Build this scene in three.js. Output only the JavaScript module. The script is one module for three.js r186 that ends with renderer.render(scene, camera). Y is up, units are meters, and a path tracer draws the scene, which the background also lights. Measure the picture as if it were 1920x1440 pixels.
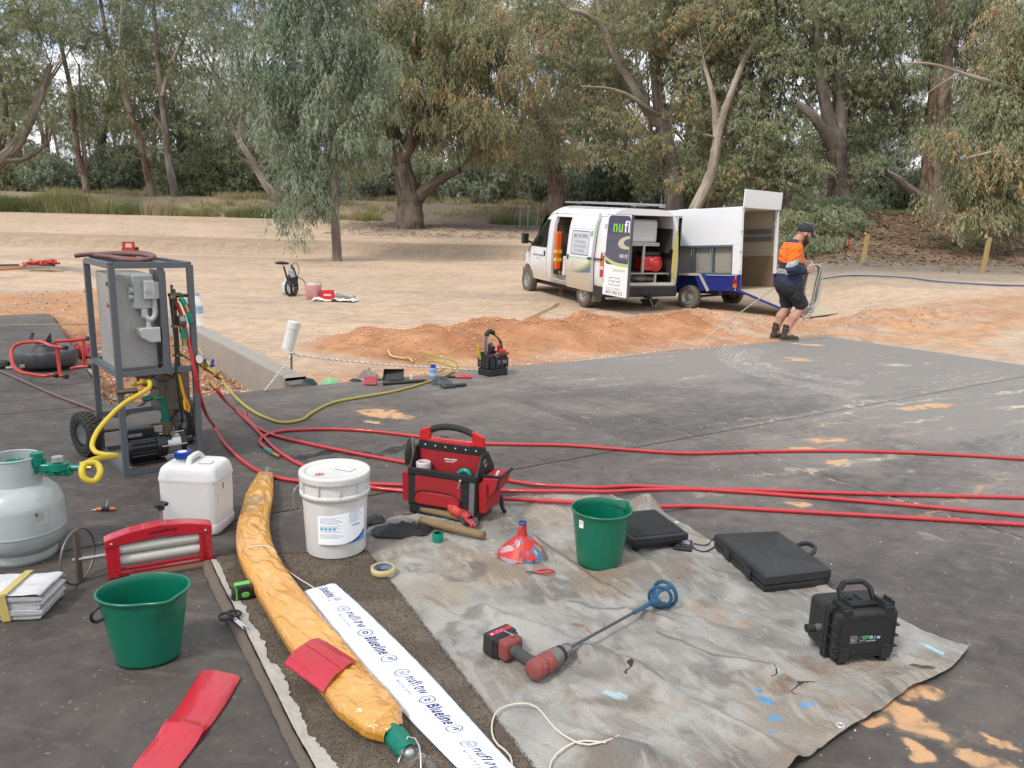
import * as THREE from 'three';
import { mergeGeometries, toCreasedNormals } from 'three/addons/utils/BufferGeometryUtils.js';
import { RoundedBoxGeometry } from 'three/addons/geometries/RoundedBoxGeometry.js';
import { MarchingCubes } from 'three/addons/objects/MarchingCubes.js';
import { Brush, Evaluator, SUBTRACTION } from 'three-bvh-csg';

const scene = new THREE.Scene();
// ---- camera: a phone held at 1.55 m, pitched down, rolled a little
const camera = new THREE.PerspectiveCamera(53.06, 4 / 3, 0.05, 600);
camera.position.set(0, 1.55, 0);
camera.rotation.order = 'YXZ';
camera.rotation.set(-0.20180, 0, 0.02618);
// ---- noise
const { sin, cos, PI, abs, min, max, floor, sqrt, exp, hypot, pow, atan2 } = Math;
let seedv = 7;
const rnd = () => { seedv = (seedv + 0x6d2b79f5) | 0; let t = Math.imul(seedv ^ (seedv >>> 15), 1 | seedv); t = (t + Math.imul(t ^ (t >>> 7), 61 | t)) ^ t; return ((t ^ (t >>> 14)) >>> 0) / 4294967296; };
const rr = (a, b) => a + (b - a) * rnd();
const seed = (n) => { seedv = n * 7919 + 11; };
const hsh = (x, y) => { let h = Math.imul(x | 0, 374761393) + Math.imul(y | 0, 668265263) | 0; h = Math.imul(h ^ (h >>> 13), 1274126177); return ((h ^ (h >>> 16)) >>> 0) / 4294967296; };
const vn = (x, y, p = 0) => {            // value noise, optional period
  let xi = floor(x), yi = floor(y); const fx = x - xi, fy = y - yi, u = fx * fx * (3 - 2 * fx), v = fy * fy * (3 - 2 * fy);
  let x1 = xi + 1, y1 = yi + 1;
  if (p) { const q = p.length ? p[1] : p, r = p.length ? p[0] : p; xi = ((xi % r) + r) % r; yi = ((yi % q) + q) % q; x1 = ((x1 % r) + r) % r; y1 = ((y1 % q) + q) % q; }
  const a = hsh(xi, yi), b = hsh(x1, yi), c = hsh(xi, y1), d = hsh(x1, y1);
  return a + (b - a) * u + (c - a) * v + (a - b - c + d) * u * v;
};
const fbm = (x, y, o = 4, p = 0) => { let s = 0, a = 0.5, f = 1; for (let i = 0; i < o; i++) { s += a * vn(x * f + i * 17, y * f + i * 31, p ? (p.length ? [p[0] * f, p[1] * f] : p * f) : 0); a *= 0.5; f *= 2; } return s / (1 - pow(0.5, o)); };
const ss = (a, b, x) => { const t = min(1, max(0, (x - a) / (b - a))); return t * t * (3 - 2 * t); };
const mix = (a, b, t) => a + (b - a) * t;
const mix3 = (a, b, t) => [mix(a[0], b[0], t), mix(a[1], b[1], t), mix(a[2], b[2], t)];
const knots = (k, x) => { for (let i = 1; i < k.length; i++) if (x <= k[i][0]) { const t = (x - k[i - 1][0]) / (k[i][0] - k[i - 1][0]); return mix(k[i - 1][1], k[i][1], max(0, t)); } return k[k.length - 1][1]; };
// ---- sky: thin broken cloud, one equirectangular float texture
{
  const W = 1024, Hh = 512, d = new Float32Array(W * Hh * 4);
  for (let j = 0; j < Hh; j++) for (let i = 0; i < W; i++) {
    const up = ((j + 0.5) / Hh - 0.5) * PI, az = ((i + 0.5) / W - 0.5) * 2 * PI, y = sin(up), k = 1.6 / (max(y, 0) + 0.22);
    const cx = cos(az) * cos(up) * k, cz = sin(az) * cos(up) * k;
    const n = fbm(cx * 1.3 + 40, cz * 1.3 + 12, 6), m = ss(0.36, 0.5, n + 0.06), b = 0.82 + 0.4 * fbm(cx * 2 + 9, cz * 2 + 70, 5);
    const blue = mix3([0.62, 0.8, 1.02], [0.2, 0.4, 0.85], ss(0.05, 0.7, y));
    let c = mix3(blue, [0.97 * b, 1.0 * b, 1.05 * b], m);
    if (y < 0) c = mix3([0.8, 0.84, 0.9], [0.3, 0.26, 0.22], ss(0, 0.06, -y));
    const o = (j * W + i) * 4; d[o] = c[0]; d[o + 1] = c[1]; d[o + 2] = c[2]; d[o + 3] = 1;
  }
  const t = new THREE.DataTexture(d, W, Hh, THREE.RGBAFormat, THREE.FloatType);
  t.mapping = THREE.EquirectangularReflectionMapping; t.magFilter = THREE.LinearFilter; t.needsUpdate = true;
  scene.background = t; scene.environment = t;
  scene.backgroundIntensity = scene.environmentIntensity = 0.93;
}
// ---- sun through thin cloud
const sun = new THREE.DirectionalLight(new THREE.Color(1, 0.94, 0.85), 2.1);
sun.position.set(-26, 48, 16); sun.target.position.set(0, 0, -14);
sun.castShadow = true; sun.shadow.radius = 20; sun.shadow.mapSize.set(4096, 4096);
Object.assign(sun.shadow.camera, { left: -60, right: 60, top: 60, bottom: -60, near: 1, far: 200 });
scene.add(sun); scene.add(sun.target);
const renderer = new THREE.WebGLRenderer({ antialias: true });
renderer.toneMapping = THREE.LinearToneMapping;
renderer.toneMappingExposure = 1.26;
renderer.shadowMap.enabled = true;

// ---- helpers: things, parts, geometry
const used = new Map();
const numbered = (n) => { const k = used.get(n) ?? -1; used.set(n, k + 1); return k < 0 ? n : n + '_' + String(k + 1).padStart(3, '0'); };
const tag = (o, label, category, group, kind) => { if (label) o.userData.label = label; if (category) o.userData.category = category; if (group) o.userData.group = group; if (kind) o.userData.kind = kind; return o; };
function thing(name, label, category, pos = [0, 0, 0], turn = 0, group) {
  const o = new THREE.Group(); o.name = numbered(name); scene.add(o); o.position.set(...pos); o.rotation.y = turn; return tag(o, label, category, group);
}
const V = (x, y, z) => Array.isArray(x) ? new THREE.Vector3(...x) : new THREE.Vector3(x, y, z);
function norm(g) {
  g = g.index ? g.toNonIndexed() : g;
  for (const k of Object.keys(g.attributes)) if (!['position', 'normal', 'uv'].includes(k)) g.deleteAttribute(k);
  if (!g.attributes.normal) g.computeVertexNormals();
  if (!g.attributes.uv) g.setAttribute('uv', new THREE.BufferAttribute(new Float32Array(g.attributes.position.count * 2), 2));
  g.morphAttributes = {}; g.clearGroups(); return g;
}
const merge = (l) => { l = [].concat(l); return l.length === 1 ? l[0] : mergeGeometries(l.map(norm)); };
function mesh(name, geos, m, parent = scene) {
  const o = new THREE.Mesh(merge(geos), m); o.name = parent === scene ? numbered(name) : name; o.castShadow = o.receiveShadow = true; parent.add(o); return o;
}
const struct = (name, geos, m, label) => tag(mesh(name, geos, m), label, null, null, 'structure');
const eul = (x, y, z) => new THREE.Matrix4().makeRotationFromEuler(new THREE.Euler(x, y, z));
function T(g, x = 0, y = 0, z = 0, rx = 0, ry = 0, rz = 0) { if (rx || ry || rz) g.applyMatrix4(eul(rx, ry, rz)); g.translate(x, y, z); return g; }
const bx = (w, h, d, x = 0, y = 0, z = 0, rx = 0, ry = 0, rz = 0, b = 0) => T(b ? new RoundedBoxGeometry(w, h, d, 2, min(b, w / 2.01, h / 2.01, d / 2.01)) : new THREE.BoxGeometry(w, h, d), x, y, z, rx, ry, rz);
const cyl = (r1, r2, h, x = 0, y = 0, z = 0, rx = 0, ry = 0, rz = 0, n = 24, open = false) => T(new THREE.CylinderGeometry(r1, r2, h, n, 1, open), x, y, z, rx, ry, rz);
const sph = (r, x, y, z, sx = 1, sy = 1, sz = 1, n = 16) => { const g = new THREE.SphereGeometry(r, n, n * 0.7 | 0); g.scale(sx, sy, sz); return T(g, x, y, z); };
const tor = (R, r, x, y, z, rx = 0, ry = 0, rz = 0, n = 32, arc = 2 * PI, m = 8) => T(new THREE.TorusGeometry(R, r, m, n, arc), x, y, z, rx, ry, rz);
function rod(a, b, r1, r2 = r1, n = 8) {
  a = V(a); b = V(b); const d = b.clone().sub(a), L = d.length(), g = new THREE.CylinderGeometry(r2, r1, L, n, 1);
  g.applyQuaternion(new THREE.Quaternion().setFromUnitVectors(V(0, 1, 0), d.normalize())); g.translate((a.x + b.x) / 2, (a.y + b.y) / 2, (a.z + b.z) / 2); return g;
}
function bar(a, b, w, t = w, roll = 0) {         // square tube between two points
  a = V(a); b = V(b); const d = b.clone().sub(a), L = d.length(), g = new THREE.BoxGeometry(w, L, t); if (roll) g.rotateY(roll);
  g.applyQuaternion(new THREE.Quaternion().setFromUnitVectors(V(0, 1, 0), d.normalize())); g.translate((a.x + b.x) / 2, (a.y + b.y) / 2, (a.z + b.z) / 2); return g;
}
const curve = (pts, closed = false) => new THREE.CatmullRomCurve3(pts.map((p) => V(p)), closed, 'centripetal');
function tube(pts, r, seg = 8, closed = false, step = 0.03, n = 8) {
  const c = curve(pts, closed), k = max(8, min(600, c.getLength() / step | 0)); const g = new THREE.TubeGeometry(c, k, r, n, closed);
  const L = c.getLength(), uv = g.attributes.uv; for (let i = 0; i < uv.count; i++) uv.setX(i, uv.getX(i) * L);
  if (closed) return g;
  return merge([g, capAt(c, 0, r, n), capAt(c, 1, r, n)]);
}
function capAt(c, t, r, n) { const g = new THREE.CircleGeometry(r, n), p = c.getPoint(t), d = c.getTangent(t); if (t === 0) d.negate(); g.applyQuaternion(new THREE.Quaternion().setFromUnitVectors(V(0, 0, 1), d)); g.translate(p.x, p.y, p.z); return g; }
// tapering limb along points [x,y,z,r]
function limb(pts, n = 7, sub = 4, wob = 0) {
  const c = curve(pts.map((p) => p.slice(0, 3))), N = (pts.length - 1) * sub, pos = [], uv = [], idx = []; let L = 0, last = null;
  const f = c.computeFrenetFrames(N, false), ur = max(1, Math.round(pts[0][3] * 4));
  for (let i = 0; i <= N; i++) {
    const t = i / N, p = c.getPoint(t), k = min(pts.length - 2, floor(t * (pts.length - 1))), r = mix(pts[k][3], pts[k + 1][3], t * (pts.length - 1) - k);
    if (last) L += p.distanceTo(last); last = p;
    for (let j = 0; j <= n; j++) {
      const a = j / n * 2 * PI, w = r * (1 + wob * (vn((j % n) * 1.7 + pts[0][0] * 9, i * 0.6) - 0.5)), x = cos(a) * w, y = sin(a) * w, B = f.binormals[min(i, N)], Nn = f.normals[min(i, N)];
      pos.push(p.x + B.x * x + Nn.x * y, p.y + B.y * x + Nn.y * y, p.z + B.z * x + Nn.z * y); uv.push(j / n * ur, L * 0.37);
      if (i && j) { const q = i * (n + 1) + j; idx.push(q - n - 2, q - 1, q, q - n - 2, q, q - n - 1); }
    }
  }
  return buf(pos, uv, idx);
}
function buf(pos, uv, idx) { const g = new THREE.BufferGeometry(); g.setAttribute('position', new THREE.Float32BufferAttribute(pos, 3)); if (uv) g.setAttribute('uv', new THREE.Float32BufferAttribute(uv, 2)); g.setIndex(idx); g.computeVertexNormals(); return g; }
const lathe = (prof, n = 48, x = 0, y = 0, z = 0) => T(new THREE.LatheGeometry(prof.map((p) => new THREE.Vector2(p[0], p[1])), n), x, y, z);
const shp = (pts) => new THREE.Shape(pts.map((p) => new THREE.Vector2(p[0], p[1])));
function ext(pts, depth, bev = 0, x = 0, y = 0, z = 0, rx = 0, ry = 0, rz = 0, holes = [], cs = 12) {
  const s = pts instanceof THREE.Shape ? pts : shp(pts); for (const h of holes) s.holes.push(h instanceof THREE.Path ? h : new THREE.Path(h.map((p) => new THREE.Vector2(p[0], p[1]))));
  const g = new THREE.ExtrudeGeometry(s, { depth: depth - 2 * bev, bevelEnabled: bev > 0, bevelSize: bev, bevelThickness: bev, bevelOffset: -bev, bevelSegments: 2, curveSegments: cs });
  g.translate(0, 0, -depth / 2 + bev); return T(g, x, y, z, rx, ry, rz);
}
function rrect(w, h, r) { const s = new THREE.Shape(), x = -w / 2, y = -h / 2; s.moveTo(x + r, y); s.lineTo(x + w - r, y); s.absarc(x + w - r, y + r, r, -PI / 2, 0); s.lineTo(x + w, y + h - r); s.absarc(x + w - r, y + h - r, r, 0, PI / 2); s.lineTo(x + r, y + h); s.absarc(x + r, y + h - r, r, PI / 2, PI); s.lineTo(x, y + r); s.absarc(x + r, y + r, r, PI, 1.5 * PI); return s; }
// surface from a function (u,v in 0..1) -> [x,y,z]
function surf(nu, nv, fn, closeV = false) {
  const pos = [], uv = [], idx = [];
  for (let i = 0; i <= nu; i++) for (let j = 0; j <= nv; j++) { const p = fn(i / nu, j / nv); pos.push(p[0], p[1], p[2]); uv.push(p[3] ?? i / nu, p[4] ?? j / nv); if (i && j) { const q = i * (nv + 1) + j; idx.push(q - nv - 2, q - 1, q, q - nv - 2, q, q - nv - 1); } }
  return buf(pos, uv, idx);
}
function flip(g) { const ix = g.index; for (let i = 0; i < ix.count; i += 3) { const a = ix.getX(i); ix.setX(i, ix.getX(i + 1)); ix.setX(i + 1, a); } g.computeVertexNormals(); return g; }
// ---- textures
function dtex(w, h, fn, srgb = true, rep = true) {
  const d = new Uint8Array(w * h * 4);
  for (let y = 0; y < h; y++) for (let x = 0; x < w; x++) { const c = fn(x / w, y / h, x, y), o = (y * w + x) * 4; for (let k = 0; k < 3; k++) { const l = min(1, max(0, c[k])); d[o + k] = 255 * (srgb ? (l <= 0.0031308 ? l * 12.92 : 1.055 * pow(l, 1 / 2.4) - 0.055) : l); } d[o + 3] = 255 * (c[3] ?? 1); }
  const t = new THREE.DataTexture(d, w, h); if (srgb) t.colorSpace = THREE.SRGBColorSpace; t.magFilter = THREE.LinearFilter; t.wrapS = t.wrapT = rep ? THREE.RepeatWrapping : THREE.ClampToEdgeWrapping; t.needsUpdate = true; return t;
}
function ctex(w, h, draw) { const c = document.createElement('canvas'); c.width = w; c.height = h; draw(c.getContext('2d'), w, h); const t = new THREE.CanvasTexture(c); t.colorSpace = THREE.SRGBColorSpace; return t; }
const reps = (t, x, y = x) => { const c = t.clone(); c.repeat.set(x, y); c.needsUpdate = true; return c; };
const GR = dtex(512, 512, (u, v) => { const a = fbm(u * 6, v * 6, 5, 6), b = vn(u * 180, v * 180, 180), s = 0.92 + 0.1 * (a - 0.5) - 0.09 * ss(0.56, 0.78, fbm(u * 9 + 5, v * 9, 5, 9)) - (b > 0.975 ? 0.07 : 0); return [s, s * 0.985, s * 0.965]; });
const GB = dtex(512, 512, (u, v) => { const a = 0.5 * fbm(u * 24, v * 24, 4, 24) + 0.5 * vn(u * 140, v * 140, 140); return [a, a, a]; }, false);
const GRR = dtex(256, 256, (u, v) => { const a = 0.75 + 0.5 * (fbm(u * 8, v * 8, 5, 8) - 0.5); return [a, a, a]; }, false);
const DR = dtex(512, 512, (u, v) => { const k = 0.9 + 0.14 * (fbm(u * 5, v * 5, 5, 5) - 0.5), sm = ss(0.55, 0.75, fbm(u * 6 + 3, v * 9, 5, [6, 9])), dr = ss(0.72, 0.85, fbm(u * 40, v * 5, 3, [40, 5])), sp = vn(u * 90, v * 90, 90) > 0.955 ? 1 : 0; return mix3([k, k, k], [1.0, 0.93, 0.82], min(0.55, 0.28 * sm + 0.2 * dr + 0.5 * sp)); });
function M(c, rough = 0.6, o = {}) {
  const { g, gr = 1, bump, phys, dirt, ...rest } = o, p = { roughness: rough, side: THREE.DoubleSide, ...rest };
  const K = phys || ['clearcoat', 'transmission', 'sheen', 'ior'].some((k) => k in rest) ? THREE.MeshPhysicalMaterial : THREE.MeshStandardMaterial;
  const m = new K(p); m.color.setRGB(...c);
  if (g !== 0 && !m.map) { m.map = gr === 1 ? GR : reps(GR, gr); if (o.dirt) m.map = DR; m.roughnessMap = gr === 1 ? GRR : reps(GRR, gr); }
  if (bump) { m.bumpMap = reps(GB, gr * 2); m.bumpScale = bump; }
  return m;
}


// ==================== GROUND ====================
const O2 = [1.456, -5.766], E1 = [0.829, -0.559], E2 = [0.559, 0.829];   // slab axes
const toAB = (x, z) => [(x - O2[0]) * E1[0] + (z - O2[1]) * E1[1], (x - O2[0]) * E2[0] + (z - O2[1]) * E2[1]];
const fromAB = (a, b) => [O2[0] + a * E1[0] + b * E2[0], O2[1] + a * E1[1] + b * E2[1]];
const kL = [[-20, -0.45], [6, -0.4], [9, -0.24], [12, -0.26], [18, -0.27], [21, -0.18], [28, 0.16], [32.7, 0.2], [33.3, 0.64], [39, 1.25], [44, 1.62], [46.4, 1.66], [49.2, 2.75], [51, 2.95], [60, 2.95], [200, 3.6], [600, 5]];
const kR = [[-20, -0.45], [6, -0.4], [9, -0.2], [12, -0.16], [16, 0.08], [20, 0.36], [22, 0.46], [25, 0.5], [28, 0.68], [31, 1.25], [36, 2.5], [40, 2.75], [50, 3.1], [60, 3.1], [200, 3.7], [600, 5]];
const mounds = [[-1.3, -11.3, 1.3, 0.8, 0.33, 0.3], [0.1, -12.2, 1.4, 0.85, 0.35, 0.2], [1.2, -12.9, 1.1, 0.8, 0.36, 0.5], [2.3, -13.6, 1.0, 0.7, 0.27, 0.4], [3.55, -14.4, 1.15, 0.8, 0.38, 0.3], [-2.0, -10.5, 1.1, 0.5, 0.14, 0.5],
  [5.6, -14.6, 1.6, 0.8, 0.22, 0.1], [7.4, -15.0, 1.4, 0.9, 0.3, -0.1], [4.6, -13.1, 1.0, 0.5, 0.12, 0.4], [9.6, -14.3, 2.0, 0.7, 0.14, -0.3]];
const moundAt = (x, z) => { let s = 0; for (const [mx, mz, a, b, h, r] of mounds) { const dx = x - mx, dz = z - mz, c = cos(r), n = sin(r), p = (dx * c + dz * n) / a, q = (-dx * n + dz * c) / b; s = max(s, h * exp(-pow(p * p + q * q, 1.25) * 0.9)); } return s; };
function ground(x, z, fine = true) {
  const d = -z, kx = 0.3 * max(d, 0) + 1.7 * ss(21, 17, d), w = ss(kx, kx + 3.5, x);
  let h = mix(knots(kL, d + 1.2 * (fbm(x * 0.08, 3, 2) - 0.5)), knots(kR, d), w);
  const [a, b] = toAB(x, z);
  // soil along the slab edges and the excavated footing trench
  if (d < 16) {
    const edge = ss(1.4, 0, -3.13 - b) * ss(-3.4, -2.2, a) * ss(8.5, 6.5, a); h = mix(h, -0.045, edge * (b < -3.1 ? 1 : 0));
    const re = ss(1.6, 0, a - 6.3) * ss(-3.6, -3.0, b); if (a > 6.25 && b > -3.6) h = mix(h, -0.04, re);
  }
  const left = ss(-1.9, -2.2, a) * ss(-18, -14, b) * (b < -3.0 ? 1 : 0);
  if (left > 0) h = mix(h, mix(-0.02, -0.3, ss(-10.2, -8.2, b) * ss(-4.4, -3.7, a)) + 0.1 * (fbm(x * 1.4, z * 1.4, 3) - 0.5) * (1 + 0.5), left);
  if ((b > -3.05 && a < 6.2) || (a < -3.75 && b > -10.2)) h = min(h, -0.4);
  const mo = moundAt(x, z); h += mo * (1 + 0.8 * (fbm(x * 1.7, z * 1.7, 3) - 0.5));
  if (fine) {
    const rough = 0.25 + 5 * min(0.25, mo) + 0.9 * left + (d > 27 && w > 0.3 ? 0.8 : 0) + ss(2.5, 0.3, abs(b + 4.4)) * 0.5;
    h += rough * 0.075 * (fbm(x * 3.1, z * 3.1, 4) - 0.5);
    h += 0.05 * (fbm(x * 0.5 + 9, z * 1.1, 3) - 0.5) * ss(10, 16, d) + (w < 0.5 && d > 34 && d < 44 ? 0.12 * (fbm(x * 0.3, z * 0.8, 3) - 0.5) : 0);
  }
  return h;
}
const PALE = [0.61, 0.45, 0.315], PALE2 = [0.54, 0.4, 0.285], ORANGE = [0.5, 0.245, 0.115], DEEP = [0.3, 0.12, 0.055], BANK = [0.5, 0.36, 0.245], DIRT = [0.19, 0.15, 0.12], LEAF = [0.15, 0.095, 0.06], GRASSY = [0.2, 0.17, 0.09];
function groundColor(x, z) {
  const d = -z, kx = 0.3 * max(d, 0), w = ss(kx, kx + 3, x + 1.5 * (fbm(x * 0.3, z * 0.3, 3) - 0.5)), [a, b] = toAB(x, z), n = fbm(x * 0.35, z * 0.6, 4), n2 = fbm(x * 1.5, z * 1.5, 4);
  let c = mix3(PALE, PALE2, ss(0.35, 0.65, n));
  c = mix3(c, [0.42, 0.33, 0.25], ss(0.55, 0.75, fbm(x * 0.18 + 4, z * 0.5, 4)) * 0.6 * ss(12, 18, d));
  c = mix3(c, BANK, ss(31.5, 32.5, d) * ss(34.2, 33.4, d) * 0.9);
  if (d > 32.4 && d < 33.9) c = mix3(c, [0.36, 0.27, 0.19], (1 - w) * 0.7);
  c = mix3(c, mix3([0.32, 0.25, 0.165], GRASSY, ss(0.45, 0.65, n2)), ss(44, 47, d + 2 * (n2 - 0.5)) * (1 - w));
  c = mix3(c, [0.2, 0.16, 0.12], ss(44, 39, d) * 0 + (1 - w) * ss(36, 41, d + 4 * (n - 0.5)) * ss(-11, -7, x) * 0.9);
  // right hand bank: pipe spoil, dark soil, leaf litter
  const r = mix3(mix3(c, [0.36, 0.28, 0.2], ss(19.5, 21.5, d + 2 * (n - 0.5))), mix3(DIRT, [0.25, 0.2, 0.16], n2), ss(23, 25.5, d + (n2 - 0.5)));
  c = mix3(c, mix3(r, mix3(LEAF, [0.27, 0.18, 0.11], ss(0.4, 0.6, n2)), ss(27, 29, d + 2 * (n - 0.5))), w);
  // orange subsoil: mounds, trench sides, ground along the slab
  const mo = moundAt(x, z);
  c = mix3(c, mix3([0.39, 0.175, 0.08], [0.52, 0.265, 0.135], ss(0.3, 0.7, n2)), min(1, ss(0.02, 0.1, mo) + 0.85 * ss(2.8, 0.6, -3.13 - b) * (b < -2.9 ? 1 : 0) * (a > -2.3 ? 1 : 0) * ss(0.25, 0.55, n2 + 0.2)) * ss(22, 17, d));
  if (a > 6.2) c = mix3(c, mix3([0.56, 0.33, 0.19], [0.5, 0.38, 0.28], ss(0.4, 0.6, n2)), ss(19, 14, d) * 0.8);
  const left = ss(-1.9, -2.2, a) * ss(-17, -13.5, b);
  c = mix3(c, mix3(mix3(ORANGE, [0.5, 0.3, 0.17], n2), DEEP, ss(-9.9, -8.9, b) * (0.55 + 0.5 * n)), left);
  c = mix3(c, [0.42, 0.34, 0.26], left * ss(-4.7, -3.6, b) * ss(-3.9, -3.3, a) * ss(-2.3, -2.8, a) * 0.8);
  return mix3(c, [c[0] * 0.75, c[1] * 0.73, c[2] * 0.71], ss(0.5, 0.72, fbm(x * (d < 18 ? 4 : 1), z * (d < 18 ? 4 : 2), 3)) * (d < 18 ? 0.5 : 0.22));
}
{
  const axis = (segs) => { const o = []; for (const [a, b, s] of segs) { const n = Math.round((b - a) / s); for (let i = 0; i < n; i++) o.push(a + (b - a) * i / n); } o.push(segs[segs.length - 1][1]); return o; };
  const xs = axis([[-320, -80, 40], [-80, -30, 5], [-30, -12, 0.9], [-12, -7, 0.25], [-7, 9, 0.075], [9, 16, 0.22], [16, 34, 0.7], [34, 80, 5], [80, 320, 40]]);
  const zs = axis([[-420, -120, 30], [-120, -52, 4], [-52, -35, 0.7], [-35, -24, 0.3], [-24, -17, 0.16], [-17, -5.8, 0.075], [-5.8, -2, 0.6], [-2, 6, 4]]);
  const pos = [], uv = [], col = [], idx = [], nx = xs.length;
  zs.forEach((z, j) => xs.forEach((x, i) => {
    pos.push(x, ground(x, z), z); uv.push(x / 3, z / 3); col.push(...groundColor(x, z));
    if (i && j) { const q = j * nx + i; idx.push(q - nx - 1, q - 1, q, q - nx - 1, q, q - nx); }
  }));
  const g = buf(pos, uv, idx); g.setAttribute('color', new THREE.Float32BufferAttribute(col, 3));
  const t = dtex(1024, 1024, (u, v) => {
    const f = fbm(u * 20, v * 20, 6, 20), s = vn(u * 230, v * 230, 230), tr = fbm(u * 4, v * 40, 4, 4), k = 0.86 + 0.26 * (f - 0.5) * 1.6 + 0.12 * (tr - 0.5) + (s > 0.93 ? 0.16 : 0) - (vn(u * 150 + 7, v * 150, 150) > 0.92 ? 0.22 : 0);
    return [k, k * 0.99, k * 0.97];
  });
  const bt = dtex(1024, 1024, (u, v) => { const k = 0.6 * fbm(u * 26, v * 26, 6, 26) + 0.35 * fbm(u * 110, v * 110, 3, 110) + (vn(u * 150 + 7, v * 150, 150) > 0.92 ? 0.25 : 0); return [k, k, k]; }, false);
  const m = new THREE.MeshStandardMaterial({ roughness: 0.97, map: t, bumpMap: bt, bumpScale: 0.014, vertexColors: true });
  struct('ground', g, m, 'pale sandy earth of the building site rising to a bank under the trees');
}
// clods and stones lying about
function scatter(name, geo, m, n, at, label, cat, colors, parent = scene) {
  const im = new THREE.InstancedMesh(geo, m, n), mat = new THREE.Matrix4(), q = new THREE.Quaternion(), c = new THREE.Color(); let k = 0, tries = 0;
  while (k < n && tries++ < n * 30) { const p = at(k); if (!p) continue; q.setFromEuler(new THREE.Euler(...(p.r ?? [rr(0, 6), rr(0, 6), rr(0, 6)]))); const s = p.s; mat.compose(V(p.p), q, Array.isArray(s) ? V(s) : V(s, s, s)); im.setMatrixAt(k, mat); if (colors) { const t = colors(k, p); im.setColorAt(k, c.setRGB(...t)); } k++; }
  im.count = k; im.name = parent === scene ? numbered(name) : name; im.castShadow = im.receiveShadow = true; parent.add(im); return tag(im, label, cat, null, 'stuff');
}
const stoneGeo = (() => { const g = new THREE.IcosahedronGeometry(1, 1), p = g.attributes.position; for (let i = 0; i < p.count; i++) { const x = p.getX(i), y = p.getY(i), z = p.getZ(i), k = 0.75 + 0.5 * vn(x * 1.7 + 5, y * 1.7 + z * 2.3 + 9); p.setXYZ(i, x * k, y * k * 0.8, z * k); } g.computeVertexNormals(); return g; })();
const stoneM = M([1, 1, 1], 0.95, { g: 0 });
seed(3);
scatter('clods', stoneGeo, stoneM, 9000, () => { const x = rr(-3.5, 10.5), z = rr(-17.5, -7), mo = moundAt(x, z), [a, b] = toAB(x, z); if (b > -3.2 || a < -2 || rnd() > 0.12 + mo * 3) return null; const s = 0.005 + 0.018 * pow(rnd(), 6) + (mo > 0.1 ? 0.002 : 0); return { p: [x, ground(x, z) + s * 0.3, z], s }; }, 'loose orange clods on the dug soil beyond the slab', 'soil clods', (k, p) => { const t = rnd(); const c = moundAt(p.p[0], p.p[2]) > 0.05 ? mix3([0.46, 0.22, 0.1], [0.6, 0.33, 0.18], t) : mix3([0.5, 0.33, 0.2], [0.62, 0.5, 0.38], t); return c; });
scatter('gravel', stoneGeo, stoneM, 7000, () => { const a = rr(-3.75, -2.15), b = rr(-16, -3.15); if (rnd() > (b > -5 ? 1 : 0.25)) return null; const [x, z] = fromAB(b < -9 ? a - rr(0, 7) : a, b), s = 0.007 + 0.016 * pow(rnd(), 3); return { p: [x, ground(x, z) + s * 0.4, z], s }; }, 'gravel and broken soil in the footing trench beside the pump trolley', 'gravel', () => { const t = rnd(); return rnd() < 0.5 ? mix3([0.4, 0.33, 0.27], [0.6, 0.53, 0.45], t) : mix3([0.34, 0.15, 0.07], [0.52, 0.3, 0.17], t); });

// ---- concrete slab, cast in panels with joints
function mapTex(w, h, x0, z0, x1, z1, base, draw, warp = 1) {
  const c = document.createElement('canvas'); c.width = w; c.height = h; const q = c.getContext('2d'); q.scale(w / (x1 - x0), h / (z1 - z0)); q.translate(-x0, -z0); draw(q);
  const im = q.getImageData(0, 0, w, h).data, L = (v) => (v /= 255) <= 0.04045 ? v / 12.92 : pow((v + 0.055) / 1.055, 2.4);
  return dtex(w, h, (u, v, px, py) => {
    const x = mix(x0, x1, u), z = mix(z0, z1, v), b = base(x, z), wx = 0.17 * (fbm(x * 8, z * 8, 5) - 0.5), wz = 0.17 * (fbm(x * 8 + 40, z * 8 + 7, 5) - 0.5), qx = min(w - 1, max(0, px + wx * warp * w / (x1 - x0) | 0)), qz = min(h - 1, max(0, py + wz * warp * h / (z1 - z0) | 0)), o = (qz * w + qx) * 4; let al = im[o + 3] / 255;
    if (al <= 0) return b;
    al = ss(0.12, 0.8, al * (0.1 + 1.6 * fbm(x * 20, z * 20, 5))) * min(1, al * 1.5) * 0.92; return mix3(b, [L(im[o]), L(im[o + 1]), L(im[o + 2])], al);
  }, true, false);
}
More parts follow.
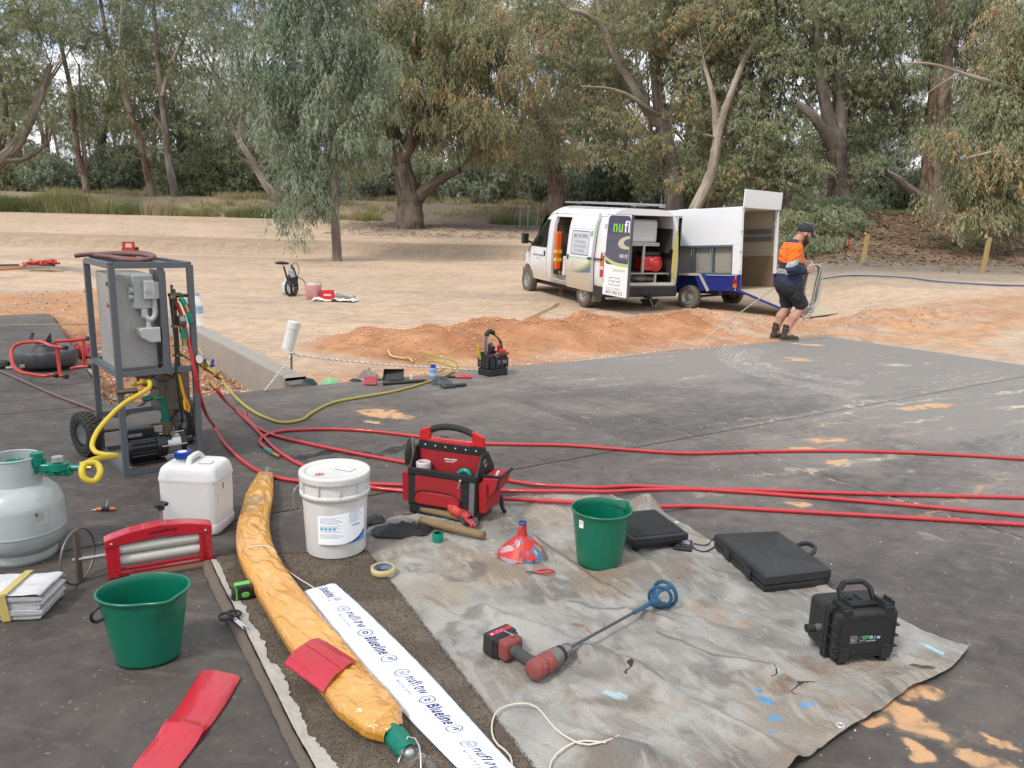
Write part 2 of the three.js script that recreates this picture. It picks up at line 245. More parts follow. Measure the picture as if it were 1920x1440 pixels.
const slabBase = (x, z) => {
  const [a, b] = toAB(x, z), sx = fbm(a * 0.35 + 3, b * 1.6, 5), s2 = fbm(a * 2.2 + 30, b * 9, 4), sp = fbm(x * 0.9 + 11, z * 0.9, 4), n = fbm(x * 14, z * 14, 4), sk = fbm((a + b) * 3 + 50, (a - b) * 16, 3);
  let dust = 0.2 + 0.75 * ss(-3, 5, a) * ss(0.3, 0.62, sx + 0.1 * ss(0, 4, a)) + 0.35 * ss(0.52, 0.72, sp) * ss(-4, 0, a) + 0.16 * (s2 - 0.4) + (b < -2 ? 0.3 * ss(-1, 3, a) : 0) + ss(0.62, 0.8, sk) * 0.28;
  dust += (b < 0 && b > -1.9 && a > -0.6) ? -0.35 * ss(0, -0.2, b) * ss(-1.9, -1.5, b) * ss(5, 1, a) : 0;
  const cl = fbm(a * 2.4 + 7, b * 3.4, 5), sc = ss(0.55, 0.75, fbm(a * 5, b * 26 + a * 3, 4)) * 0.35 + ss(0.6, 0.8, fbm(a * 24 - b * 5, b * 6, 3)) * 0.2;
  dust = max(0, dust) * (0.35 + 0.6 * n + 1.5 * max(0, cl - 0.3)) + sc * (0.35 + 0.4 * ss(-1, 3, a));
  let c = mix3([0.05, 0.041, 0.036], [0.088, 0.082, 0.079], ss(-3, 2, a));
  const n3 = vn(x * 70, z * 70); c = c.map((k) => k * (0.5 + 0.75 * n + 0.3 * n3 + 0.35 * (cl - 0.5)));
  c = mix3(c, mix3([0.26, 0.225, 0.195], [0.29, 0.266, 0.238], ss(0, 3, a)), min(0.66, (dust + 0.3 * ss(0.2, 3.5, a) + 0.16 * ss(-4, -1, a) * ss(1, -1, b)) * mix(0.34, 0.9, ss(-4, 2, a - b * 0.5))));
  const g = vn(x * 95, z * 95), g2 = vn(x * 150 + 3, z * 150); if (g > 0.965 - 0.03 * ss(0, 3, a)) c = mix3(c, [0.42, 0.36, 0.29], 0.45); if (g2 > 0.989) c = [0.5, 0.46, 0.4];
  return c;
};
const blob = (q, x, z, rx, rz, rot, col, al = 1) => { q.save(); q.translate(x, z); q.rotate(rot); q.scale(rx, rz); const g = q.createRadialGradient(0, 0, 0, 0, 0, 1); g.addColorStop(0, `rgba(${col},${al})`); g.addColorStop(0.62, `rgba(${col},${al * 0.85})`); g.addColorStop(1, `rgba(${col},0)`); q.fillStyle = g; q.beginPath(); q.arc(0, 0, 1, 0, 7); q.fill(); q.restore(); };
const line = (q, pts, w, col) => { q.strokeStyle = col; q.lineWidth = w; q.lineCap = 'round'; q.beginPath(); pts.forEach((p, i) => i ? q.lineTo(p[0], p[2] ?? p[1]) : q.moveTo(p[0], p[2] ?? p[1])); q.stroke(); };
const drawSlab = (q) => {
  const dust = '206,158,112', pale = '196,182,160';
  const at = (p, rx, rz, r, c = dust, al = 0.9) => { blob(q, p[0], p[2], rx * 1.9, rz * 2.1, r, '150,128,104', 0.3); blob(q, p[0], p[2], rx, rz, r, c, al); };
  at([-1.056,0,-6.201], 0.3, 0.16, 0.5); at([-1.134,0,-5.909], 0.1, 0.05, 0.5); at([3.876,0,-7.036], 0.42, 0.1, -0.4); at([2.423,0,-5.753], 0.22, 0.08, -0.4); at([2.143,0,-5.493], 0.16, 0.05, -0.4); at([2.276,0,-5.186], 0.09, 0.05, 0); at([1.691,0,-4.286], 0.11, 0.07, 0.2);
  at([3.587,0,-9.671], 0.2, 0.14, 0.5, dust, 0.7); at([4.236,0,-10.96], 0.26, 0.12, 0.4, '214,170,130', 0.85); at([4.735,0,-9.379], 0.26, 0.1, 0, pale, 0.6);
  at([1.467,0,-2.399], 0.085, 0.045, 0.3); at([1.336,0,-2.284], 0.1, 0.06, 0.9); at([1.344,0,-2.215], 0.1, 0.035, 0.4); at([1.396,0,-2.198], 0.06, 0.035, 0.6); at([1.197,0,-2.25], 0.06, 0.03, -0.6); at([1.264,0,-2.091], 0.055, 0.065, 0.2); at([1.559,0,-2.153], 0.07, 0.03, 0.5); at([1.449,0,-2.079], 0.05, 0.035, 0.4); at([1.377,0,-2.404], 0.04, 0.02, 0); at([1.517,0,-2.011], 0.06, 0.06, 0);
  // tyre marks curving across the far panel
  for (let k = 0; k < 7; k++) { const o = k * 0.045; q.save(); q.translate(...fromAB(4.5, -2.0)); q.rotate(-0.56); q.strokeStyle = 'rgba(190,182,172,.5)'; q.lineWidth = 0.022; q.beginPath(); q.arc(-0.2, 0.6, 1.15 + o, 2.5, 4.6); q.stroke(); q.beginPath(); q.arc(0.5, 1.2, 2.3 + o, 2.9, 4.3); q.stroke(); q.restore(); }
  // broom and wheel streaks of dust running with the slab
  seed(21);
  for (let k = 0; k < 150; k++) { const a = rr(-4, 6), b = rr(-3, 3.4), [x, z] = fromAB(a, b), L = rr(0.1, 0.7) * (a > 0 ? 1.6 : 0.7), r = -0.594 + rr(-0.2, 0.2); blob(q, x, z, L, rr(0.012, 0.05), r, rnd() < 0.4 ? dust : pale, rr(0.18, 0.5) * (a > 0.4 ? 1 : 0.6)); }
  for (let k = 0; k < 90; k++) { const a = rr(-1, 6.2), b = rr(-2.9, 2.5), [x, z] = fromAB(a, b); blob(q, x, z, rr(0.05, 0.14), rr(0.04, 0.07), rr(0, 3), pale, rr(0.15, 0.42)); }
  for (let k = 0; k < 26; k++) { const a = rr(0.4, 6), b = rr(-0.3, 1.2), [x, z] = fromAB(a, b); blob(q, x, z, rr(0.5, 1.4), rr(0.02, 0.06), -0.5 + rr(-0.1, 0.1), pale, rr(0.2, 0.5)); }
  line(q, [fromAB(-0.03, -3.1), fromAB(-0.03, 4)], 0.014, `rgba(${dust},.3)`); line(q, [fromAB(-0.012, -0.2), fromAB(-0.012, 4)], 0.012, `rgba(205,185,160,.5)`);
  line(q, [fromAB(0.2, -0.05), fromAB(6, -0.1)], 0.04, `rgba(${pale},.35)`);
  for (let k = 0; k < 260; k++) { const a = rr(-5, 6), b = rr(-3, 4), [x, z] = fromAB(a, b), g = rr(0, 6.3), L = rr(0.05, 0.45); line(q, [[x, z], [x + cos(g) * L, z + sin(g) * L * 0.6]], rr(0.004, 0.012), `rgba(${rnd() < 0.7 ? pale : '120,112,104'},${rr(0.2, 0.5)})`); }
  // wet trail under the hoses
  line(q, [[-1.424,0,-4.97], [-1.161,0,-5.082], [-0.964,0,-5.011]], 0.12, 'rgba(18,16,16,.8)'); line(q, [[-0.868,0,-5.083], [-0.718,0,-5.336], [-0.503,0,-5.499]], 0.1, 'rgba(30,28,28,.75)');
};
const NEAR = [-3.6, -10.0, 7.2, -1.3], FAR = [-10, -15, 7.4, -3];
const slabBump = dtex(1024, 1024, (u, v) => { const k = 0.5 * fbm(u * 60, v * 60, 5, 60) + (vn(u * 200, v * 200, 200) > 0.9 ? 0.3 : 0); return [k, k, k]; }, false);
const slabMat = (B, w, h) => { const m = new THREE.MeshStandardMaterial({ map: mapTex(w, h, ...B, slabBase, drawSlab), side: THREE.DoubleSide }); m.roughness = 0.74; m.bumpMap = slabBump; slabBump.repeat.set(4, 4); m.bumpScale = 0.004; return m; };
const nearMat = slabMat(NEAR, 2048, 1700), farMat = slabMat(FAR, 2048, 1412);
const slab = new THREE.Group(); slab.name = 'concrete_slab'; scene.add(slab); tag(slab, 'dark charcoal concrete slab with dusty patches and cut joints', null, null, 'structure');
function panel(a0, a1, b0, b1, mt, B, cut = 0.008) {
  const P = [[a0 + cut, b0 + cut], [a1 - cut, b0 + cut], [a1 - cut, b1 - cut], [a0 + cut, b1 - cut]].map((p) => fromAB(...p)), pos = [], uv = [], idx = [];
  const C = 0.004, ctr = fromAB((a0 + a1) / 2, (b0 + b1) / 2), N = 4, ring = (y, inset) => { for (let k = 0; k < 4; k++) { const dx = ctr[0] - P[k][0], dz = ctr[1] - P[k][1], L = hypot(dx, dz), x = P[k][0] + dx / L * inset, z = P[k][1] + dz / L * inset; pos.push(x, y, z); uv.push((x - B[0]) / (B[2] - B[0]), (z - B[1]) / (B[3] - B[1])); } };
  ring(0, C * 1.4); ring(0, C * 1.4); ring(-C, 0); ring(-0.3, 0);
  idx.push(0, 2, 1, 0, 3, 2);
  for (let r = 1; r < 3; r++) for (let k = 0; k < 4; k++) { const n = (k + 1) % 4; idx.push(r * 4 + k, r * 4 + n, (r + 1) * 4 + n, r * 4 + k, (r + 1) * 4 + n, (r + 1) * 4 + k); }
  const g = buf(pos, uv, idx).toNonIndexed(); g.computeVertexNormals(); return mesh('slab_panel', g, mt, slab);
}
panel(0, 6.3, -3.13, 0, farMat, FAR); panel(-13, 0, -3.13, 0, farMat, FAR); panel(0, 6.9, 0, 9, nearMat, NEAR); panel(-13, 0, 0, 9, nearMat, NEAR);
panel(-13, -3.72, -3.63, -3.13, farMat, FAR); panel(-13, -3.72, -6.9, -3.63, farMat, FAR); panel(-13, -3.72, -10.3, -6.9, farMat, FAR);
seed(5);
scatter('grit', stoneGeo, stoneM, 5200, () => { const a = rr(-3.6, 6.2), b = rr(-3.1, 3.6), [x, z] = fromAB(a, b); if (rnd() > 0.1 + 0.9 * ss(0.4, 0.65, fbm(x * 0.8 + 2, z * 0.8, 3)) * ss(-2.5, 1, a)) return null; const s = 0.0012 + 0.0034 * pow(rnd(), 5); return { p: [x, s * 0.4, z], s }; }, 'pale grit and crumbs scattered over the dark slab', 'grit', () => mix3([0.35, 0.28, 0.2], [0.6, 0.56, 0.5], rnd()));

// ---- concrete footing beam round the trench
{
  const pts = [[-19, -22.5], ...[[-15.052,0.05,-22.64], [-13.863,0.05,-23.268], [-12.393,0.05,-22.482], [-10.022,0.05,-19.362], [-6.939,0.05,-14.411]].map((p) => [p[0], p[2]]), fromAB(-2.13, -8.2), fromAB(-2.08, -5.4), fromAB(-2.06, -3.34)];
  const c = curve(pts.map((p) => [p[0], 0, p[1]])), N = 90, w = 0.11;
  const g = surf(N, 9, (u, v) => { const p = c.getPoint(u), t = c.getTangent(u), nx = -t.z, nz = t.x, j = Math.round(v * 9), r = [[-1, -0.4], [-1, 0.035], [-0.97, 0.045], [-0.9, 0.05], [0.9, 0.05], [0.97, 0.045], [1, 0.035], [1, -0.4], [1, -0.4], [1, -0.4]][j], wob = 0.008 * (fbm(u * 60, j * 0.9, 3) - 0.5); return [p.x + nx * w * r[0] + nx * wob, r[1] + wob, p.z + nz * w * r[0] + nz * wob, u * 9, v * 1.2]; });
  const conc = M([0.40, 0.36, 0.31], 0.92, { gr: 3, bump: 0.006 });
  const e = fromAB(-2.05, -3.3), cap = new THREE.BoxGeometry(0.27, 0.45, 0.22, 10, 12, 8), p = cap.attributes.position; for (let i = 0; i < p.count; i++) { const x = p.getX(i), y = p.getY(i), z = p.getZ(i), k = 0.03 * (fbm(x * 14 + y * 9, z * 14 + y * 7, 3) - 0.5); p.setXYZ(i, x * (1 + k * 5), y + k, z * (1 + k * 5)); } cap.computeVertexNormals(); T(cap, e[0] + 0.02, -0.21, e[1], 0, 0.594);
  const b = struct('footing_beam', g, conc, 'grey concrete footing beam edging the open trench'); 
  mesh('beam_end', cap, M([0.34, 0.32, 0.29], 0.95, { gr: 2, bump: 0.02 }), b);
}


// ==================== TREES ====================
const barkTex = (c1, c2, c3, k) => dtex(256, 512, (u, v) => { const f = fbm(u * 8, v * 7, 5, [8, 7]), st = fbm(u * 14, v * 3, 5, [14, 3]), p = ss(0.42, 0.6, fbm(u * 3, v * 3, 5, 3)); let c = mix3(c1, c2, ss(0.35, 0.65, st)); c = mix3(c, c3, p * k); return c.map((q) => q * (0.75 + 0.5 * f)); });
const barkBump = dtex(256, 512, (u, v) => { const f = 0.7 * fbm(u * 16, v * 3, 5, [16, 3]) + 0.3 * fbm(u * 30, v * 30, 3, 30); return [f, f, f]; }, false);
const mkBark = (c1, c2, c3, k, b) => { const m = new THREE.MeshStandardMaterial({ map: barkTex(c1, c2, c3, k), roughness: 0.95, bumpMap: barkBump, bumpScale: b }); return m; };
const barkDark = mkBark([0.06, 0.045, 0.035], [0.13, 0.1, 0.08], [0.2, 0.15, 0.11], 0.4, 0.08);
const barkRust = mkBark([0.1, 0.055, 0.035], [0.2, 0.13, 0.09], [0.32, 0.26, 0.2], 0.6, 0.05);
const barkPale = mkBark([0.3, 0.25, 0.19], [0.4, 0.35, 0.29], [0.2, 0.16, 0.13], 0.55, 0.015);
const barkGrey = mkBark([0.16, 0.135, 0.115], [0.28, 0.245, 0.21], [0.12, 0.09, 0.07], 0.6, 0.03);
// a hanging spray of narrow gum leaves
function sprayGeo(nLeaf, L, lw, ll, droop, sd) {
  seed(sd); const pos = [], idx = [];
  const quad = (a, d, s, w, l) => { const o = pos.length / 3, m = 0.42; const mx = a[0] + d[0] * l * m, my = a[1] + d[1] * l * m, mz = a[2] + d[2] * l * m; pos.push(...a, mx + s[0] * w, my + s[1] * w, mz + s[2] * w, a[0] + d[0] * l, a[1] + d[1] * l, a[2] + d[2] * l, mx - s[0] * w, my - s[1] * w, mz - s[2] * w); idx.push(o, o + 1, o + 2, o, o + 2, o + 3); };
  for (let t = 0; t < 3; t++) {
    const az = rr(0, 6.28), out = rr(0.3, 1), tw = [];
    for (let i = 0; i <= 6; i++) { const s = i / 6; tw.push([cos(az) * L * out * s * 0.6, L * (0.25 * s - droop * s * s), sin(az) * L * out * s * 0.6]); }
    for (let i = 0; i < 6; i++) { const a = tw[i], b = tw[i + 1], d = [b[0] - a[0], b[1] - a[1], b[2] - a[2]], l = hypot(...d); quad(a, d.map((q) => q / l), [sin(az), 0, -cos(az)], 0.005, l); }
    for (let i = 0; i < nLeaf / 3; i++) {
      const s = rr(0.15, 1), k = min(5, floor(s * 6)), a = tw[k].map((q, j) => mix(q, tw[k + 1][j], s * 6 - k)), az2 = rr(0, 6.28), h = rr(0.15, 0.75), d = [cos(az2) * h, -sqrt(1 - h * h) * (rnd() < 0.9 ? 1 : -0.5), sin(az2) * h], a3 = rr(0, 6.28);
      let sd2 = [cos(a3), rr(-0.3, 0.3), sin(a3)]; const dt = sd2[0] * d[0] + sd2[1] * d[1] + sd2[2] * d[2]; sd2 = sd2.map((q, j) => q - d[j] * dt); const n = hypot(...sd2); quad(a, d, sd2.map((q) => q / n), lw * rr(0.7, 1.2), ll * rr(0.7, 1.25));
    }
  }
  const g = buf(pos, null, idx); norm(g); const g2 = g.toNonIndexed(); g2.computeVertexNormals(); return norm(g2);
}
const sprays = [sprayGeo(32, 0.75, 0.018, 0.18, 0.6, 31), sprayGeo(32, 0.7, 0.016, 0.17, 0.45, 32), sprayGeo(36, 0.8, 0.015, 0.18, 0.85, 33)];
const longSpray = sprayGeo(40, 0.85, 0.016, 0.18, 0.88, 34);
const leafM = new THREE.MeshStandardMaterial({ color: new THREE.Color(1, 1, 1), roughness: 0.55, side: THREE.DoubleSide });
const HUE = { olive: [[0.146, 0.168, 0.0806], [0.28, 0.308, 0.162], [0.414, 0.414, 0.258]], grey: [[0.157, 0.19, 0.118], [0.28, 0.319, 0.213], [0.414, 0.437, 0.325]], blue: [[0.146, 0.19, 0.118], [0.263, 0.319, 0.213], [0.414, 0.448, 0.325]], rust: [[0.168, 0.185, 0.0896], [0.302, 0.314, 0.168], [0.47, 0.302, 0.146]], dark: [[0.0896, 0.112, 0.0616], [0.157, 0.185, 0.101], [0.246, 0.258, 0.157]], lime: [[0.19, 0.213, 0.0784], [0.325, 0.336, 0.14], [0.414, 0.403, 0.202]] };
const M4 = new THREE.Matrix4(), Q4 = new THREE.Quaternion(), E4 = new THREE.Euler(), C4 = new THREE.Color();
// crown: blobs = [x,y,z,rx,ry,rz] ellipsoids, filled with clumps of sprays
function crown(parent, blobs, nClump, nSpray, hue, geo, o = {}) {
  const list = [], clumps = [], vol = blobs.map((b) => b[3] * b[4] * b[5]), tot = vol.reduce((a, b) => a + b, 0);
  for (let i = 0; i < nClump; i++) {
    let t = rnd() * tot, k = 0; while (t > vol[k] && k < blobs.length - 1) t -= vol[k++];
    const b = blobs[k]; let x, y, z, r; do { x = rr(-1, 1); y = rr(-1, 1); z = rr(-1, 1); r = hypot(x, y, z); } while (r > 1 || r < 0.25);
    const c = [b[0] + x * b[3], b[1] + y * b[4], b[2] + z * b[5]]; clumps.push(c);
    const cr = rr(0.55, 1.25) * (o.cr ?? 1), tone = rnd(), rust = hue === 'rust' ? (rnd() < 0.3 ? 0.9 : 0.12) : 0.18;
    for (let j = 0; j < nSpray; j++) {
      let sx, sy, sz; do { sx = rr(-1, 1); sy = rr(-1, 1); sz = rr(-1, 1); } while (hypot(sx, sy, sz) > 1);
      const s = rr(0.75, 1.25) * (o.s ?? 1);
      list.push([c[0] + sx * cr, c[1] + sy * cr * 0.75 - (o.drop ?? 0) * rnd() * rnd(), c[2] + sz * cr, rr(-0.35, 0.35), rr(0, 6.28), rr(-0.35, 0.35), s, tone, sy, rust]);
    }
  }
  const im = new THREE.InstancedMesh(geo, leafM, list.length), H = HUE[hue];
  list.forEach((p, i) => {
    E4.set(p[3], p[4], p[5]); Q4.setFromEuler(E4); M4.compose(V(p[0], p[1], p[2]), Q4, V(p[6], p[6], p[6])); im.setMatrixAt(i, M4);
    let c = mix3(H[0], H[1], min(1, max(0, 0.15 + p[7] * 0.7 + rr(-0.25, 0.35)))); if (rnd() < p[9] * 0.55) c = mix3(c, H[2], rr(0.4, 1)); im.setColorAt(i, C4.setRGB(...c));
  });
  im.name = 'crown'; im.castShadow = im.receiveShadow = true; im.userData.kind = 'stuff'; parent.add(im); return clumps;
}
function twigs(limbs, clumps, r0 = 0.03) {        // thin branches from the nearest limb point to each clump
  const out = [], P = []; for (const l of limbs) { const c = curve(l.map((p) => p.slice(0, 3))); for (let i = 0; i <= 10; i++) { const p = c.getPoint(i / 10); if (i > 2) P.push([p.x, p.y, p.z]); } }
  for (const c of clumps) { let best = null, bd = 1e9; for (const p of P) { const dy = c[1] - p[1], d = hypot(p[0] - c[0], dy * (dy < -0.5 ? 1.8 : 0.8), p[2] - c[2]); if (d < bd) { bd = d; best = p; } } if (bd > 7 || bd < 0.3) continue; const m = [mix(best[0], c[0], 0.55) + rr(-0.2, 0.2), mix(best[1], c[1], 0.55) + bd * 0.12, mix(best[2], c[2], 0.55) + rr(-0.2, 0.2)]; out.push(limb([[...best, r0 * (0.6 + bd * 0.16)], [...m, r0 * 0.7], [...c, r0 * 0.3]], 4, 2)); P.push(m); }
  return out;
}
// tree(spec): limbs in world metres; each limb is a list of [x,y,z,radius]
function tree(name, label, limbs, bark, blobs, nC, nS, hue, o = {}) {
  const b = limbs[0][0], t = thing(name, label, 'tree', [b[0], b[1], b[2]], 0, o.group), rel = (l) => l.map((p) => [p[0] - b[0], p[1] - b[1], p[2] - b[2], p[3]]);
  const R = limbs.map(rel); R[0] = [[R[0][0][0], min(-0.3, ground(b[0], b[2]) - b[1] - 0.3), R[0][0][2], R[0][0][3] * 1.35], ...R[0]]; R[0][1] = [...R[0][1].slice(0, 3), R[0][1][3] * 1.12];
  mesh('trunk', limb(R[0], 12, 7, 0.22), bark[0], t);
  for (let i = 1; i < R.length; i++) mesh('limb', limb(R[i], 8, 6, 0.2), bark[1] ?? bark[0], t);
  const cl = crown(t, blobs.map((q) => [q[0] - b[0], q[1] - b[1], q[2] - b[2], q[3], q[4], q[5]]), nC, nS, hue, o.geo ?? sprays[(rnd() * 3) | 0], o);
  const tw = twigs(R, cl, o.tw ?? 0.03); if (tw.length) mesh('branches', tw, bark[1] ?? bark[0], t);
  return t;
}
const rad = (pts, r0, r1) => pts.map((p, i) => [...p, mix(r0, r1, i / (pts.length - 1))]);
seed(101);
// the young gum standing on the sand
tree('young_gum_tree', 'young blue-green gum tree standing alone on the sand before the bank', [rad([[-6.416,0.163,-28],[-6.447,1.48,-28],[-6.489,3.136,-28],[-6.567,4.752,-28],[-6.661,6.329,-28],[-6.835,8.205,-28],[-6.925,10.358,-28]], 0.17, 0.05), rad([[-6.459,1.851,-28],[-7.05,2.917,-27.6],[-7.476,3.589,-27.2]], 0.05, 0.02), rad([[-6.504,3.317,-28],[-5.775,4.628,-28.3],[-5.328,5.919,-28.5]], 0.05, 0.02)],
  [barkGrey], [[...[-7.167,2.009,-27.6], 1.0, 0.75, 0.9], [...[-7.712,3.105,-28], 1.15, 1.2, 1.3], [...[-5.597,3.702,-28], 0.75, 0.9, 0.8], [...[-8.03,4.893,-28], 1.3, 1.7, 1.4], [...[-6.166,5.292,-28], 1.7, 2.0, 1.7], [...[-6.856,7.357,-28], 2.1, 1.8, 1.8], [...[-8.144,6.983,-28], 1.4, 1.4, 1.3], [...[-5.405,6.878,-28], 1.3, 1.6, 1.3], [...[-6.795,9.87,-28], 1.9, 1.7, 1.8]], 165, 17, 'blue', { geo: longSpray, cr: 0.72, s: 0.82, drop: 0.5, tw: 0.015 });
// big gum with a forked trunk, left of the van
tree('river_gum_tree', 'large dark-trunked gum forking low, on the bank left of the van', [rad([[-5.429,2.025,-40],[-5.482,2.867,-40],[-5.696,3.906,-40],[-5.961,4.882,-40],[-6.301,6.201,-40],[-6.817,7.947,-40],[-7.451,9.903,-40],[-7.888,12.061,-40]], 0.64, 0.2), rad([[-5.239,2.61,-40],[-4.781,3.095,-40],[-4.212,3.512,-39.7],[-3.573,3.871,-39.4],[-2.834,4.22,-39]], 0.4, 0.14), rad([[-5.856,4.213,-40],[-6.492,4.926,-39.5],[-7.186,5.364,-39],[-7.805,5.455,-38.6]], 0.36, 0.1), rad([[-5.961,4.676,-40],[-5.265,5.868,-40.2],[-4.624,6.929,-40.4],[-3.852,8.371,-40.6],[-3.351,9.925,-40.8]], 0.42, 0.12), rad([[-5.909,4.367,-40],[-5.344,5.401,-39.4],[-5.108,6.63,-39.2],[-4.724,8.319,-39]], 0.32, 0.1)],
  [barkDark], [[...[-5.631,9.213,-40], 4.2, 3.6, 3.2], [...[-2.973,8.451,-39.5], 3.6, 3.0, 3], [...[-7.39,7.11,-39.5], 2.8, 2.6, 2.6], [...[-2.648,5.925,-39], 2.4, 1.7, 2.2], [...[-1.121,7.194,-39], 2.8, 2.2, 2.4], [...[-4.596,12.141,-40], 4.6, 2.5, 3.2], [...[-7.062,4.817,-39], 1.5, 1.2, 1.5], [...[-1.173,9.605,-39], 3, 2.4, 2.5]], 205, 21, 'rust', { geo: longSpray });
// leaning pale gum behind
tree('leaning_gum_tree', 'gum with pale limb leaning left, behind the van bonnet', [rad([[2.315,2.726,-48],[2.327,4.142,-48],[2.147,5.536,-48],[1.842,6.91,-48],[0.996,8.035,-47.5],[-0.275,8.672,-47],[-1.359,9.294,-46.5],[-2.563,9.893,-46]], 0.48, 0.14), rad([[2.072,5.842,-48],[2.438,7.988,-48],[2.724,10.389,-48],[2.855,13.314,-48],[2.891,16.163,-48]], 0.34, 0.14), rad([[1.508,7.358,-48],[0.32,10.121,-48.5],[-0.072,12.78,-48.5],[-0.314,15.953,-48.5]], 0.24, 0.1)],
  [barkRust, barkPale], [[...[1.041,11.031,-47], 4.4, 3.0, 3.0], [...[-1.297,7.048,-46], 3.2, 1.9, 2.4], [...[3.296,7.517,-46.5], 3.2, 2.0, 2.4], [...[0.872,5.591,-45.5], 2.7, 1.2, 2.2], [...[3.389,13.366,-47], 4.4, 2.6, 3.0], [...[-1.16,13.536,-47], 3.5, 2.6, 3]], 150, 17, 'rust');
// pale limbed gum behind the van
tree('pale_limb_gum_tree', 'gum with long pale twisting limbs reaching up left, behind the van roof', [rad([[8.323,2.684,-42],[8.245,3.838,-42],[7.986,5.191,-42],[7.627,6.391,-42],[7.328,7.577,-42],[7.079,8.881,-42],[6.887,10.169,-42],[6.613,11.944,-42],[6.272,14.426,-42]], 0.5, 0.2), rad([[7.425,6.918,-42],[6.627,7.504,-41.6],[6.017,8.222,-41.3],[5.352,9.174,-41],[4.608,10.121,-40.8],[4.06,11.101,-40.6],[3.171,11.761,-40.4],[2.229,11.877,-40]], 0.3, 0.1), rad([[7.344,7.313,-42],[6.438,7.621,-41],[5.489,8.098,-40.6],[4.362,8.357,-40.2],[3.025,8.39,-40]], 0.16, 0.04), rad([[4.003,11.173,-40.6],[3.677,12.502,-40.6],[3.557,13.937,-40.6]], 0.14, 0.06)],
  [barkGrey, barkPale], [[...[4.286,6.326,-41], 3.2, 1.8, 2.2], [...[5.505,11.411,-42], 3.6, 3.0, 2.6], [...[8.388,10.566,-42.5], 3.0, 3.0, 2.4], [...[8.665,6.607,-42.5], 2.4, 1.9, 2.0], [...[6.185,4.332,-42], 2.2, 1.0, 1.6], [...[3.351,9.981,-41.5], 2.4, 2, 2], [...[7.76,4.61,-41.5], 1.6, 1, 1.4]], 130, 19, 'rust');
// bleached gum by the trailer
tree('bleached_gum_tree', 'bleached bare-limbed gum rising in a V behind the trailer', [rad([[8.449,2.514,-37.5],[8.88,3.509,-37.5],[9.163,4.417,-37.5],[9.245,5.287,-37.5],[9.293,5.934,-37.5]], 0.3, 0.22), rad([[9.282,5.767,-37.5],[9.391,6.577,-37.5],[9.66,7.525,-37.5],[9.97,8.533,-37.5],[10.33,9.463,-37.5],[10.656,10.043,-37.3],[11.019,10.479,-37.2]], 0.22, 0.09), rad([[9.249,5.862,-37.5],[9.11,7.009,-37.6],[8.854,8.075,-37.7],[8.504,9.086,-37.8],[8.399,9.5,-37.8]], 0.2, 0.04), rad([[10.418,9.579,-37.5],[10.804,9.934,-37.2],[11.418,10.398,-37],[11.91,10.762,-36.8]], 0.09, 0.02), rad([[9.15,5.859,-37.5],[8.774,5.912,-37.2],[8.454,5.928,-37]], 0.07, 0.03)],
  [barkPale], [[...[9.693,11.627,-38.5], 2.2, 1.6, 2.0], [...[11.078,4.237,-38.5], 1.8, 0.9, 1.2]], 34, 20, 'rust');
tree('slender_gum_tree', 'slender brown gum trunk just left of the bleached V-shaped gum', [rad([[10.115,2.537,-40.5],[10.028,4.336,-40.5],[9.893,6.41,-40.5],[9.687,8.69,-40.5],[9.486,10.916,-40.5],[9.215,14.043,-40.5]], 0.42, 0.2)], [barkRust], [[...[9.345,9.68,-40.5], 2.6, 3.6, 2.2], [...[10.691,6.173,-40.5], 2.0, 1.8, 1.6], [...[8.878,12.361,-40.5], 3.0, 2.6, 2.4], [...[9.37,4.288,-40], 1.4, 1, 1.3]], 100, 18, 'rust');
tree('stooped_gum_tree', 'dark stooping gum trunk directly behind the trailer canopy', [rad([[12.994,2.45,-37],[12.756,3.343,-37],[12.438,4.058,-37],[11.961,4.644,-37],[11.536,5.227,-37],[11.346,6.342,-37.5],[11.616,7.84,-38],[11.712,9.483,-38],[11.525,11.997,-38]], 0.5, 0.15), rad([[12.495,3.987,-37],[12.953,4.403,-36.6],[13.554,4.585,-36.3]], 0.14, 0.05)], [barkDark], [[...[11.659,5.636,-37.5], 2.0, 1.9, 1.8], [...[11.303,8.539,-38], 2.4, 2.8, 2.0], [...[12.941,4.159,-36.5], 1.5, 0.7, 1.2], [...[12.028,11.329,-38], 2.6, 2.6, 2.2], [...[10.896,2.947,-37.5], 1.2, 0.8, 1]], 100, 19, 'olive');
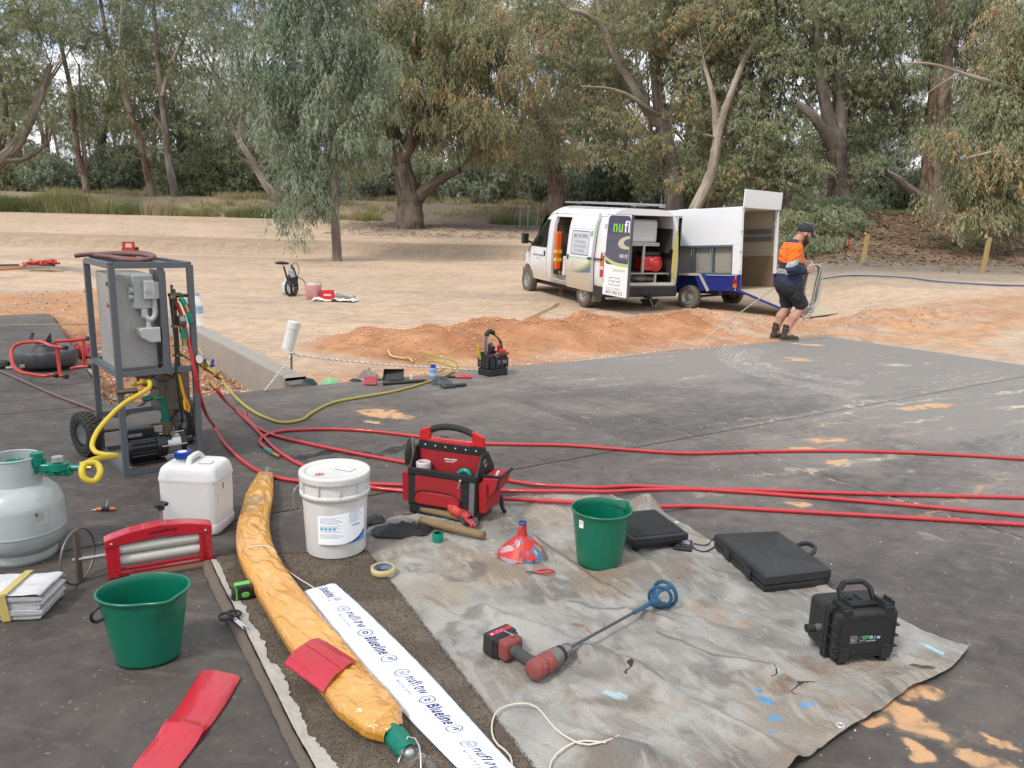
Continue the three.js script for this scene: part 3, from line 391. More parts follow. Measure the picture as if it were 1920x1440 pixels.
tree('forked_gum_tree', 'big gum forking into three trunks above the mulch, right of the man', [rad([[15.29,2.508,-37],[15.153,3.283,-37],[14.947,4.242,-37],[14.73,5.308,-37],[14.562,5.94,-37]], 0.52, 0.42), rad([[14.717,5.426,-37],[13.902,6.194,-36.7],[13.062,6.895,-36.4],[12.278,7.301,-36.2]], 0.32, 0.16), rad([[14.573,5.847,-37],[14.111,6.934,-37],[13.661,8.421,-37],[13.349,9.997,-37],[12.929,12.638,-37]], 0.34, 0.2), rad([[14.719,5.85,-37],[14.776,7.342,-37.3],[14.551,9.223,-37.5],[14.22,11.057,-37.6],[13.88,13.056,-37.6]], 0.36, 0.2), rad([[15.374,3.531,-37],[15.74,4.022,-37],[15.941,4.729,-36.8]], 0.26, 0.1), rad([[14.67,8.728,-37.3],[15.106,9.923,-37.5],[15.387,11.062,-37.5]], 0.13, 0.04)],
  [barkDark, barkGrey], [[...[13.038,9.765,-37], 2.5, 2.6, 2.2], [...[15.819,9.544,-37.8], 2.6, 2.6, 2.2], [...[13.706,12.439,-37], 3.4, 2.0, 2.5], [...[15.999,4.984,-37], 1.7, 1.4, 1.5], [...[13.539,4.922,-37], 1.3, 1.1, 1.3], [...[16.206,7.003,-38], 1.8, 1.6, 1.6], [...[16.438,3.536,-36.5], 1.2, 0.7, 1]], 112, 19, 'olive');
tree('stout_gum_tree', 'stoutest gum of the right-hand bank, flaking trunk with a low side limb', [rad([[19.035,2.684,-36],[18.834,3.81,-36],[18.725,4.971,-36],[18.633,6.344,-36],[18.56,7.92,-36],[18.458,9.685,-36],[18.165,12.473,-36]], 0.62, 0.38), rad([[18.672,3.219,-36],[18.114,3.362,-35.8],[17.44,3.709,-35.6],[16.817,4.097,-35.4],[16.218,4.343,-35.2]], 0.32, 0.12), rad([[18.381,9.901,-36],[17.788,11.185,-36],[17.291,12.663,-36]], 0.28, 0.15), rad([[18.518,9.248,-36],[19.238,10.645,-36.3],[19.762,12.657,-36.5]], 0.26, 0.14)],
  [barkRust, barkGrey], [[...[17.026,10.419,-36.5], 2.4, 2.6, 2.2], [...[20.647,9.845,-36.5], 2.8, 2.6, 2.4], [...[17.666,7.37,-37], 1.7, 1.9, 1.6], [...[20.558,6.846,-36], 2.2, 1.7, 1.8], [...[16.766,4.88,-35.5], 1.4, 1.0, 1.2], [...[18.407,12.055,-36], 3.2, 1.6, 2.5], [...[20.35,5.012,-36], 1.5, 1.2, 1.4]], 112, 19, 'olive');
tree('drooping_gum_tree', 'gum drooping pale leaves low over the mulch at the right edge', [rad([[21.845,2.215,-31],[21.451,4.031,-31],[20.992,5.997,-31],[20.432,8.1,-31],[19.957,10.328,-31]], 0.45, 0.2), rad([[21.287,4.626,-31],[19.72,4.658,-30],[18.443,4.612,-29.4],[17.502,4.664,-29],[16.52,4.492,-28.6],[15.622,4.262,-28.3]], 0.14, 0.03), rad([[20.992,5.997,-31],[19.463,6.645,-30.4],[18.102,6.944,-29.9],[16.854,7.139,-29.5],[15.691,7.345,-29.2],[14.509,7.564,-29],[13.377,7.532,-28.8]], 0.13, 0.03), rad([[17.502,4.664,-29],[17.186,4.416,-28.8],[16.745,4.26,-28.6],[16.416,4.152,-28.5]], 0.04, 0.015), rad([[15.691,7.345,-29.2],[14.889,6.859,-29],[14.188,6.361,-28.8]], 0.04, 0.012)],
  [barkGrey, barkPale], [[...[17.996,3.467,-29.5], 1.1, 1.2, 1.2], [...[16.195,3.018,-29], 0.7, 0.7, 0.8], [...[18.343,5.805,-30], 1.5, 1.3, 1.3], [...[18.435,8.511,-30.5], 1.8, 1.6, 1.5], [...[15.423,4.921,-29.5], 0.8, 0.7, 0.8], [...[16.778,4.348,-29], 1.0, 0.8, 1.0], [...[17.641,2.484,-29], 0.8, 0.35, 0.8]], 82, 24, 'rust', { geo: longSpray, tw: 0.016 });
// the stand of thinner trees on the left
tree('white_trunk_tree', 'thin tree with white-streaked trunk, leftmost of the three leaning trunks', [rad([[-28.317,2.996,-52],[-28.44,4.418,-52],[-28.687,5.588,-52],[-28.749,7.247,-52],[-28.742,8.886,-52],[-29.071,11.296,-52],[-29.485,14.126,-52],[-29.586,16.593,-52]], 0.22, 0.09), rad([[-28.358,3.744,-52],[-28.447,5.453,-52.3],[-28.589,8.157,-52.6],[-28.687,11.181,-53]], 0.18, 0.06)], [barkRust, barkPale], [[...[-29.101,10.976,-52], 3.4, 3.8, 3], [...[-27.935,7.828,-52.5], 2.6, 2.2, 2.2], [...[-29.852,13.805,-52], 4, 2.6, 3], [...[-31.406,8.33,-52], 2.6, 1.8, 2.2]], 76, 15, 'olive');
tree('red_trunk_tree', 'thin tree with red-brown lower trunk, middle of the three leaning trunks', [rad([[-23.067,2.52,-50],[-23.274,3.923,-50],[-23.508,5.374,-50],[-23.751,6.649,-50],[-24.157,7.905,-50],[-24.781,9.54,-50.5],[-25.624,11.804,-51],[-25.922,14.262,-51],[-26.052,16.675,-51]], 0.22, 0.09), rad([[-24.129,7.843,-50],[-24.185,9.709,-49.6],[-24.103,11.779,-49.3],[-23.617,14.088,-49]], 0.15, 0.06)], [barkRust, barkPale], [[...[-25.067,11.402,-50.5], 3.0, 3.6, 2.8], [...[-24.258,6.693,-50.5], 2.0, 1.6, 1.8], [...[-25.898,14.568,-51], 3.4, 2.6, 2.8], [...[-26.456,8.552,-50.5], 2.2, 2.0, 2.0]], 74, 15, 'olive');
tree('flaking_trunk_tree', 'upright tree with flaking striped trunk and high fork, right of the three thin trunks', [rad([[-21.609,2.557,-50],[-21.781,4.124,-50],[-21.946,5.735,-50],[-22.02,7.169,-50],[-22.094,8.585,-50],[-22.168,10.448,-50],[-22.265,12.888,-50],[-22.224,15.87,-50]], 0.27, 0.1), rad([[-22.073,8.898,-50],[-21.597,10.154,-50],[-21.061,11.397,-50],[-20.517,12.325,-50],[-19.894,13.548,-50]], 0.17, 0.06), rad([[-21.951,6.694,-50],[-22.439,7.58,-49.6],[-22.849,8.151,-49.3]], 0.12, 0.05)], [barkGrey, barkPale], [[...[-21.695,11.687,-50], 3.2, 3.8, 2.8], [...[-19.686,12.648,-50], 3, 3, 2.6], [...[-21.022,7.415,-50.5], 1.9, 1.7, 1.8], [...[-21.802,14.994,-50], 4, 2.2, 3]], 76, 15, 'olive');
tree('fallen_lean_tree', 'grey trunk leaning hard left between the thin trees and the young gum', [rad([[-13.959,2.628,-46],[-14.606,3.606,-46],[-15.269,4.784,-46],[-16.033,5.889,-46.3],[-16.698,7.177,-46.6],[-17.305,8.543,-47],[-17.756,9.99,-47]], 0.26, 0.08), rad([[-15.185,4.578,-46],[-15.773,4.954,-45.7],[-16.295,5.334,-45.5]], 0.1, 0.03), rad([[-16.149,6.064,-46.3],[-15.954,7.93,-46.6],[-16.216,10.028,-47],[-16.355,12.319,-47]], 0.16, 0.06)], [barkGrey], [[...[-16.448,10.312,-47], 2.6, 3.4, 2.4], [...[-17.77,8.531,-47], 2, 1.8, 1.8], [...[-14.38,7.882,-46], 1.8, 2.2, 1.8], [...[-15.999,13.457,-47], 3.4, 2.4, 2.6]], 72, 15, 'grey');
tree('spreading_gum_tree', 'dark spreading gum with long limbs at the left edge', [rad([[-30.689,1.935,-44],[-29.942,3.255,-44],[-28.955,4.139,-44],[-27.992,4.873,-44],[-26.906,6.306,-44],[-26.082,7.851,-44],[-25.345,9.508,-44]], 0.5, 0.14), rad([[-29.277,3.902,-44],[-28.241,5.853,-44],[-28.033,7.251,-44],[-28.119,8.623,-44]], 0.24, 0.08), rad([[-28.628,4.432,-44],[-27.196,4.435,-43.6],[-26.094,4.857,-43.3],[-25.132,5.488,-43]], 0.16, 0.05)], [barkGrey, barkDark], [[...[-27.392,7.819,-44], 2.5, 1.9, 2.2], [...[-27.684,10.528,-44], 3, 2.6, 2.4], [...[-26.216,4.688,-43], 1.7, 0.9, 1.4], [...[-27.6,12.653,-44], 3.4, 2, 2.6]], 72, 15, 'olive');
// generated trees filling the wood behind: each one its own trunk and crown
const hues = ['olive', 'grey', 'rust', 'dark', 'lime', 'olive', 'grey'];
const WORDS = [['olive', 'grey-green', 'rusty-tipped', 'dark green', 'yellow-green', 'dull olive', 'pale grey-green'], ['straight', 'bent', 'forked', 'thin', 'crooked']];
function wood(x, d, r, h, hue, bk, label, lean = 0, wide = 1) {
  const z = -d, y = ground(x, z) - 0.1, H = h, L = [];
  const tr = []; for (let i = 0; i <= 6; i++) { const t = i / 6; tr.push([x + lean * t * t * H * 0.3 + rr(-0.25, 0.25) * t * 2, y + H * t * 0.85, z + rr(-0.3, 0.3) * t, r * (1 - 0.75 * t)]); } L.push(tr);
  for (let k = 0; k < 4; k++) { const s = tr[2 + (k % 3)], a = rr(0, 6.28), q = H * rr(0.18, 0.3); L.push([[s[0], s[1], s[2], s[3] * 0.6], [s[0] + cos(a) * q * 0.45, s[1] + q * 0.5, s[2] + sin(a) * q * 0.45, s[3] * 0.4], [s[0] + cos(a) * q * 0.9, s[1] + q * 1.2, s[2] + sin(a) * q * 0.9, s[3] * 0.15]]); }
  const top = tr[5], B = []; for (let k = 0; k < 5; k++) B.push([top[0] + rr(-2, 2) * wide, y + H * rr(0.32, 0.98), z + rr(-1.5, 1.5), rr(1.6, 2.6) * wide, rr(1.3, 2.2), rr(1.6, 2.4)]);
  B.push([x + rr(-1, 1), y + H * 0.22, z, 2.2 * wide, 1.3, 1.6], [x + rr(-1.5, 1.5), y + H * 0.1, z + rr(-1, 1), 2.2 * wide, 1.0, 1.6], [x + rr(-1.5, 1.5), y + H * rr(0.28, 0.4), z + rr(-1, 1), 2.4 * wide, 1.3, 1.6]);
  tree('gum_tree', label, L, bk, B, x < -0.34 * d ? 62 : 64, 13, hue, { s: 1.3, cr: 1.25, group: 'gum trees making up the wood behind', tw: 0.035 });
}
const WOOD = [[-37.50,56.4,0.33,17.4,1,'straight grey-green gum tree at the far left edge',-0.82,0.86],
  [-37.25,59.5,0.35,18.8,3,'slightly bent dark green gum tree behind the spreading gum',-0.56,1.06],
  [-29.93,56.8,0.36,16.3,0,'forked olive gum tree between the white-streaked and red trunks',0.89,0.86],
  [-25.42,60.4,0.35,16.0,3,'slim dark green gum tree right of the flaking trunk',-0.38,1.10],
  [-23.85,61.3,0.18,18.0,5,'crooked dull olive gum tree behind the leaning grey trunk',0.34,1.05],
  [-19.34,55.8,0.23,19.7,2,'straight rusty-tipped gum tree behind the leaning grey trunk',0.64,1.23],
  [-18.32,62.4,0.38,17.9,0,'slightly bent olive gum tree behind the young gum, left of its stem',0.76,1.19],
  [-15.05,59.1,0.26,16.4,6,'forked pale grey-green gum tree directly behind the young gum',-0.10,0.94],
  [-11.21,56.6,0.18,17.3,0,'slim olive gum tree between the young gum and forked gum',0.99,1.06],
  [-10.27,60.5,0.24,20.0,1,'crooked grey-green gum tree close behind the forked gum',-0.61,1.02],
  [-3.96,56.0,0.27,15.9,4,'straight yellow-green gum tree right of the forked gum',-0.13,1.09],
  [-2.99,60.3,0.38,15.5,4,'slightly bent yellow-green gum tree left of the wire fence',-0.88,0.94],
  [-0.65,61.7,0.37,15.6,4,'forked yellow-green gum tree behind the wire fence',0.87,0.97],
  [1.54,54.3,0.33,19.5,2,'slim rusty-tipped gum tree above the van bonnet',0.91,1.14],
  [5.85,63.6,0.24,16.6,0,'crooked olive gum tree above the van roof',-0.69,1.11],
  [8.41,62.6,0.31,19.1,3,'straight dark green gum tree behind the van roof rack',-0.41,0.93],
  [10.12,58.4,0.22,18.0,2,'slightly bent rusty-tipped gum tree behind the open van doors',-0.68,1.08],
  [13.85,57.6,0.20,18.9,4,'forked yellow-green gum tree behind the bleached gum',-0.27,0.97],
  [17.51,53.8,0.38,15.6,6,'slim pale grey-green gum tree behind the trailer lid',-0.88,1.14],
  [21.27,53.7,0.29,17.9,0,'crooked olive gum tree left of the big three-trunk gum',-0.36,0.86],
  [22.56,46.9,0.32,16.0,6,'straight pale grey-green gum tree right of the big three-trunk gum',-0.60,1.03],
  [23.86,46.2,0.22,19.4,2,'slightly bent rusty-tipped gum tree left of the stoutest gum',0.66,1.05],
  [27.96,46.5,0.29,18.9,1,'forked grey-green gum tree right of the stoutest gum',-0.17,0.95],
  [34.80,52.9,0.30,20.0,5,'slim dull olive gum tree near the right edge',-0.19,1.21],
  [-41.39,70.5,0.28,15.5,0,'crooked olive gum tree in the second row at left',-0.58,1.20],
  [-33.56,73.0,0.24,18.3,0,'straight olive gum tree in the second row behind the flaking trunk',0.60,1.11],
  [-9.18,72.1,0.21,19.0,5,'slightly bent dull olive gum tree in the second row behind the forked gum',0.60,0.99],
  [4.32,67.9,0.18,19.9,4,'forked yellow-green gum tree in the second row behind the van',0.92,1.12],
  [13.21,64.4,0.19,19.8,5,'slim dull olive gum tree in the second row behind the van doors',0.33,0.87],
  [24.17,65.7,0.30,18.7,2,'crooked rusty-tipped gum tree in the second row behind the trailer',0.85,0.94],
  [28.97,64.0,0.16,19.4,0,'straight olive gum tree in the second row behind the three-trunk gum',-0.77,1.17],
  [39.11,71.8,0.29,19.4,1,'slightly bent grey-green gum tree in the second row behind the stoutest gum',-0.60,1.12],
  [42.84,67.3,0.38,17.2,2,'forked rusty-tipped gum tree in the second row at right',-0.84,1.13],
  [-53.12,75.1,0.31,15.7,3,'slim dark green gum tree beyond the left edge of view',-0.27,1.16],
  [-39.22,79.2,0.23,16.7,0,'crooked olive gum tree deep in the wood at left',-0.85,1.23],
  [-25.54,78.5,0.35,16.6,1,'straight grey-green gum tree deep in the wood behind the leaning trunk',-0.53,1.04],
  [-17.76,83.7,0.18,19.6,1,'slightly bent grey-green gum tree deep in the wood behind the young gum',0.60,1.00],
  [0.59,84.0,0.37,18.9,4,'forked yellow-green gum tree deep in the wood behind the fence',-0.87,1.20],
  [20.97,76.0,0.38,17.4,2,'slim rusty-tipped gum tree deep in the wood behind the trailer',-0.76,1.07],
  [54.41,77.7,0.20,15.7,0,'crooked olive gum tree beyond the right edge of view',-0.01,0.99]];
seed(202);
WOOD.forEach(([x, d, r, h, k, lab, lean, w]) => wood(x, d, r, h, hues[k], [[barkGrey, barkDark, barkRust, barkPale][(rnd() * 4) | 0]], lab, lean, w));
// far wood: one mass
{
  const list = []; seed(303); const far = new THREE.Group(); far.name = 'distant_wood'; scene.add(far);
  tag(far, 'distant grey-green gum wood closing the view behind the nearer trees', null, null, 'stuff');
  const B = []; for (let i = 0; i < 40; i++) { const x = rr(-85, 85), z = -rr(92, 125); B.push([x, ground(x, z, false) + rr(2, 9), z, rr(4, 7), rr(2.4, 4.5), 3]); }
  for (let i = 0; i < 52; i++) { const x = -85 + i * 3.4 + rr(-2, 2), z = -rr(78, 100); B.push([x, ground(x, z, false) + rr(0.8, 3.4), z, rr(3, 5), rr(1.4, 2.4), 2.5]); }
  crown(far, B, 1750, 12, 'grey', sprays[0], { s: 2.6, cr: 2.2 });
  const tr = []; for (let i = 0; i < 90; i++) { const x = rr(-80, 80), z = -rr(72, 110), y = ground(x, z, false) - 0.3, h = rr(9, 15), r = rr(0.12, 0.32), l = rr(-1.5, 1.5); tr.push(limb([[x, y, z, r], [x + l * 0.3, y + h * 0.5, z, r * 0.7], [x + l, y + h, z, r * 0.3]], 6, 3)); } mesh('distant_trunks', tr, barkGrey, far).userData.kind = 'stuff';
}


// ==================== LOW VEGETATION AND THE FAR SITE ====================
// one tuft of reeds or tall grass
function tuftGeo(n, h, spread, w, sd) {
  seed(sd); const pos = [], idx = [];
  for (let i = 0; i < n; i++) { const a = rr(0, 6.28), r = spread * sqrt(rnd()) * 0.5, x = cos(a) * r, z = sin(a) * r, hh = h * rr(0.55, 1.1), l = spread * rr(0.2, 0.9), dx = cos(a + rr(-1, 1)) * l, dz = sin(a + rr(-1, 1)) * l, o = pos.length / 3, s = rr(0, 3.1), wx = cos(s) * w, wz = sin(s) * w; pos.push(x - wx, 0, z - wz, x + wx, 0, z + wz, x + dx * 0.4 - wx * 0.7, hh * 0.62, z + dz * 0.4 - wz * 0.7, x + dx * 0.4 + wx * 0.7, hh * 0.62, z + dz * 0.4 + wz * 0.7, x + dx, hh, z + dz); idx.push(o, o + 1, o + 3, o, o + 3, o + 2, o + 2, o + 3, o + 4); }
  return norm(buf(pos, null, idx));
}
const reedG = [tuftGeo(46, 1.25, 0.5, 0.012, 41), tuftGeo(40, 1.0, 0.6, 0.011, 42), tuftGeo(30, 0.5, 0.5, 0.01, 43)];
const reedM = new THREE.MeshStandardMaterial({ roughness: 0.8, side: THREE.DoubleSide });
// clumps of reeds in the ditch at the top of the sand
{
  const C = [[-30.67, 46, 1.5, 1.25, 0, 'dark green leafy'], [-29.38, 46, 1.3, 1.1, 0, 'dark green broad'], [-28.25, 46, 1.2, 1.2, 0, 'bushy dark green'], [-26.91, 46.2, 1.5, 1.35, 1, 'tall yellow-green'], [-25.78, 46.2, 1.2, 1.2, 1, 'yellowing'], [-24.37, 46, 1.1, 1.0, 1, 'straw-tipped'], [-22.34, 45.6, 0.8, 1.0, 0, 'small fresh green'], [-20.61, 45.6, 0.9, 1.05, 2, 'pale dry'], [-19.68, 45.6, 0.8, 0.7, 1, 'low yellowish'], [-18.16, 45.8, 0.7, 0.7, 1, 'sparse'], [-15.49, 45.5, 1.1, 0.9, 0, 'wide green'], [-14.37, 45.5, 1.0, 0.95, 0, 'thick green'], [-8.68, 45.8, 0.8, 0.6, 1, 'stunted'], [0.00, 45.2, 1.2, 0.8, 0, 'dark green low']];
  const W = ['at the left edge', 'second from the left edge', 'below the white-streaked trunk at its left', 'below the white-streaked trunk', 'below and right of the white-streaked trunk', 'left of the red trunk', 'under the red trunk', 'under the flaking trunk', 'right of the flaking trunk', 'alone in the middle of the left bank', 'below the leaning grey trunk', 'left of the young gum', 'left of the forked gum', 'beside the wire fence'];
  const H = [[[0.14, 0.165, 0.06], [0.25, 0.28, 0.12]], [[0.24, 0.25, 0.09], [0.42, 0.38, 0.19]], [[0.36, 0.31, 0.19], [0.5, 0.43, 0.28]]];
  seed(404);
  C.forEach(([x, d, r, h, k, w], i) => {
    const z = -d, y = ground(x, z), t = thing('reed_clump', w + ' reed clump ' + W[i], 'reeds', [x, y, z], 0, 'reed clumps along the top of the sand');
    const n = 90 * r | 0, im = new THREE.InstancedMesh(reedG[k === 0 ? 1 : 0], reedM, n);
    for (let j = 0; j < n; j++) { const a = rr(0, 6.28), q = sqrt(rnd()) * r, gx = cos(a) * q * 1.2, gz = sin(a) * q * 0.6; E4.set(0, rr(0, 6), 0); Q4.setFromEuler(E4); const s = h * rr(0.6, 0.98) * (1 - 0.4 * (q / r) ** 2); M4.compose(V(gx, ground(x + gx, z + gz) - y - 0.03, gz), Q4, V(s, s, s)); im.setMatrixAt(j, M4); im.setColorAt(j, C4.setRGB(...mix3(H[k][0], H[k][1], rnd()))); }
    im.name = 'leaves'; im.userData.kind = 'stuff'; im.castShadow = im.receiveShadow = true; t.add(im);
  });
  const gr = (name, label, n, at, c0, c1, geo = reedG[2]) => scatter(name, geo, reedM, n, at, label, 'grass', () => mix3(c0, c1, rnd()));
  gr('bank_grass', 'dry and green grass along the second bank and under the trees', 1700, () => { const d = rr(45.2, 60), x = rr(-34, 4); if (fbm(x * 0.25, d * 0.4, 3) < 0.5) return null; const s = rr(0.4, 1.1); return { p: [x, ground(x, -d) - 0.02, -d], s, r: [0, rr(0, 6), 0] }; }, [0.24, 0.22, 0.1], [0.5, 0.41, 0.24]);
  gr('weeds', 'low weeds and grass tufts at the foot of the right-hand bank', 900, () => { const x = rr(9, 26), d = rr(25.5, 40); if (fbm(x * 0.35 + 8, d * 0.35, 3) < 0.56) return null; const s = rr(0.25, 0.6); return { p: [x, ground(x, -d) - 0.02, -d], s, r: [0, rr(0, 6), 0] }; }, [0.15, 0.18, 0.06], [0.32, 0.3, 0.13]);
  // leaf litter, bark and sticks on the right-hand bank
  const litter = norm(buf([-1, 0, -0.2, 1, 0.12, -0.15, 1, 0.1, 0.2, -1, 0, 0.16, 0, 0.2, 0], null, [0, 4, 1, 1, 4, 2, 2, 4, 3, 3, 4, 0]));
  scatter('leaf_litter', litter, reedM, 15000, () => { const d = 24 + 20 * sqrt(rnd()), x = rr(0.3 * d + 0.6, 0.7 * d + 2); if (rnd() > 0.25 + ss(26, 28, d) * 0.8) return null; const s = rr(0.06, 0.2); return { p: [x, ground(x, -d) + 0.02, -d], s: [s, s * 0.7, s * rr(0.4, 1)], r: [rr(-0.4, 0.4), rr(0, 6), rr(-0.4, 0.4)] }; }, 'brown leaf litter, bark and sticks covering the right-hand bank', 'leaf litter', () => mix3([0.09, 0.05, 0.03], [0.4, 0.28, 0.17], pow(rnd(), 1.4)));
  scatter('fallen_bark', litter, reedM, 1300, () => { const d = rr(36, 43), x = rr(-9, 2); if (rnd() > 0.9) return null; const s = rr(0.06, 0.22); return { p: [x, ground(x, -d) + 0.02, -d], s: [s, s * 0.7, s * 0.4], r: [rr(-0.3, 0.3), rr(0, 6), rr(-0.3, 0.3)] }; }, 'fallen bark and twigs on the sand under the forked gum', 'leaf litter', () => mix3([0.1, 0.07, 0.05], [0.3, 0.22, 0.15], rnd()));
}
// shrubs
function shrub(name, label, p, r, h, n, hue, o = {}) { const t = thing(name, label, 'shrub', [p[0], ground(p[0], p[2]) - 0.05, p[2]], 0, o.group); const st = []; for (let i = 0; i < 7; i++) { const a = rr(0, 6.28); st.push(limb([[0, 0, 0, 0.03], [cos(a) * r * 0.3, h * 0.4, sin(a) * r * 0.3, 0.02], [cos(a) * r * 0.7, h * 0.8, sin(a) * r * 0.7, 0.006]], 4, 2)); } mesh('stems', st, barkGrey, t); crown(t, [[0, h * 0.5, 0, r, h * 0.45, r * 0.7]], n, 16, hue, sprays[0], { s: o.s ?? 0.6, cr: o.cr ?? 0.45 }); return t; }
seed(505);
shrub('branch_heap', 'heap of cut leafy branches below the dark stooping gum, behind the man', [12.631,1.638,-32.5], 1.9, 1.2, 55, 'olive'); 
shrub('branch_heap', 'lower heap of grey-green leafy branches right beside the trailer ramp post', [11.299,1.181,-30], 1.4, 0.75, 40, 'olive');
shrub('branch_heap', 'dark leafy brush under the forked gum, above the other heaps', [13.999,2.375,-35], 1.9, 1.0, 40, 'dark');
[[-34.33, 55], [-31.83, 54], [-27.46, 55], [-25.63, 56], [-23.03, 54], [-21.75, 56], [-19.47, 54], [-14.70, 53], [-9.74, 54], [-8.39, 55], [-4.87, 54], [-2.94, 53], [0.00, 55], [1.87, 54], [4.78, 53], [6.13, 52], [7.93, 52], [9.71, 50], [11.55, 49], [15.32, 47], [22.01, 46], [22.58, 44], [25.33, 44], [28.09, 45], [-37.81, 58], [-30.83, 57]].forEach(([x, d], i) => shrub('understorey_shrub', ['dense', 'loose', 'low', 'tall', 'rounded'][i % 5] + ' shrub under the trees ' + ['left of the white-streaked trunk', 'just left of the white-streaked trunk', 'between white-streaked and red trunks', 'right of the red trunk', 'right of the flaking trunk', 'further right of the flaking trunk', 'left of the leaning grey trunk', 'left behind the young gum', 'behind the right side of the young gum', 'close to the forked gum at its left', 'right of the forked gum', 'further right of the forked gum', 'behind the wire fence', 'above the van windscreen', 'above the van sliding door', 'over the middle of the van roof', 'over the rear of the van roof', 'behind the van rear doors', 'at the foot of the bleached gum', 'behind the raised trailer lid', 'right of the three-trunk gum', 'left of the stoutest gum', 'right of the stoutest gum', 'toward the right edge', 'at the far left edge', 'behind the yellow reeds'][i], [x, 0, -d], rr(1.6, 2.6), rr(2.2, 4.4), 34, hues[[0, 1, 6, 3, 0, 1][i % 6]], { s: 1.1, cr: 0.9, group: 'shrubs under the wood' }));
// wire fence left of the van
{
  const a = [0.197,1.921,-42], t = thing('wire_fence', 'short run of galvanised mesh fence with three steel posts left of the van', 'fence', [a[0], ground(a[0], a[2]), a[2]]), m = M([0.42, 0.43, 0.43], 0.45, { metalness: 0.6 });
  for (const x of [0, 0.42, 0.93]) mesh('post', cyl(0.022, 0.022, 1.25, x, 0.55, 0, 0, 0, 0, 8), m, t);
  for (let i = 0; i < 7; i++) mesh('wire', rod([-0.3, 0.12 + i * 0.13, 0.02], [1.1, 0.12 + i * 0.13, 0.02], 0.004), m, t);
  for (let i = 0; i < 10; i++) mesh('wire', rod([-0.25 + i * 0.145, 0.05, 0.022], [-0.25 + i * 0.145, 0.98, 0.022], 0.004), m, t);
}
// timber pegs, blue pipe, red stand on the right
const pegM = M([0.42, 0.3, 0.12], 0.85, { bump: 0.002 });
for (const [p, h, lean, lab] of [[[12.057,0.648,-27], 0.95, -0.06, 'weathered yellow timber peg standing near the red stand'], [[15.036,0.443,-25], 1.06, -0.07, 'weathered yellow timber peg at the right, nearer the blue pipe bend']]) { const t = thing('timber_peg', lab, 'peg', [p[0], ground(p[0], p[2]), p[2]]); mesh('stake', bx(0.13, h + 0.3, 0.09, 0, h / 2 - 0.1, 0, 0, 0.3, lean, 0.008), pegM, t); mesh('point', T(new THREE.ConeGeometry(0.07, 0.08, 4), -lean * -h * 0.9, h + 0.08, 0, 0, PI / 4 + 0.3, lean), pegM, t); }
{
  const P = [[8.777,0.583,-22.5], [9.351,0.538,-22.2], [9.997,0.486,-21.6], [10.69,0.471,-21.2], [11.105,0.422,-20.6], [11.591,0.393,-20.2], [12.3,0.412,-20], [13.387,0.495,-20]].map((p) => [p[0], ground(p[0], p[2]) + 0.04, p[2]]);
  const t = thing('water_pipe', 'blue-striped poly water pipe lying along the edge of the sand on the right', 'pipe', P[0]); const R = P.map((p) => p.map((q, i) => q - P[0][i]));
  mesh('pipe', tube(R, 0.024, 8, false, 0.1), M([0.12, 0.15, 0.22], 0.6), t); mesh('stripe', tube(R.map((p) => [p[0], p[1] + 0.019, p[2]]), 0.009, 5, false, 0.1), M([0.45, 0.52, 0.62], 0.5), t);
  const s = [12.429,1.083,-29.5], g = thing('folding_stand', 'red steel A-frame stand on the leaf litter behind the man', 'stand', [s[0], ground(s[0], s[2]), s[2]]), m = M([0.5, 0.06, 0.04], 0.5);
  mesh('leg', bar([0.02, 0.55, 0], [0.25, 0, 0.05], 0.05), m, g); mesh('leg', bar([0, 0.58, 0], [-0.16, 0, 0.1], 0.045), M([0.13, 0.03, 0.03], 0.6), g); mesh('leg', bar([0, 0.56, 0], [0.05, 0.02, -0.25], 0.045), M([0.13, 0.03, 0.03], 0.6), g);
}


// ==================== TARPAULIN, CARPET, LINERS ====================
const c2 = (pts) => curve(pts.map((p) => [p[0], 0, p[2]]));
const segD = (x, z, a, b) => { const dx = b[0] - a[0], dz = b[2] - a[2], t = min(1, max(0, ((x - a[0]) * dx + (z - a[2]) * dz) / (dx * dx + dz * dz))); return [hypot(x - a[0] - dx * t, z - a[2] - dz * t), t]; };
const polyD = (x, z, P) => { let m = 1e9; for (let i = 1; i < P.length; i++) m = min(m, segD(x, z, P[i - 1], P[i])[0]); return m; };
const FOLDS = [[[[-0.095,0,-2.889],[0.1,0,-2.743],[0.291,0,-2.589],[0.452,0,-2.489],[0.606,0,-2.287],[0.763,0,-2.139],[0.875,0,-1.987]], 0.032, 0.035], [[[0.128,0,-3.637],[0.275,0,-3.413],[0.412,0,-3.145],[0.523,0,-3.023]], 0.014, 0.016], [[[0.259,0,-2.939],[0.376,0,-2.914],[0.527,0,-2.9],[0.665,0,-2.821]], 0.014, 0.02], [[[0.213,0,-3.677],[0.353,0,-3.77]], 0.01, 0.012], [[[-0.107,0,-3.462],[0.084,0,-3.343],[0.249,0,-2.999]], 0.012, 0.05], [[[0.113,0,-2.178],[0.192,0,-2.091],[0.285,0,-2.034],[0.408,0,-2.003]], 0.05, 0.05], [[[0.582,0,-2.716],[0.754,0,-2.575],[0.948,0,-2.508]], 0.014, 0.05], [[[0.362,0,-2.592],[0.605,0,-2.622],[0.907,0,-2.772]], 0.01, 0.04], [[[0.754,0,-2.287],[0.946,0,-2.281],[1.208,0,-2.397]], 0.012, 0.04], [[[-0.57,0,-3.315],[-0.364,0,-3.243],[-0.158,0,-3.024]], 0.008, 0.04]];
const HUMP = [0.77,0,-4.074], HUMP2 = [0.461,0,-4.347];
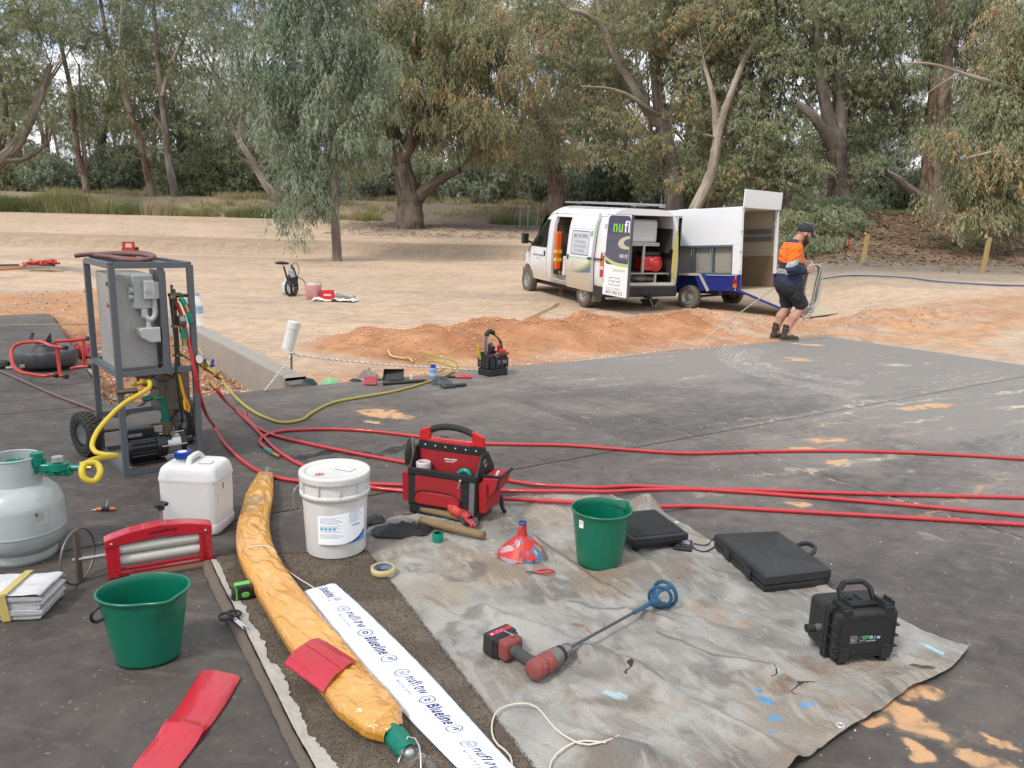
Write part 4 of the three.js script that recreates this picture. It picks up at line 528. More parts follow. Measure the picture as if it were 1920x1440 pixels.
const TT = c2([[-0.749,0,-3.668],[-0.692,0,-3.793],[-0.501,0,-3.935],[-0.249,0,-4.058],[-0.029,0,-4.219],[0.144,0,-4.341],[0.4,0,-4.38],[0.587,0,-4.338]]), TR = c2([[0.587,0,-4.338],[0.709,0,-4.204],[0.779,0,-4.075],[0.908,0,-3.903],[1.064,0,-3.619],[1.253,0,-3.379],[1.442,0,-3.163],[1.605,0,-2.913],[1.74,0,-2.722],[1.773,0,-2.69]]), TL = c2([[-0.749,0,-3.668],[-0.544,0,-3.051],[-0.273,0,-2.527],[-0.073,0,-2.17],[0.067,0,-1.851]]), TB = c2([[0.067,0,-1.851],[0.376,0,-1.803],[0.691,0,-1.894],[0.883,0,-2.01],[0.989,0,-2.097],[1.072,0,-2.159],[1.221,0,-2.265],[1.396,0,-2.405],[1.503,0,-2.467],[1.652,0,-2.565],[1.773,0,-2.69]]);
function tarpY(x, z, e = 1) {
  let y = 0.005; for (const [P, h, w] of FOLDS) { const d = polyD(x, z, P) / (w * (0.8 + 0.5 * fbm(x * 6, z * 6, 2))); y += h * exp(-d * d) * (0.55 + 0.9 * fbm(x * 5 + 3, z * 5, 2)); }
  const r = 1 - abs(2 * fbm(x * 3.2 + 1.5 * fbm(x * 2, z * 2 + 9, 3), z * 3.2 + 20, 4) - 1), r2 = 1 - abs(2 * fbm(x * 9 + 2 * fbm(x * 4, z * 4, 2), z * 9 + 5, 3) - 1);
  y += 0.016 * pow(r, 4) + 0.005 * pow(r2, 3) + 0.002 * fbm(x * 40, z * 40, 3);
  const d = hypot((x - HUMP[0]) / 0.12, (z - HUMP[2]) / 0.1); y += 0.1 * exp(-d * d); return mix(0.005, y, e);
}
{
  const NU = 230, NV = 230, p00 = TT.getPoint(0), p10 = TT.getPoint(1), p01 = TB.getPoint(0), p11 = TB.getPoint(1), B = [-0.95, -4.4, 2.0, -1.6];
  const at = TT.getSpacedPoints(NU), ab = TB.getSpacedPoints(NU), al = TL.getSpacedPoints(NV), ar = TR.getSpacedPoints(NV);
  const fn = (u, v) => {
    const i = Math.round(u * NU), j = Math.round(v * NV), k = (c) => (1 - v) * at[i][c] + v * ab[i][c] + (1 - u) * al[j][c] + u * ar[j][c] - (1 - u) * (1 - v) * p00[c] - u * (1 - v) * p10[c] - (1 - u) * v * p01[c] - u * v * p11[c];
    let x = k('x'), z = k('z'); const ed = min(u * 6, (1 - u) * 14, (1 - v) * 14, v * 14); x += 0.01 * (fbm(u * 25, v * 25, 2) - 0.5) * (ed < 1 ? 1 : 0.2);
    return [x, tarpY(x, z, ss(0.12, 1, u * 5.5)) + (u > 0.97 || v > 0.97 ? 0.006 * fbm(u * 40, v * 40, 2) : 0), z, (x - B[0]) / (B[2] - B[0]), (z - B[1]) / (B[3] - B[1])];
  };
  const base = (x, z) => {
    const n = fbm(x * 4, z * 4, 5), st = fbm(x * 7 + 3, z * 7 - 2, 5), br = ss(0.48, 0.72, fbm(x * 2.2 + 30, z * 2.2 + 4, 5)), f = fbm((x - z * 0.4) * 30, (z + x * 0.4) * 9, 4);
    let c = mix3([0.205, 0.195, 0.175], [0.34, 0.33, 0.3], ss(0.3, 0.7, n)); c = mix3(c, [0.27, 0.19, 0.12], br * 0.62); c = mix3(c, [0.2, 0.14, 0.095], ss(0.58, 0.74, fbm((x * 0.6 + z) * 5, (x - z * 0.6) * 2.2 + 8, 5)) * 0.45); c = mix3(c, [0.12, 0.1, 0.085], ss(0.55, 0.75, st) * 0.65); c = mix3(c, [0.17, 0.14, 0.115], ss(0.6, 0.8, fbm((x + z * 0.8) * 3 + 60, (z - x * 0.8) * 18, 4)) * 0.55); c = mix3(c, [0.4, 0.385, 0.35], ss(0.55, 0.75, f) * 0.4);
    for (const [P, h] of FOLDS) if (h < 0.02 && h > 0.0135) { const d = polyD(x, z, P); c = mix3(c, [0.09, 0.075, 0.06], exp(-d * d / 0.00006) * 0.7); }
    return c;
  };
  const draw = (q) => {
    const b = (p, rx, rz, r, c, al) => blob(q, p[0], p[2], rx, rz, r, c, al), BL = '70,140,190', BR = '110,75,45', OR = '196,150,104';
    for (const [p, a, c] of [[[0.869,0,-2.316], 0.02, 0.05], [[0.861,0,-2.236], 0.018, 0.03], [[0.893,0,-2.383], 0.012, 0.02], [[0.855,0,-2.166], 0.02, 0.02]]) b(p, a, c, 0.3, BL, 1);
    b([1.021,0,-2.27], 0.05, 0.018, 0.1, BL, 0.9); b([1.605,0,-2.682], 0.02, 0.03, 0, '150,200,215', 0.9); b([0.369,0,-2.33], 0.06, 0.025, 0.2, '165,190,195', 0.9); b([1.001,0,-2.413], 0.03, 0.012, 0.5, '120,170,190', 0.8); b([1.14,0,-2.435], 0.045, 0.02, 0, '110,150,160', 0.6);
    b([0.199,0,-3.953], 0.02, 0.01, 0, BL, 0.9); b([-0.357,0,-3.282], 0.04, 0.015, 0.6, '120,140,145', 0.7); b([0.773,0,-2.5], 0.04, 0.02, 0, '95,100,105', 0.6);
    b([0.318,0,-2.762], 0.05, 0.02, 0.4, '120,62,35', 0.75); b([0.854,0,-2.895], 0.2, 0.1, 0.4, '150,118,84', 0.5); b([0.983,0,-2.387], 0.1, 0.05, 0, BR, 0.6); b([0.682,0,-3.023], 0.08, 0.02, 0, BR, 0.5); b([0.022,0,-3.294], 0.03, 0.012, 0, BR, 0.5); b([1.506,0,-2.547], 0.05, 0.03, 0, '60,52,46', 0.8); b([1.081,0,-2.555], 0.14, 0.05, 0.3, BR, 0.5);
    seed(66); for (let i = 0; i < 150; i++) b([rr(-0.6, 1.6), 0, rr(-4.1, -2)], rr(0.01, 0.06), rr(0.004, 0.02), rr(0, 3), [BR, '70,62,54', OR, '175,170,160', '140,120,95'][i % 5], rr(0.15, 0.5));
    for (const P of [[[0.958,0,-2.509],[0.968,0,-2.44],[0.947,0,-2.417]], [[1.009,0,-2.334],[1.054,0,-2.381],[1.098,0,-2.423]], [[0.451,0,-2.499],[0.456,0,-2.465],[0.443,0,-2.426]]]) line(q, P, 0.008, 'rgba(12,10,8,1)');
    q.fillStyle = 'rgba(15,12,10,1)'; q.beginPath(); const h = [0.455,0,-2.482]; q.ellipse(h[0], h[2], 0.011, 0.026, -0.3, 0, 7); q.fill();
    for (let i = 0; i < 40; i++) { const x = rr(-0.4, 1.5), z = rr(-3.7, -2); line(q, [[x, z], [x + rr(-0.05, 0.05), z + rr(-0.02, 0.02)]], 0.002, 'rgba(40,34,28,.8)'); }
  };
  const m = new THREE.MeshStandardMaterial({ map: mapTex(1700, 1500, ...B, base, draw), roughness: 0.78, side: THREE.DoubleSide, bumpMap: reps(GB, 5), bumpScale: 0.006 });
  const t = tag(mesh('tarpaulin', surf(NU, NV, fn), m), 'crumpled grey-brown tarpaulin with blue paint marks spread on the slab', 'tarpaulin');
  const em = M([0.6, 0.58, 0.54], 0.4, { metalness: 0.5 });
  for (const p of [[1.072,0,-2.185], [0.896,0,-3.872]]) { const y = tarpY(p[0], p[2]) + 0.004; mesh('eyelet', tor(0.011, 0.005, p[0], y, p[2], PI / 2, 0, 0, 20), em, t); }
}
// ---- brown carpet runner
const CARP = [[-1.372,0,-3.347], [-1.011,0,-3.576], [-0.668,0,-3.439], [0.201,0,-1.768], [-0.384,0,-1.686]];
{
  const Cl = c2([CARP[0], CARP[4]]), Cr = c2([CARP[2], CARP[3]]), B = [-1.5, -3.6, 0.5, -1.5];
  const y = (x, z) => 0.016 + 0.004 * (fbm(x * 3, z * 3, 3) - 0.5);
  const fn = (u, v) => { let a = Cl.getPoint(v), b = Cr.getPoint(v), x = mix(a.x, b.x, u), z = mix(a.z, b.z, u); if (v < 0.02) { const k = sin(u * PI) * 0.0; z -= k; } const e = (u === 0 || u === 1 || v === 0) ? 0.006 : 1; x += 0.006 * (fbm(v * 60, u, 2) - 0.5); z += (v === 0 ? 0.02 * (fbm(u * 14, 3, 3) - 0.5) : 0); return [x, e < 1 ? 0.003 : y(x, z), z, x / 0.5, z / 0.5]; };
  const tx = dtex(512, 512, (u, v) => { const a = fbm(u * 5, v * 5, 5, 5), b = fbm(u * 60, v * 60, 3, 60), k = vn(u * 200, v * 200, 200); const c = mix3([0.075, 0.057, 0.042], [0.19, 0.15, 0.112], 0.5 * ss(0.3, 0.7, a) + 0.5 * b); return c.map((q) => q * (0.7 + 0.6 * k)); });
  const bt = dtex(512, 512, (u, v) => { const k = 0.5 * vn(u * 160, v * 160, 160) + 0.5 * fbm(u * 60, v * 60, 3, 60); return [k, k, k]; }, false);
  const m = new THREE.MeshStandardMaterial({ map: tx, bumpMap: bt, bumpScale: 0.006, roughness: 1, side: THREE.DoubleSide });
  const t = thing('carpet_runner', 'worn dark brown carpet offcut lying under the pail and both liners', 'carpet'); mesh('backing', surf(60, 120, fn), m, t);
  seed(71); const blade = norm(buf([-0.002, 0, 0, 0.002, 0, 0, 0.0015, 0.011, 0.003, 0, 0, -0.002, 0, 0, 0.002, -0.002, 0.01, 0], null, [0, 1, 2, 3, 4, 5]));
  scatter('pile', blade, reedM, 42000, () => { const u = rnd(), v = pow(rnd(), 1.2) * 0.9, a = Cl.getPoint(v), b = Cr.getPoint(v), x = mix(a.x, b.x, u), z = mix(a.z, b.z, u), s = rr(0.5, 1.0); return { p: [x, y(x, z) - 0.003, z], s: [s * 1.3, s * 0.8, s * 1.3], r: [rr(-0.6, 0.6), rr(0, 6), rr(-0.6, 0.6)] }; }, null, null, () => mix3([0.085, 0.066, 0.05], [0.235, 0.19, 0.145], rnd()), t);
  // bound edge and frayed white backing on the left
  const L0 = [[-1.39,0,-3.254],[-1.261,0,-3.035],[-1.136,0,-2.834],[-1.025,0,-2.655],[-0.903,0,-2.463],[-0.779,0,-2.265],[-0.676,0,-2.093],[-0.582,0,-1.943],[-0.483,0,-1.782]], L1 = [[-1.351,0,-3.279],[-1.208,0,-3.038],[-1.083,0,-2.837],[-0.975,0,-2.658],[-0.858,0,-2.465],[-0.738,0,-2.267],[-0.634,0,-2.095],[-0.536,0,-1.945],[-0.438,0,-1.784]];
  const s0 = c2(L0), s1 = c2(L1);
  mesh('edge_binding', surf(90, 5, (u, v) => { const a = s0.getPoint(u), b = s1.getPoint(u), k = 0.0015 * sin(u * 90); return [mix(a.x, b.x, v) + k, 0.004 + 0.02 * pow(sin(min(1, max(0.0, v)) * PI), 0.5) + 0.004 * fbm(u * 20, v, 2), mix(a.z, b.z, v), u * 5, v * 0.2]; }), M([0.2, 0.16, 0.125], 0.95, { bump: 0.006 }), t);
  mesh('frayed_backing', surf(260, 6, (u, v) => { const a = s1.getPoint(u), f = 0.012 + 0.055 * (0.25 + 0.9 * fbm(u * 22, 7, 4) + 0.35 * (fbm(u * 90, 3, 2) - 0.5)) * (0.35 + 0.8 * u), n = -0.4; return [a.x + (v * f - 0.006) * 0.86, 0.021 + 0.006 * fbm(u * 60, v * 4, 3) - 0.004 * v, a.z + v * f * n, u * 5, v * 0.2]; }), M([0.58, 0.54, 0.48], 0.95, { bump: 0.004 }), t);
}
// ---- orange wrapped liner
const OL = [[-1.488,0,-4.464],[-1.38,0,-4.033],[-1.276,0,-3.626],[-1.16,0,-3.313],[-1.008,0,-3.035],[-0.818,0,-2.733],[-0.654,0,-2.481],[-0.536,0,-2.314],[-0.439,0,-2.181],[-0.369,0,-2.098],[-0.329,0,-2.058]];
{
  const c = c2(OL), W = [0.048, 0.075, 0.079, 0.081, 0.083, 0.086, 0.088, 0.088, 0.086, 0.07, 0.035], Hh = [0.03, 0.06, 0.066, 0.068, 0.066, 0.065, 0.065, 0.066, 0.068, 0.065, 0.045];
  const g = (k, a) => { const t = k * (a.length - 1), i = min(a.length - 2, floor(t)); return mix(a[i], a[i + 1], t - i); };
  const NU = 260, NV = 56;
  const sk = (off, n0, wr) => (u, v) => {
    const p = c.getPoint(u), t = c.getTangent(u), nx = -t.z, nz = t.x, a = v * 2 * PI, w = g(u, W) + off, h = g(u, Hh) + off, ca = Math.sign(cos(a)) * pow(abs(cos(a)), 0.72), sa = Math.sign(sin(a)) * pow(abs(sin(a)), 0.62);
    const q = u * 26, cr = pow(1 - abs(2 * fbm(q * 0.55 + 1.7 * cos(a) + n0, cos(a) * 1.1 - q * 0.3, 3) - 1), 4), f = wr * (0.0075 * cr + 0.0045 * (fbm(q * 2.6 + n0, cos(a) * 5 + q, 3) - 0.5)) * (0.4 + 0.6 * max(0, sa)) ;
    return [p.x + nx * (ca * w * (1 + 0.02 * sin(q))), 0.018 + max(-0.004, h * 0.5 + sa * h * 0.5) + f * 1.3, p.z + nz * (ca * w), u * 4, v];
  };
  const t = thing('resin_liner', 'long orange resin-soaked liner in clear plastic, on the brown carpet', 'pipe liner');
  const crk = dtex(512, 512, (u, v) => { const w = fbm(u * 5, v * 5, 3, 5), a = 1 - abs(2 * fbm(u * 7 + w * 2, v * 22, 4, [7, 22]) - 1), b = 1 - abs(2 * fbm(u * 20, v * 12 + w * 2, 3, [20, 12]) - 1), k = 0.6 * a * a + 0.4 * b * b; return [k, k, k]; }, false);
  const om = dtex(256, 256, (u, v) => { const a = fbm(u * 6, v * 6, 5, 6), k = ss(0.5, 0.8, fbm(u * 10, v * 30, 4, [10, 30])); return mix3(mix3([0.56, 0.235, 0.018], [0.72, 0.36, 0.05], a), [0.78, 0.5, 0.2], k * 0.35); });
  mesh('liner', surf(NU, NV, sk(0, 0, 1)), new THREE.MeshPhysicalMaterial({ map: om, roughness: 0.38, clearcoat: 1, clearcoatRoughness: 0.12, side: THREE.DoubleSide, bumpMap: reps(crk, 2, 1), bumpScale: 0.0045 }), t);
  mesh('plastic_sleeve', surf(NU, NV, sk(0.003, 5, 1.5)).setIndex((() => { const g2 = surf(NU, NV, sk(0.003, 5, 1.5)).index.array; const o = []; for (let i = 0; i < g2.length / 3; i++) { const r = floor(i / 2 / NV); if (r > NU * 0.72 || r < NU * 0.06) o.push(g2[i * 3], g2[i * 3 + 1], g2[i * 3 + 2]); } return o; })()), new THREE.MeshPhysicalMaterial({ color: 0xffffff, roughness: 0.08, transmission: 1, thickness: 0, ior: 1.3, side: THREE.DoubleSide }), t);
  const e0 = [-0.335,0,-2.072], e1 = [-0.275,0,-1.993], tm = M([0.0, 0.2, 0.13], 0.4, { bump: 0.003 });
  mesh('tape_collar', limb([[e0[0], 0.035, e0[2], 0.036], [(e0[0] + e1[0]) / 2, 0.034, (e0[2] + e1[2]) / 2, 0.034], [e1[0], 0.03, e1[2], 0.03]], 20, 5, 0.1), tm, t);
  const pm = new THREE.MeshPhysicalMaterial({ color: 0xffffff, roughness: 0.1, transmission: 0.95, thickness: 0, ior: 1.3, side: THREE.DoubleSide }), e2 = [-0.251,0,-1.954], e3 = [-0.226,0,-1.92];
  mesh('plastic_tail', limb([[e1[0], 0.03, e1[2], 0.028], [e2[0], 0.03, e2[2], 0.03], [e3[0], 0.03, e3[2], 0.045]], 16, 5, 0.4), pm, t);
  mesh('plug', sph(0.017, e1[0], 0.03, e1[2]), M([0.6, 0.6, 0.6], 0.25, { metalness: 0.8 }), t);
  const w0 = [-0.304,0,-1.965], w1 = [-0.275,0,-2.017], w2 = [-0.245,0,-1.99], w3 = [-0.229,0,-1.924]; mesh('wire_loop', tube([[w0[0], 0.01, w0[2]], [w1[0], 0.07, w1[2]], [w2[0], 0.06, w2[2]], [w3[0], 0.01, w3[2]]], 0.003, 6), M([0.5, 0.5, 0.5], 0.35, { metalness: 0.7 }), t);
  const n0 = [-1.498,0,-4.494]; mesh('gathered_end', limb([[OL[0][0], 0.03, OL[0][2], 0.03], [n0[0], 0.035, n0[2] - 0.02, 0.012], [n0[0], 0.04, n0[2] - 0.06, 0.02]], 14, 4, 0.5), pm, t);
  // red offcut laid across it
  const q = [[-0.662,0.085,-2.489],[-0.504,0.085,-2.367],[-0.578,0.085,-2.213],[-0.742,0.085,-2.346]];
  const fo = (off) => (u, v) => { const a = [0, 1, 2].map((k) => (1 - u) * (1 - v) * q[0][k] + u * (1 - v) * q[1][k] + u * v * q[2][k] + (1 - u) * v * q[3][k]); return [a[0], 0.108 - 0.03 * pow(abs(v - 0.42) * 1.7, 3) - 0.012 * u * u + 0.004 * fbm(u * 4, v * 4, 2) + off, a[2], u, v]; };
  const rm = M([0.52, 0.012, 0.03], 0.38, { phys: 1, clearcoat: 0.4, bump: 0.001 }), r = tag(mesh('red_offcut', [surf(20, 24, fo(0)), surf(20, 24, fo(0.006)), ...[0, 1].map((k) => surf(20, 1, (u, v) => { const p = fo(v * 0.006)(u, k); return p; })), ...[0, 1].map((k) => surf(24, 1, (u, v) => fo(v * 0.006)(k, u)))], rm), 'folded red vinyl offcut lying across the orange liner', 'vinyl offcut');
  mesh('seam', tube([0.05, 0.3, 0.5, 0.7, 0.95].map((u) => fo(0.007)(u, 0.45).slice(0, 3)), 0.0008, 5), M([0.3, 0.01, 0.02], 0.5), r);
}
// red flat sleeve on the slab, bottom left
{
  const A = c2([[-1.058,0,-2.412],[-1.049,0,-2.239],[-1.051,0,-2.091],[-1.056,0,-1.97],[-1.061,0,-1.81]]), Bq = c2([[-0.906,0,-2.381],[-0.902,0,-2.24],[-0.911,0,-2.089],[-0.924,0,-1.964],[-0.936,0,-1.805]]);
  const f = (o) => (u, v) => { const a = A.getPoint(u), b = Bq.getPoint(u), s = pow(sin(PI * min(1, max(0, v))), 0.35); return [mix(a.x, b.x, v), 0.006 + o * (0.02 * s * (0.65 + 0.35 * sin(u * 6)) + 0.012 * exp(-pow((u - 0.47 - 0.06 * v) * 18, 2)) + 0.004 * fbm(u * 8, v * 3, 2)), mix(a.z, b.z, v), u, v]; };
  const t = tag(mesh('red_sleeve', [surf(60, 16, f(1)), surf(60, 16, f(0)), surf(1, 16, (u, v) => f(u)(0, v))], M([0.55, 0.014, 0.032], 0.35, { phys: 1, clearcoat: 0.5, bump: 0.0008 })), 'flat folded red vinyl sleeve on the bare slab at bottom left', 'vinyl sleeve');
}
// white printed liner
{
  const L = c2([[-0.856,0,-2.985],[-0.743,0,-2.82],[-0.581,0,-2.565],[-0.418,0,-2.325],[-0.27,0,-2.125],[-0.141,0,-1.958],[0.031,0,-1.735]]), R = c2([[-0.741,0,-3.07],[-0.604,0,-2.893],[-0.425,0,-2.647],[-0.267,0,-2.419],[-0.122,0,-2.195],[0.014,0,-1.982],[0.171,0,-1.749]]);
  const N = 'rgb(18,28,86)';
  const tx = ctex(1024, 300, (q, w, h) => {
    q.fillStyle = '#dcdfe8'; q.fillRect(0, 0, w, h); q.fillStyle = N; q.strokeStyle = N; q.lineJoin = 'round'; q.textBaseline = 'middle'; q.textAlign = 'center';
    const ring = (x, y, r, fillIn) => { q.lineWidth = 6; q.beginPath(); q.arc(x, y, r, 0, 7); q.stroke(); q.lineWidth = 2; q.beginPath(); q.arc(x, y, r * 0.78, 0, 7); q.stroke(); if (fillIn) { q.beginPath(); q.arc(x, y, r * 0.42, 0, 7); q.fill(); q.fillStyle = '#e6e9f0'; q.beginPath(); q.arc(x, y, r * 0.18, 0, 7); q.fill(); q.fillStyle = N; } };
    ring(70, 150, 46, true); q.font = 'italic bold 84px sans-serif'; q.save(); q.translate(268, 150); q.scale(0.86, 1.12); q.fillText('Blueline', 0, 0); q.lineWidth = 3; q.strokeText('Blueline', 0, 0); q.restore(); q.lineWidth = 2; q.strokeStyle = 'rgba(33,48,110,.6)'; q.beginPath(); q.moveTo(140, 218); q.lineTo(395, 218); q.stroke(); q.strokeStyle = N;
    q.lineWidth = 6; q.beginPath(); q.arc(480, 150, 46, 0, 7); q.stroke(); q.font = 'italic bold 54px sans-serif'; q.fillText('W', 480, 142); q.font = '11px sans-serif'; q.fillText('ooo', 480, 178);
    q.fillStyle = 'rgba(60,70,120,.5)'; q.fillRect(545, 149, 70, 2); q.fillRect(600, 128, 3, 40); q.fillStyle = N;
    q.save(); q.globalAlpha = 0.75; ring(690, 150, 42, false); q.font = 'bold 40px sans-serif'; q.fillText('50', 690, 150); q.restore();
    q.font = 'bold 84px sans-serif'; q.save(); q.translate(878, 132); q.scale(0.9, 1); q.fillText('nufl', -58, 0); q.fillText('w', 118, 0); q.restore(); q.save(); q.translate(930, 136); q.rotate(0.35); q.beginPath(); q.ellipse(0, 0, 15, 30, 0, 0, 7); q.fill(); q.fillStyle = '#e6e9f0'; q.beginPath(); q.ellipse(0, 2, 5, 18, 0, 0, 7); q.fill(); q.restore(); q.fillStyle = N; q.font = 'bold 24px sans-serif'; q.fillText('W E   F I X   P I P E S', 870, 206);
  });
  tx.wrapS = THREE.RepeatWrapping;
  const len = L.getLength(), f = (u, v) => { const a = L.getPoint(u), b = R.getPoint(u), s = pow(max(0, sin(PI * v)), 0.28), e = u < 0.02 ? sqrt(u / 0.02) : 1, wr = 0.0045 * pow(1 - abs(2 * fbm(u * 40, v * 3 + u * 9, 3) - 1), 2); return [mix(a.x, b.x, v), 0.024 + s * e * (0.016 + wr), mix(a.z, b.z, v), u * len / 0.455 + 0.02, v]; };
  tag(mesh('printed_liner', surf(200, 24, f), new THREE.MeshPhysicalMaterial({ map: tx, roughness: 0.42, clearcoat: 0.25, side: THREE.DoubleSide })), 'flat white liner printed with dark blue logos beside the orange liner', 'printed liner');
}
// cords
const cordM = M([0.66, 0.6, 0.5], 0.8);
{
  const cord = (pts, label, r = 0.003) => { pts = pts.map((p) => [p[0], p[0] > mix(CARP[2][0], CARP[3][0], (p[2] - CARP[2][2]) / (CARP[3][2] - CARP[2][2])) && p[2] > -3 ? tarpY(p[0], p[2]) + 0.006 : p[1], p[2]]); tag(mesh('cord', tube(pts, r, 6), cordM), label, 'cord'); };
  cord([[-1.226,0.03,-3.29],[-1.204,0.07,-3.266],[-1.156,0.098,-3.27],[-1.096,0.098,-3.274],[-1.056,0.085,-3.259],[-1.011,0.03,-3.223],[-0.922,0.022,-3.127],[-0.831,0.022,-3.04],[-0.778,0.04,-2.949]], 'thin cream cord tied round the orange liner to the white liner');
  cord([[0.35,0.06,-2.065],[0.309,0.05,-2.016],[0.241,0.045,-2.015],[0.173,0.04,-2.061],[0.096,0.03,-2.202],[0.036,0.026,-2.247],[-0.016,0.026,-2.217],[-0.035,0.026,-2.135],[-0.023,0.026,-2.059],[0.021,0.026,-2.001],[0.029,0.03,-1.939],[0.017,0.03,-1.874]], 'loose cream cord curling over carpet edge at bottom centre');
  cord([[0.304,0.05,-2.011],[0.219,0.03,-2.027],[0.155,0.026,-2.006],[0.136,0.026,-1.938],[0.148,0.026,-1.863]], 'short tail of cream cord at the bottom edge of the picture');
}


// ==================== BUCKETS, PAIL, CANS ====================
const steel = M([0.5, 0.5, 0.5], 0.35, { metalness: 0.85 }), brass = M([0.55, 0.38, 0.14], 0.35, { metalness: 0.85 }), blackP = M([0.022, 0.022, 0.024], 0.5, { bump: 0.001 }), blackR = M([0.018, 0.018, 0.018], 0.75, { bump: 0.002 }), whiteP = M([0.7, 0.7, 0.68], 0.42), redP = M([0.52, 0.018, 0.02], 0.4), greenB = M([0.002, 0.15, 0.085], 0.36, { dirt: 1, phys: 1, clearcoat: 0.25, clearcoatRoughness: 0.35 });
const decal = (name, w, h, draw, parent, pos, rot, bend = 0, rough = 0.5, px = 512) => {
  const t = ctex(px, max(8, Math.round(px * h / w)), draw), m = new THREE.MeshStandardMaterial({ map: t, roughness: rough, side: THREE.DoubleSide });
  let g; if (bend) { g = surf(24, 1, (u, v) => { const a = (u - 0.5) * w / bend; return [sin(a) * bend, (v - 0.5) * h, cos(a) * bend - bend, u, v]; }); } else g = new THREE.PlaneGeometry(w, h);
  T(g, 0, 0, 0, ...rot); g.translate(...pos); return mesh(name, g, m, parent);
};
const cutDecal = (name, w, h, draw, parent, pos, rot, px = 256) => { const o = decal(name, w, h, draw, parent, pos, rot, 0, 0.5, px); o.material.alphaMap = null; o.material.alphaTest = 0.3; o.material.transparent = true; return o; };
const txt = (q, s, x, y, font, col, al = 'center') => { q.font = font; q.fillStyle = col; q.textAlign = al; q.textBaseline = 'middle'; q.fillText(s, x, y); };
// white resin pail
{
  const p = [-0.822,0,-3.454], t = thing('white_pail', 'large white lidded plastic pail with a blue-and-white label', 'pail', [p[0], 0.019, p[2]], 0.05);
  mesh('body', lathe([[0, 0.004], [0.132, 0], [0.138, 0.006], [0.152, 0.3], [0.152, 0.372]], 64), whiteP, t);
  mesh('collar', lathe([[0.151, 0.288], [0.163, 0.284], [0.164, 0.3], [0.162, 0.306], [0.1535, 0.308]], 64), whiteP, t);
  for (const a of [0.3, 0.9, 1.5, 2.1, 2.7, 3.3]) mesh('rib', bx(0.003, 0.06, 0.012, sin(a - 1.8) * 0.158, 0.338, cos(a - 1.8) * 0.158, 0, a - 1.8), whiteP, t);
  const lid = mesh('lid', lathe([[0, 0.385], [0.128, 0.385], [0.134, 0.388], [0.138, 0.397], [0.158, 0.398], [0.164, 0.394], [0.166, 0.384], [0.163, 0.381], [0.166, 0.376], [0.163, 0.37], [0.165, 0.362], [0.158, 0.358]], 64), whiteP, t);
  cutDecal('lid_label', 0.085, 0.05, (q, w, h) => { q.fillStyle = '#f4f0ee'; q.fillRect(4, 4, w - 8, h - 8); q.strokeStyle = '#b03040'; q.lineWidth = 8; q.strokeRect(6, 6, w - 12, h - 12); q.fillStyle = '#8a8c92'; for (let i = 0; i < 7; i++) q.fillRect(22, 24 + i * 17, w - 50, 6); }, lid, [0.045, 0.387, -0.03], [-PI / 2, 0, -0.5]);
  cutDecal('round_label', 0.05, 0.05, (q, w, h) => { q.strokeStyle = '#c23a4a'; q.lineWidth = 14; for (const r of [105, 75]) { q.beginPath(); q.arc(128, 128, r, 0, 7); q.stroke(); } q.fillStyle = '#c23a4a'; q.beginPath(); q.arc(128, 128, 38, 0, 7); q.fill(); }, lid, [-0.06, 0.387, 0.055], [-PI / 2, 0, 0]);
  const R = 0.1475; decal('label', 0.24, 0.19, (q, w, h) => {
    q.fillStyle = '#eef0f2'; q.fillRect(0, 0, w, h); const NV = '#27406b'; txt(q, 'BLUELINE', 22, 34, 'bold 32px sans-serif', NV, 'left'); txt(q, 'STANDARD', 196, 36, 'bold 20px sans-serif', NV, 'left'); txt(q, 'MED RATIO', 300, 26, 'bold 34px sans-serif', '#4d9fd0', 'left');
    q.fillStyle = NV; q.fillRect(22, 56, 250, 4); q.fillStyle = '#4d9fd0'; q.fillRect(300, 50, 190, 4); q.fillStyle = 'rgba(40,60,100,.55)'; seed(9); for (let i = 0; i < 23; i++) { if (i % 7 === 4) continue; q.fillRect(22, 72 + i * 12, rr(150, 235), 4); } for (let i = 0; i < 11; i++) q.fillRect(310, 72 + i * 12, rr(90, 170), 4);
    for (let i = 0; i < 4; i++) { q.fillStyle = '#57a9d8'; q.beginPath(); q.arc(40 + i * 42, 246, 15, 0, 7); q.fill(); }
    q.fillStyle = '#1e3f86'; q.beginPath(); q.moveTo(250, h); q.quadraticCurveTo(420, h - 20, w, h - 120); q.lineTo(w, h - 70); q.quadraticCurveTo(430, h - 6, 330, h); q.fill(); q.fillStyle = '#3f9ad6'; q.beginPath(); q.moveTo(330, h); q.quadraticCurveTo(440, h - 10, w, h - 66); q.lineTo(w, h); q.fill(); txt(q, 'nuflow', 385, 225, 'italic bold 30px sans-serif', NV);
  }, t, [sin(0.42) * (R + 0.003), 0.175, cos(0.42) * (R + 0.003)], [-0.045, 0.42, 0], R);
  mesh('wire_handle', tube([[-0.158, 0.33, 0.03], [-0.178, 0.31, 0.06], [-0.183, 0.25, 0.06], [-0.176, 0.2, 0.04], [-0.165, 0.19, 0.0], [-0.163, 0.2, -0.02]], 0.0022, 6), steel, t);
}
